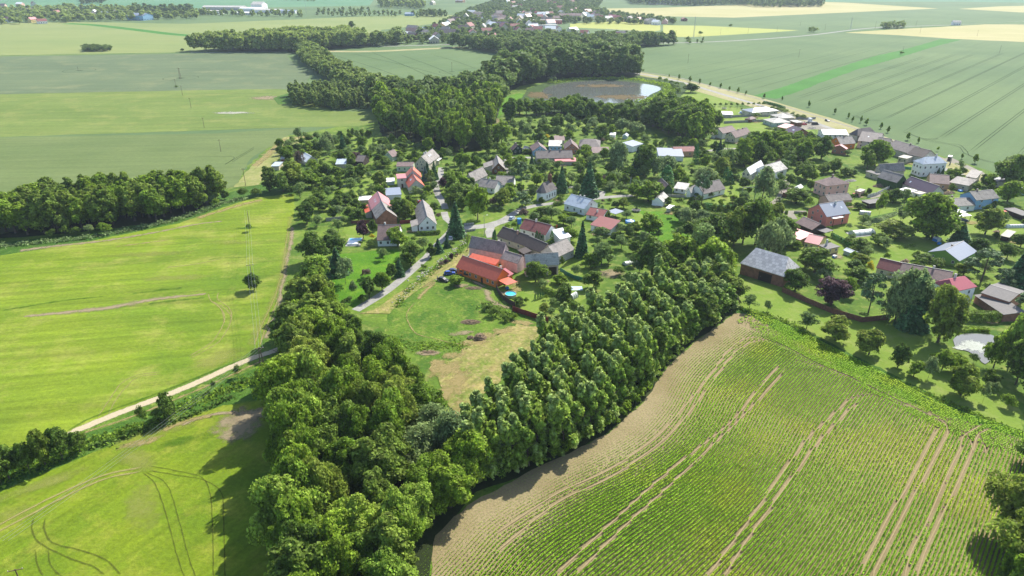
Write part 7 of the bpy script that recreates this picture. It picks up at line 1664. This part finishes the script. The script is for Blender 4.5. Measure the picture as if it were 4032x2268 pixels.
# fences and walls
def fence(view, pts, h, mat, label, name='wooden_fence', step=2.2, th=.06, posts=True, cat='fence', par_post=None):
    P = Wl(view, pts)
    c = P[0]
    o = tag(empty(name, (c[0], c[1], 0)), label, cat)
    for a, b in zip(P, P[1:]):
        L = math.dist(a, b); n = max(1, int(round(L / step)))
        for i in range(n):
            p = [(a[j] + (b[j] - a[j]) * i / n) - c[j] for j in (0, 1)]; q = [(a[j] + (b[j] - a[j]) * (i + 1) / n) - c[j] for j in (0, 1)]
            dx, dy = (q[0] - p[0]), (q[1] - p[1]); l = math.hypot(dx, dy); nx, ny = -dy / l * th / 2, dx / l * th / 2
            g = .05 / l
            p2 = (p[0] + dx * g, p[1] + dy * g); q2 = (q[0] - dx * g, q[1] - dy * g); hh = h * rnd.uniform(.985, 1.015)
            v = [(p2[0] + nx, p2[1] + ny), (q2[0] + nx, q2[1] + ny), (q2[0] - nx, q2[1] - ny), (p2[0] - nx, p2[1] - ny)]
            MB().add([(x, y, .03) for x, y in v] + [(x, y, hh) for x, y in v], [(0, 3, 2, 1), (4, 5, 6, 7), (0, 1, 5, 4), (1, 2, 6, 5), (2, 3, 7, 6), (3, 0, 4, 7)]).build('panel', mat, o)
            if posts: MB().box(p[0] - .05, p[0] + .05, p[1] - .05, p[1] + .05, 0, h + .08).build('post', par_post or M['polewood'], o)
M['redwood'] = m_plain('fence_red', srgb(140, 56, 46, .7), .8, 0, .15); M['brownwood'] = m_plain('fence_brown', srgb(140, 92, 76, .7), .85, 0, .25); M['darkfence'] = m_plain('fence_dark', srgb(86, 66, 56, .7), .85, 0, .2)
fence('c7', [(1075, 965), (1440, 1085)], 1.9, M['redwood'], 'straight dark red fence facing the straw covered ground', step=2.6)
fence('c7', [(910, 730), (935, 790), (980, 850), (1045, 895), (1105, 925)], 1.8, M['darkfence'], 'curved dark wooden fence around the turquoise pool')
fence('l4', [(1090, 62), (1200, 110), (1330, 165), (1480, 210), (1620, 195)], 1.9, M['brownwood'], 'long faded brown board fence along the orchard strip', step=2.6)
fence('c7', [(1560, 560), (1620, 600), (1700, 640), (1810, 665)], 1.5, PT['greenp'], 'fence covered with dark green netting', 'net_fence')
fence('c3', [(560, 240), (800, 222), (1000, 215), (1200, 220)], 1.7, M['conc'], 'upper grey concrete garden wall by the bungalow', 'garden_wall', 2.6, .12)
fence('c3', [(550, 318), (800, 305), (1000, 295), (1170, 290)], 1.7, M['conc'], 'lower grey concrete garden wall by the pyramid roof', 'garden_wall', 2.6, .12)
fence('c3', [(1590, 250), (1750, 262), (1880, 255)], 1.7, M['conc'], 'grey wall between the bungalows and the main road', 'garden_wall', 2.6, .12)
fence('c4', [(300, 1395), (430, 1360), (620, 1265)], 1.7, M['frame'], 'pale grey sheet fence by the wood heaps', 'sheet_fence', 2.2)
fence('c1', [(730, 1085), (920, 1068)], 1.6, M['conc'], 'pale concrete wall behind the hidden orchard', 'garden_wall', 2.4, .12)
fence('c1', [(985, 1110), (1200, 1100)], 1.4, M['brownwood'], 'brown fence left of the brick barn house')
fence('c1', [(1480, 1115), (1600, 1100)], 1.6, M['redwood'], 'short rust red fence left of the white lane house')
fence('p4', [(100, 700), (250, 712), (400, 720)], 1.4, M['conc'], 'low grey wall before the white stable', 'garden_wall', 2.2, .15)
fence('p4', [(1200, 450), (1300, 475), (1420, 500)], 1.3, M['darkfence'], 'dark brown fence below the balcony house')
fence('c4', [(845, 975), (940, 985)], 1.4, PT['greenp'], 'green fence beside the school', 'net_fence')
fence('c6', [(2130, 98), (2230, 88)], 1.0, PT['steel'], 'metal railing of the little bridge', 'bridge_railing', 1.2, .03)
fence('c6', [(2140, 165), (2250, 150)], 1.0, PT['steel'], 'near metal railing of the little bridge', 'bridge_railing', 1.2, .03)
fence('p4', [(2120, 965), (2230, 975), (2320, 975)], 1.1, PT['steel'], 'thin metal railing on the drive of the red house', 'metal_railing', 1.2, .03)
fence('c2', [(380, 780), (460, 775), (530, 785)], .5, M['stone'], 'low stone kerb wall left of the chapel', 'stone_wall', 2, .2, False, 'wall')
# poles and lines
def pole(view, x, base, top, label, arms=1, r=.13, mat=None, kind='power_pole', aframe=False, arm_w=1.1):
    X, Y = W(view, x, base); s = VW[view][2]; d = Y * CT + CAM_H * ST
    h = (base - top) / s / F_PX * d / math.cos(math.atan2(CAM_H, Y))
    o = tag(empty(kind, (X, Y, 0), .3), label, {'street_lamp': 'lamp', 'lattice_mast': 'mast'}.get(kind, 'pole'))
    m = mat or M['polewood']
    if aframe: MB().tube((-.75, 0, 0), (-.12, 0, h), .15, .1).tube((.75, 0, 0), (.12, 0, h), .15, .1).tube((-.45, 0, h * .4), (.45, 0, h * .4), .07).build('shaft', m, o)
    elif kind == 'lattice_mast':
        mb = MB()
        for sx in (-1, 1):
            for sy in (-1, 1): mb.tube((sx * .8, sy * .8, 0), (sx * .25, sy * .25, h), .09, .06, 4)
        for k in range(9):
            z0, z1 = h * k / 9, h * (k + 1) / 9; a0, a1 = .8 - .55 * k / 9, .8 - .55 * (k + 1) / 9
            for sy in (-1, 1): mb.tube((-a0, sy * a0, z0), (a1, sy * a1, z1), .05, .05, 4); mb.tube((sy * a0, -a0, z0), (sy * a1, a1, z1), .05, .05, 4)
        mb.build('lattice', m, o)
    else: MB().cyl((0, 0), r, r * .7, -.2, h, 8).build('shaft', m, o)
    if kind == 'street_lamp': MB().tube((0, 0, h), (1.2, 0, h + .1), .05).build('arm', m, o); MB().box(1.0, 1.7, -.15, .15, h + .02, h + .14).build('lamp_head', M['frame'], o)
    elif arms:
        for k in range(arms):
            a = MB().box(-arm_w, arm_w, -.06, .06, h - .35 - k * .8, h - .22 - k * .8).build('crossarm', m, o)
            ib = MB()
            for x_ in (-arm_w + .1, 0.0 if not aframe else .35, arm_w - .1): ib.cyl((x_, 0), .06, .05, h - .217 - k * .8, h - .0 - k * .8, 6)
            ib.build('insulators', M['frame'], a)
    return (X, Y, h)
PL = [pole('l2', 95, 1449, 1415, 'power pole cut by the lower left picture corner', arm_w=1.3), pole('l2', 1408, 365, 232, 'brown A-shaped power pole beside the dirt track', aframe=True, arm_w=1.2), pole('l1', 2150, 1165, 950, 'wooden power pole rising from the dark round bush', arm_w=1.3), pole('l1', 2107, 605, 490, 'bare wooden pole with a small bush at its foot', arms=0)]
PL[0] = PL[0][:2] + (9.0,)
PP_ = [('l1', 2078, 285, 140, 'power pole on the track beside the narrow left wood'), ('c1', 478, 215, 130, 'power pole at the far end of the field track'), ('t1', 1378, 720, 650, 'wooden pole with twin arms in the yellow-green field'), ('t1', 1328, 655, 600, 'wooden pole left of the lattice mast'), ('t1', 590, 532, 505, 'far pole in the left wheat field'),
       ('v', 481, 272, 248, 'thin pole in the middle of the barley field'), ('v', 514, 322, 297, 'thin pole at the lower margin of the barley field'), ('v', 556, 382, 352, 'thin pole in the near wheat field'), ('t2', 1725, 912, 797, 'pole in the wheat triangle between the woods'),
       ('t4', 195, 447, 385, 'pole in the left part of the big right field'), ('t4', 980, 407, 350, 'pole in the middle of the big right field'), ('t4', 1718, 362, 330, 'pole beside the bush on the bright strip'), ('t4', 2400, 378, 322, 'pole near the right edge of the big field'),
       ('t4', 425, 247, 205, 'pole left of centre on the far railway'), ('t4', 620, 240, 190, 'tall pole above the lemon coloured field'), ('t4', 825, 230, 190, 'pole at the right end of the lemon field'), ('t4', 990, 182, 150, 'pole in the far grey field'), ('t4', 1165, 215, 172, 'pole near the far railway bushes'), ('t4', 1520, 205, 152, 'tall pole left of the far copse'),
       ('t4', 1635, 178, 150, 'pole behind the far copse'), ('t4', 1810, 185, 145, 'pole right of the far copse'), ('t4', 1838, 235, 190, 'pole in the far pale yellow field'), ('t4', 2243, 255, 215, 'pole with a bush in the right pale yellow field'), ('t3', 2450, 460, 390, 'right twin pole in the lemon field'), ('t3', 2405, 460, 395, 'left twin pole in the lemon field'),
       ('c2', 985, 725, 570, 'tall wooden pole left of the great fir'), ('c2', 270, 610, 520, 'wooden pole beside the chapel lane'), ('c6', 2170, 345, 190, 'wooden pole beside the grey barn'), ('c5', 858, 215, 88, 'wooden pole above the clipped garden hedge'), ('c5', 487, 262, 180, 'wooden pole behind the red house'), ('p4', 1140, 840, 710, 'thin white-topped lawn pole'), ('c3', 600, 700, 560, 'wooden pole by the cream house'), ('c4', 225, 750, 660, 'dark pole in front of the broad grey house'), ('c4', 675, 1260, 1130, 'pole in front of the ivy barn'), ('p3', 1805, 540, 200, 'wooden pole in the garden below the dark wood')]
for v, x, b, t, lb in PP_: pole(v, x, b, t, lb, arms=1)
pole('t1', 1362, 595, 518, 'tall lattice mast in the left wheat field', kind='lattice_mast', mat=M['polewood'])
pole('t4', 235, 266, 128, 'tallest lattice pylon by the far railway', kind='lattice_mast', mat=PT['steel']); pole('t4', 1345, 207, 130, 'lattice pylon in the far grey field', kind='lattice_mast', mat=PT['steel']); pole('t1', 2312, 98, 15, 'lattice pylon beside the distant farmstead', kind='lattice_mast', mat=PT['steel'])
pole('c6', 2337, 205, 0, 'street lamp post on the village junction', kind='street_lamp', arms=0, mat=M['conc'])
pole('c2', 1500, 725, 642, 'twin concrete pole at the bend of the lane', mat=M['conc'], r=.3, arms=0); pole('c4', 1500, 910, 800, 'thick concrete transformer pole in the concrete yard', mat=M['conc'], r=.4, arms=1, arm_w=1.6)
pole('c2', 570, 890, 800, 'small street lamp in front of the chapel', kind='street_lamp', arms=0, mat=PT['steel'])
wb = MB()
def wire(a, b, sag=1.2):
    p = []
    for i in range(13):
        t = i / 12
        p.append((a[0] + (b[0] - a[0]) * t, a[1] + (b[1] - a[1]) * t, a[2] + (b[2] - a[2]) * t - sag * 4 * t * (1 - t)))
    for q, r_ in zip(p, p[1:]): wb.tube(q, r_, .028, .028, 3)
for A, B in zip(PL, PL[1:]):
    for off in (-1.0, 0, 1.0): wire((A[0] + off, A[1], A[2]), (B[0] + off, B[1], B[2]))
tag(wb.build('power_lines', PT['steel']), 'thin overhead wires crossing the lower left field', 'wires')
# pipe frame on the lawn
X, Y = W('p4', 1275, 805); o = tag(empty('pipe_frame', (X, Y, 0), .1), 'grey pipe frame like a goal on the lawn before the birch', 'frame')
MB().tube((0, 0, 0), (0, 0, 8), .2).build('upright', M['conc'], o); MB().tube((0, 0, 7.9), (7, 1, 7.6), .16).build('top_pipe', M['conc'], o); MB().tube((7, 1, 0), (7, 1, 7.7), .16).build('upright', M['conc'], o)
# bus shelter and swings
X, Y = W('c4', 1490, 850); o = tag(empty('bus_shelter', (X, Y, 0), .9), 'small white-roofed glass bus shelter in the concrete yard', 'shelter')
MB().box(-2, 2, -1, 1, 2.5, 2.65).build('roof', PT['white'], o)
for sx in (-1, 1): MB().box(sx * 1.85 - .03, sx * 1.85 + .03, -.8, .8, .1, 2.497).build('side_pane', M['glass'], o)
MB().box(-1.8, 1.8, .8, .85, .1, 2.497).build('back_pane', M['glass'], o)
for i, (v, x, y, lb) in enumerate((('c2', 1765, 345, 'blue swing frame on the playground below the dark wood'), ('c3', 640, 112, 'wooden swing frame on the upper lawn'), ('c3', 770, 108, 'second wooden play frame on the upper lawn'), ('c2', 1850, 300, 'wooden climbing frame at the playground'))):
    X, Y = W(v, x, y); o = tag(empty('swing_frame', (X, Y, 0), .3 + i), lb, 'swing')
    mt = PT['navy'] if i == 0 else M['polewood']
    for sx in (-1, 1): MB().tube((sx * 1.5, -.9, 0), (sx * 1.5, 0, 2.4), .06).tube((sx * 1.5, .9, 0), (sx * 1.5, 0, 2.4), .06).build('leg_pair', mt, o)
    MB().tube((-1.5, 0, 2.4), (1.5, 0, 2.4), .06).build('top_bar', mt, o)
    MB().box(-.3, .3, -.12, .12, .5, .54).tube((-.28, 0, .52), (-.28, 0, 2.4), .015).tube((.28, 0, .52), (.28, 0, 2.4), .015).build('swing_seat', PT['red'], o)
# barrels, tarps, heaps
for v, x, y, r, h, c, lb in (('c2', 372, 1110, .9, 2.4, 'poolblue', 'tall blue water tank beside the red tile roof'), ('c7', 1145, 80, .01, .01, 'poolblue', None), ('c2', 752, 1145, .35, 1.0, 'orange', 'small orange barrel near the white outbuilding')):
    if lb:
        X, Y = W(v, x, y); o = tag(empty('water_barrel', (X, Y, 0)), lb, 'barrel'); MB().cyl((0, 0), r, r, 0, h, 14).build('drum', PT[c], o); MB().cyl((0, 0), r * 1.03, r * 1.03, h, h + .08, 14).build('lid', PT[c], o)
for v, x, y, sx, sy, sz, c, lb in (('c5', 1690, 640, 2.6, 2.2, 1.9, 'white', 'white topped blue tent canopy in the right orchard'), ('c5', 1715, 675, 1.2, 1.0, 1.0, 'poolblue', 'small blue tarpaulin heap beside the tent'), ('c4', 1650, 1300, 2.0, 1.6, 1.0, 'poolblue', 'blue and white tarpaulin near the hipped bungalow'), ('c7', 1025, 740, 1.0, .8, .9, 'poolblue', 'blue tarpaulin bundle under the red canopy'), ('c4', 110, 1340, 1.2, .8, .5, 'red', 'red flower bed cover by the small pale pink hut'), ('c5', 655, 810, 1.6, 1.2, 1.1, 'white', 'small pale box shelter below the yellow porch')):
    X, Y = W(v, x, y); o = tag(empty('tarpaulin', (X, Y, 0), .4), lb, 'tarpaulin')
    MB().prism([(-sx / 2, 0), (sx / 2, 0), (sx / 2 * .9, sz * .8), (0, sz), (-sx / 2 * .9, sz * .8)], -sy / 2, sy / 2, 0, 'y').build('cover', PT[c], o)
    MB().box(-sx / 2 - .1, -sx / 2 - .02, -sy / 2, sy / 2, 0, sz * .6).build('edge_board', PT['poolblue'], o)
mb = MB().box(-2.6, 2.6, -1.6, 1.6, 0.03, .06); X, Y = W('c7', 1712, 735); o = mb.build('ground_sheet', PT['silverblue']); o.location = (X, Y, 0); tag(o, 'pale blue sheet spread on the front lawn', 'sheet')
def heap(view, x, y, w, l, h, mat, label, n=120, name='woodpile', cat='wood pile', rz=0.4, r=.1, L=1.0):
    X, Y = W(view, x, y); R = random.Random(int(x)); mb = MB()
    for i in range(n):
        a, b = R.uniform(-1, 1), R.uniform(-1, 1)
        if a * a + b * b > 1: continue
        z = h * (1 - (a * a + b * b)) * R.uniform(.35, 1); t = R.gauss(0, .35)
        mb.tube((a * w - L / 2 * math.cos(t), b * l - L / 2 * math.sin(t), z), (a * w + L / 2 * math.cos(t), b * l + L / 2 * math.sin(t), z + R.uniform(-.15, .15)), r, r * .8, 5)
    mb.cyl((0, 0), min(w, l), min(w, l) * .4, 0, h * .6, 10)
    o = mb.build(name, mat); o.location = (X, Y, 0); o.rotation_euler = (0, 0, rz); return tag(o, label, cat)
heap('c7', 745, 1245, 1.9, 1.6, 1.9, M['log'], 'round stacked woodpile on the rough meadow', 260)
heap('c7', 650, 1240, .8, .7, .9, M['log'], 'tiny woodpile left of the round one', 60)
heap('c7', 650, 1080, 3.0, 1.5, .8, M['log'], 'grey heap of brushwood in the rough meadow', 260, 'brush_heap', 'brush heap', 0, .05, 1.4)
heap('c7', 230, 1385, 2.2, 1.0, .5, M['log'], 'low scattered brush heap near the wood', 120, 'brush_heap', 'brush heap', 0, .05, 1.2)
heap('c6', 2230, 735, 3.0, 1.2, .7, M['log'], 'grey brush heap behind the orange house yard', 160, 'brush_heap', 'brush heap', 0, .05, 1.2)
heap('p1', 1440, 815, 1.5, 1.0, 1.0, M['log'], 'dark compost heap at the top corner of the maize', 90, 'compost_heap', 'heap', 0, .08, .8)
heap('c4', 480, 1225, 4, 2.2, 1.3, M['log'], 'large heap of reddish split wood before the ivy barn', 300); heap('c4', 60, 1150, 3.5, 1.8, .9, M['stone'], 'pale heap of rubble on the lawn below the balcony house', 220, 'rubble_heap', 'heap')
heap('c4', 1480, 1330, 4, 1.4, 1.3, M['log'], 'long stack of firewood in front of the hipped bungalow', 300, L=1.4); heap('c5', 2215, 520, 1.6, 1, .8, M['log'], 'pale woodpile under the lone orchard tree', 90); heap('c5', 2300, 550, 1.5, 1, .8, M['log'], 'dark woodpile right of the pale one', 90)
heap('c5', 1370, 850, 1.6, 1.2, 1.2, M['log'], 'dark heap behind the tiled farmhouse', 90, 'compost_heap', 'heap')
heap('c3', 1830, 385, 4, 2.0, .9, M['stone'], 'weedy earth heap beside the black van', 200, 'rubble_heap', 'heap')
# stones lining the brook
R = random.Random(5); mb = MB()
for p in smooth_line(Wl('c6', [(1440, 870), (1530, 790), (1650, 670), (1750, 570), (1850, 500), (1930, 430), (2020, 360), (2110, 290), (2150, 220), (2130, 170)]), .8):
    for _ in range(2):
        x, y = p[0] + R.gauss(0, .9), p[1] + R.gauss(0, .9); r = R.uniform(.15, .45)
        mb.cyl((x, y), r, r * .55, 0, r * .9, 6)
tag(mb.build('brook_stones', M['stone']), 'pale stones lining the small brook beside the lane', 'stones', None, 'stuff')
# planting rows of the cabbage bed and brown vegetable bed
def rows_of_plants(view, quad, n, label, k='v', sz=.45):
    P = [Vector(p) for p in Wl(view, quad)]; rs = np.random.RandomState(3); pts = []
    for i in range(n):
        t = (i + .5) / n; a = P[0].lerp(P[3], t); b = P[1].lerp(P[2], t); m = int((b - a).length / .45)
        for j in range(m): q = a.lerp(b, (j + .5) / m); pts += [(q.x + rs.normal(0, .06), q.y + rs.normal(0, .06), .18 + rs.rand() * .15) for _ in range(3)]
    P_ = np.array(pts); V = leaf_quads(rs, P_, np.tile([0, 0, 1.0], (len(P_), 1)), sz, 1, .5)
    me = quads_mesh('bed', V, [M[LEAFM.get(k, 'lf_' + k)]]); o = bpy.data.objects.new('vegetable_bed', me); COL.objects.link(o); tag(o, label, 'vegetables', None, 'stuff')
rows_of_plants('c5', [(885, 465), (1290, 345), (1290, 380), (1010, 492)], 9, 'bluish green cabbage bed on the lawn of the pink hedge garden')
rows_of_plants('c5', [(1265, 700), (1480, 670), (1480, 700), (1330, 725)], 5, 'small sparse vegetable bed in the right orchard', 'h', .3)
# reeds round the pond and by the left wood, tall weeds in the ditch
def weeds(name, view, pts, wd, h, dens, label, k='h', sz=.5):
    P = smooth_line(Wl(view, pts), 2); rs = np.random.RandomState(8); out = []
    for a, b in zip(P, P[1:]):
        L = math.dist(a, b); m = int(L * wd * dens); dx, dy = (b[0] - a[0]) / L, (b[1] - a[1]) / L
        t = rs.rand(m); u = rs.normal(0, wd / 3, m)
        out.append(np.stack([a[0] + (b[0] - a[0]) * t - dy * u, a[1] + (b[1] - a[1]) * t + dx * u, h * (.3 + .7 * rs.rand(m)) * (.6 + .4 * np.sin(a[0] * .7 + a[1] * .5))], 1))
    Q = np.concatenate(out); V = leaf_quads(rs, Q, np.tile([0, 0, .6], (len(Q), 1)), sz, 1.6, .8)
    me = quads_mesh(name, V, [M[LEAFM.get(k, 'lf_' + k)]]); o = bpy.data.objects.new(name, me); COL.objects.link(o); tag(o, label, 'weeds', None, 'stuff')
weeds('reeds', 'l1', [(-150, 830), (0, 800), (300, 770), (700, 730), (950, 690), (1200, 640), (1500, 570), (1700, 505), (1900, 430), (2100, 395)], 3.5, 1.6, 6, 'grey-green reeds along the foot of the narrow left wood', 'v')
weeds('reeds', 'p2', [(1100, 65), (1300, 35), (1600, 22), (1900, 35), (2100, 70), (2200, 110), (2150, 180), (2030, 220), (1900, 245)], 9, 1.8, 2, 'reeds around the far shore of the pond', 'h', .9)
weeds('tall_weeds', 'l2', [(-60, 960), (100, 900), (300, 820), (480, 745), (700, 670), (850, 620), (1000, 540), (1150, 480), (1300, 420), (1400, 380)], 4.5, .9, 7, 'rank weeds filling the ditch beside the dirt track', 'h', .45)
weeds('tall_weeds', 'l2', [(480, 770), (700, 700), (900, 640), (1050, 580), (1250, 490)], 1.5, 1.1, 9, 'darker line of weeds in the ditch bottom', 'u', .45)
weeds('tall_weeds', 'l4', [(830, 130), (950, 160), (1150, 230), (1290, 330), (1500, 430), (1700, 520), (1900, 600), (2100, 690), (2273, 760)], 2.4, .7, 9, 'fresh weeds on the upper margin of the maize', 'h', .4)
weeds('tall_weeds', 'c6', [(1450, 930), (1560, 760), (1700, 660), (1850, 540), (2000, 420), (2120, 310), (2180, 200)], 2.6, .6, 7, 'green brook-side weeds beside the stones', 'h', .35)
weeds('tall_weeds', 'c7', [(820, 880), (880, 960), (980, 1010), (1080, 1050)], 5, 1.2, 6, 'nettles behind the curved fence', 'u', .5)
weeds('tall_weeds', 'c6', [(1420, 1290), (1600, 1330), (1800, 1330), (2050, 1310), (2180, 1340)], 5, .35, 5, 'dark green tufts on the rough meadow', 'h', .4)
# person beside the dark car
def person(view, x, y, rz, label, top, legs):
    X, Y = W(view, x, y)
    v = [(0, 0, .92), (0, 0, 1.15), (0, 0, 1.42), (0, 0, 1.52), (0, 0.01, 1.62), (0, 0.01, 1.74), (.17, 0, 1.40), (.23, .02, 1.12), (.22, .10, .88), (-.17, 0, 1.40), (-.23, .02, 1.12), (-.22, .10, .88), (.10, 0, .86), (.11, .03, .48), (.12, 0, .09), (.12, .14, .05), (-.10, 0, .86), (-.11, -.02, .48), (-.13, -.05, .09), (-.13, .10, .05)]
    e = [(0, 1), (1, 2), (2, 3), (3, 4), (4, 5), (2, 6), (6, 7), (7, 8), (2, 9), (9, 10), (10, 11), (0, 12), (12, 13), (13, 14), (14, 15), (0, 16), (16, 17), (17, 18), (18, 19)]
    rad = [.13, .13, .14, .055, .09, .09, .06, .045, .035, .06, .045, .035, .09, .065, .045, .035, .09, .065, .045, .035]
    me = bpy.data.meshes.new('person'); me.from_pydata(v, e, [])
    o = bpy.data.objects.new('person', me); COL.objects.link(o); o.location = (X, Y, .02); o.rotation_euler = (0, 0, rz)
    md = o.modifiers.new('skin', 'SKIN')
    for i, r in enumerate(rad): me.skin_vertices[0].data[i].radius = (r, r * .8)
    me.skin_vertices[0].data[0].use_root = True
    o.modifiers.new('sub', 'SUBSURF').levels = 1
    t = NT('person_clothes_skin'); z = t.n('SeparateXYZ'); t.l(t.coord(), z.inputs[0])
    c1 = t.mix(t.math('GREATER_THAN', z.outputs[2], .92), legs, top); c2 = t.mix(t.math('GREATER_THAN', z.outputs[2], 1.5), c1, srgb(214, 170, 146, .7)); c3 = t.mix(t.math('GREATER_THAN', z.outputs[2], 1.72), c2, srgb(70, 50, 40))
    t.l(c3, t.p.inputs['Base Color']); me.materials.append(t.mat)
    tag(o, label, 'person')
if not hasattr(bpy.types.Mesh, 'skin_vertices'): pass
def person_safe(*a):
    person(*a)
person('c6', 1862, 652, 0.6, 'person in a light shirt standing beside the dark estate car', srgb(200, 196, 190, .7), srgb(60, 66, 90, .7))
# ================================================================= HAZE (one closed box of even air)
t = bpy.data.materials.new('haze_air'); t.use_nodes = True; n_ = t.node_tree; n_.nodes.clear()
out_ = n_.nodes.new('ShaderNodeOutputMaterial'); pv_ = n_.nodes.new('ShaderNodeVolumePrincipled')
pv_.inputs['Color'].default_value = (0.72, 0.86, 1.0, 1); pv_.inputs['Density'].default_value = 0.00007; pv_.inputs['Anisotropy'].default_value = 0.2
n_.links.new(pv_.outputs[0], out_.inputs['Volume'])
mb = MB().box(-7800, 7800, -700, 9300, -1, 112)
o = mb.build('haze', t); tag(o, None, None, None, 'stuff')
o['label'] = 'thin bluish summer haze over the fields'
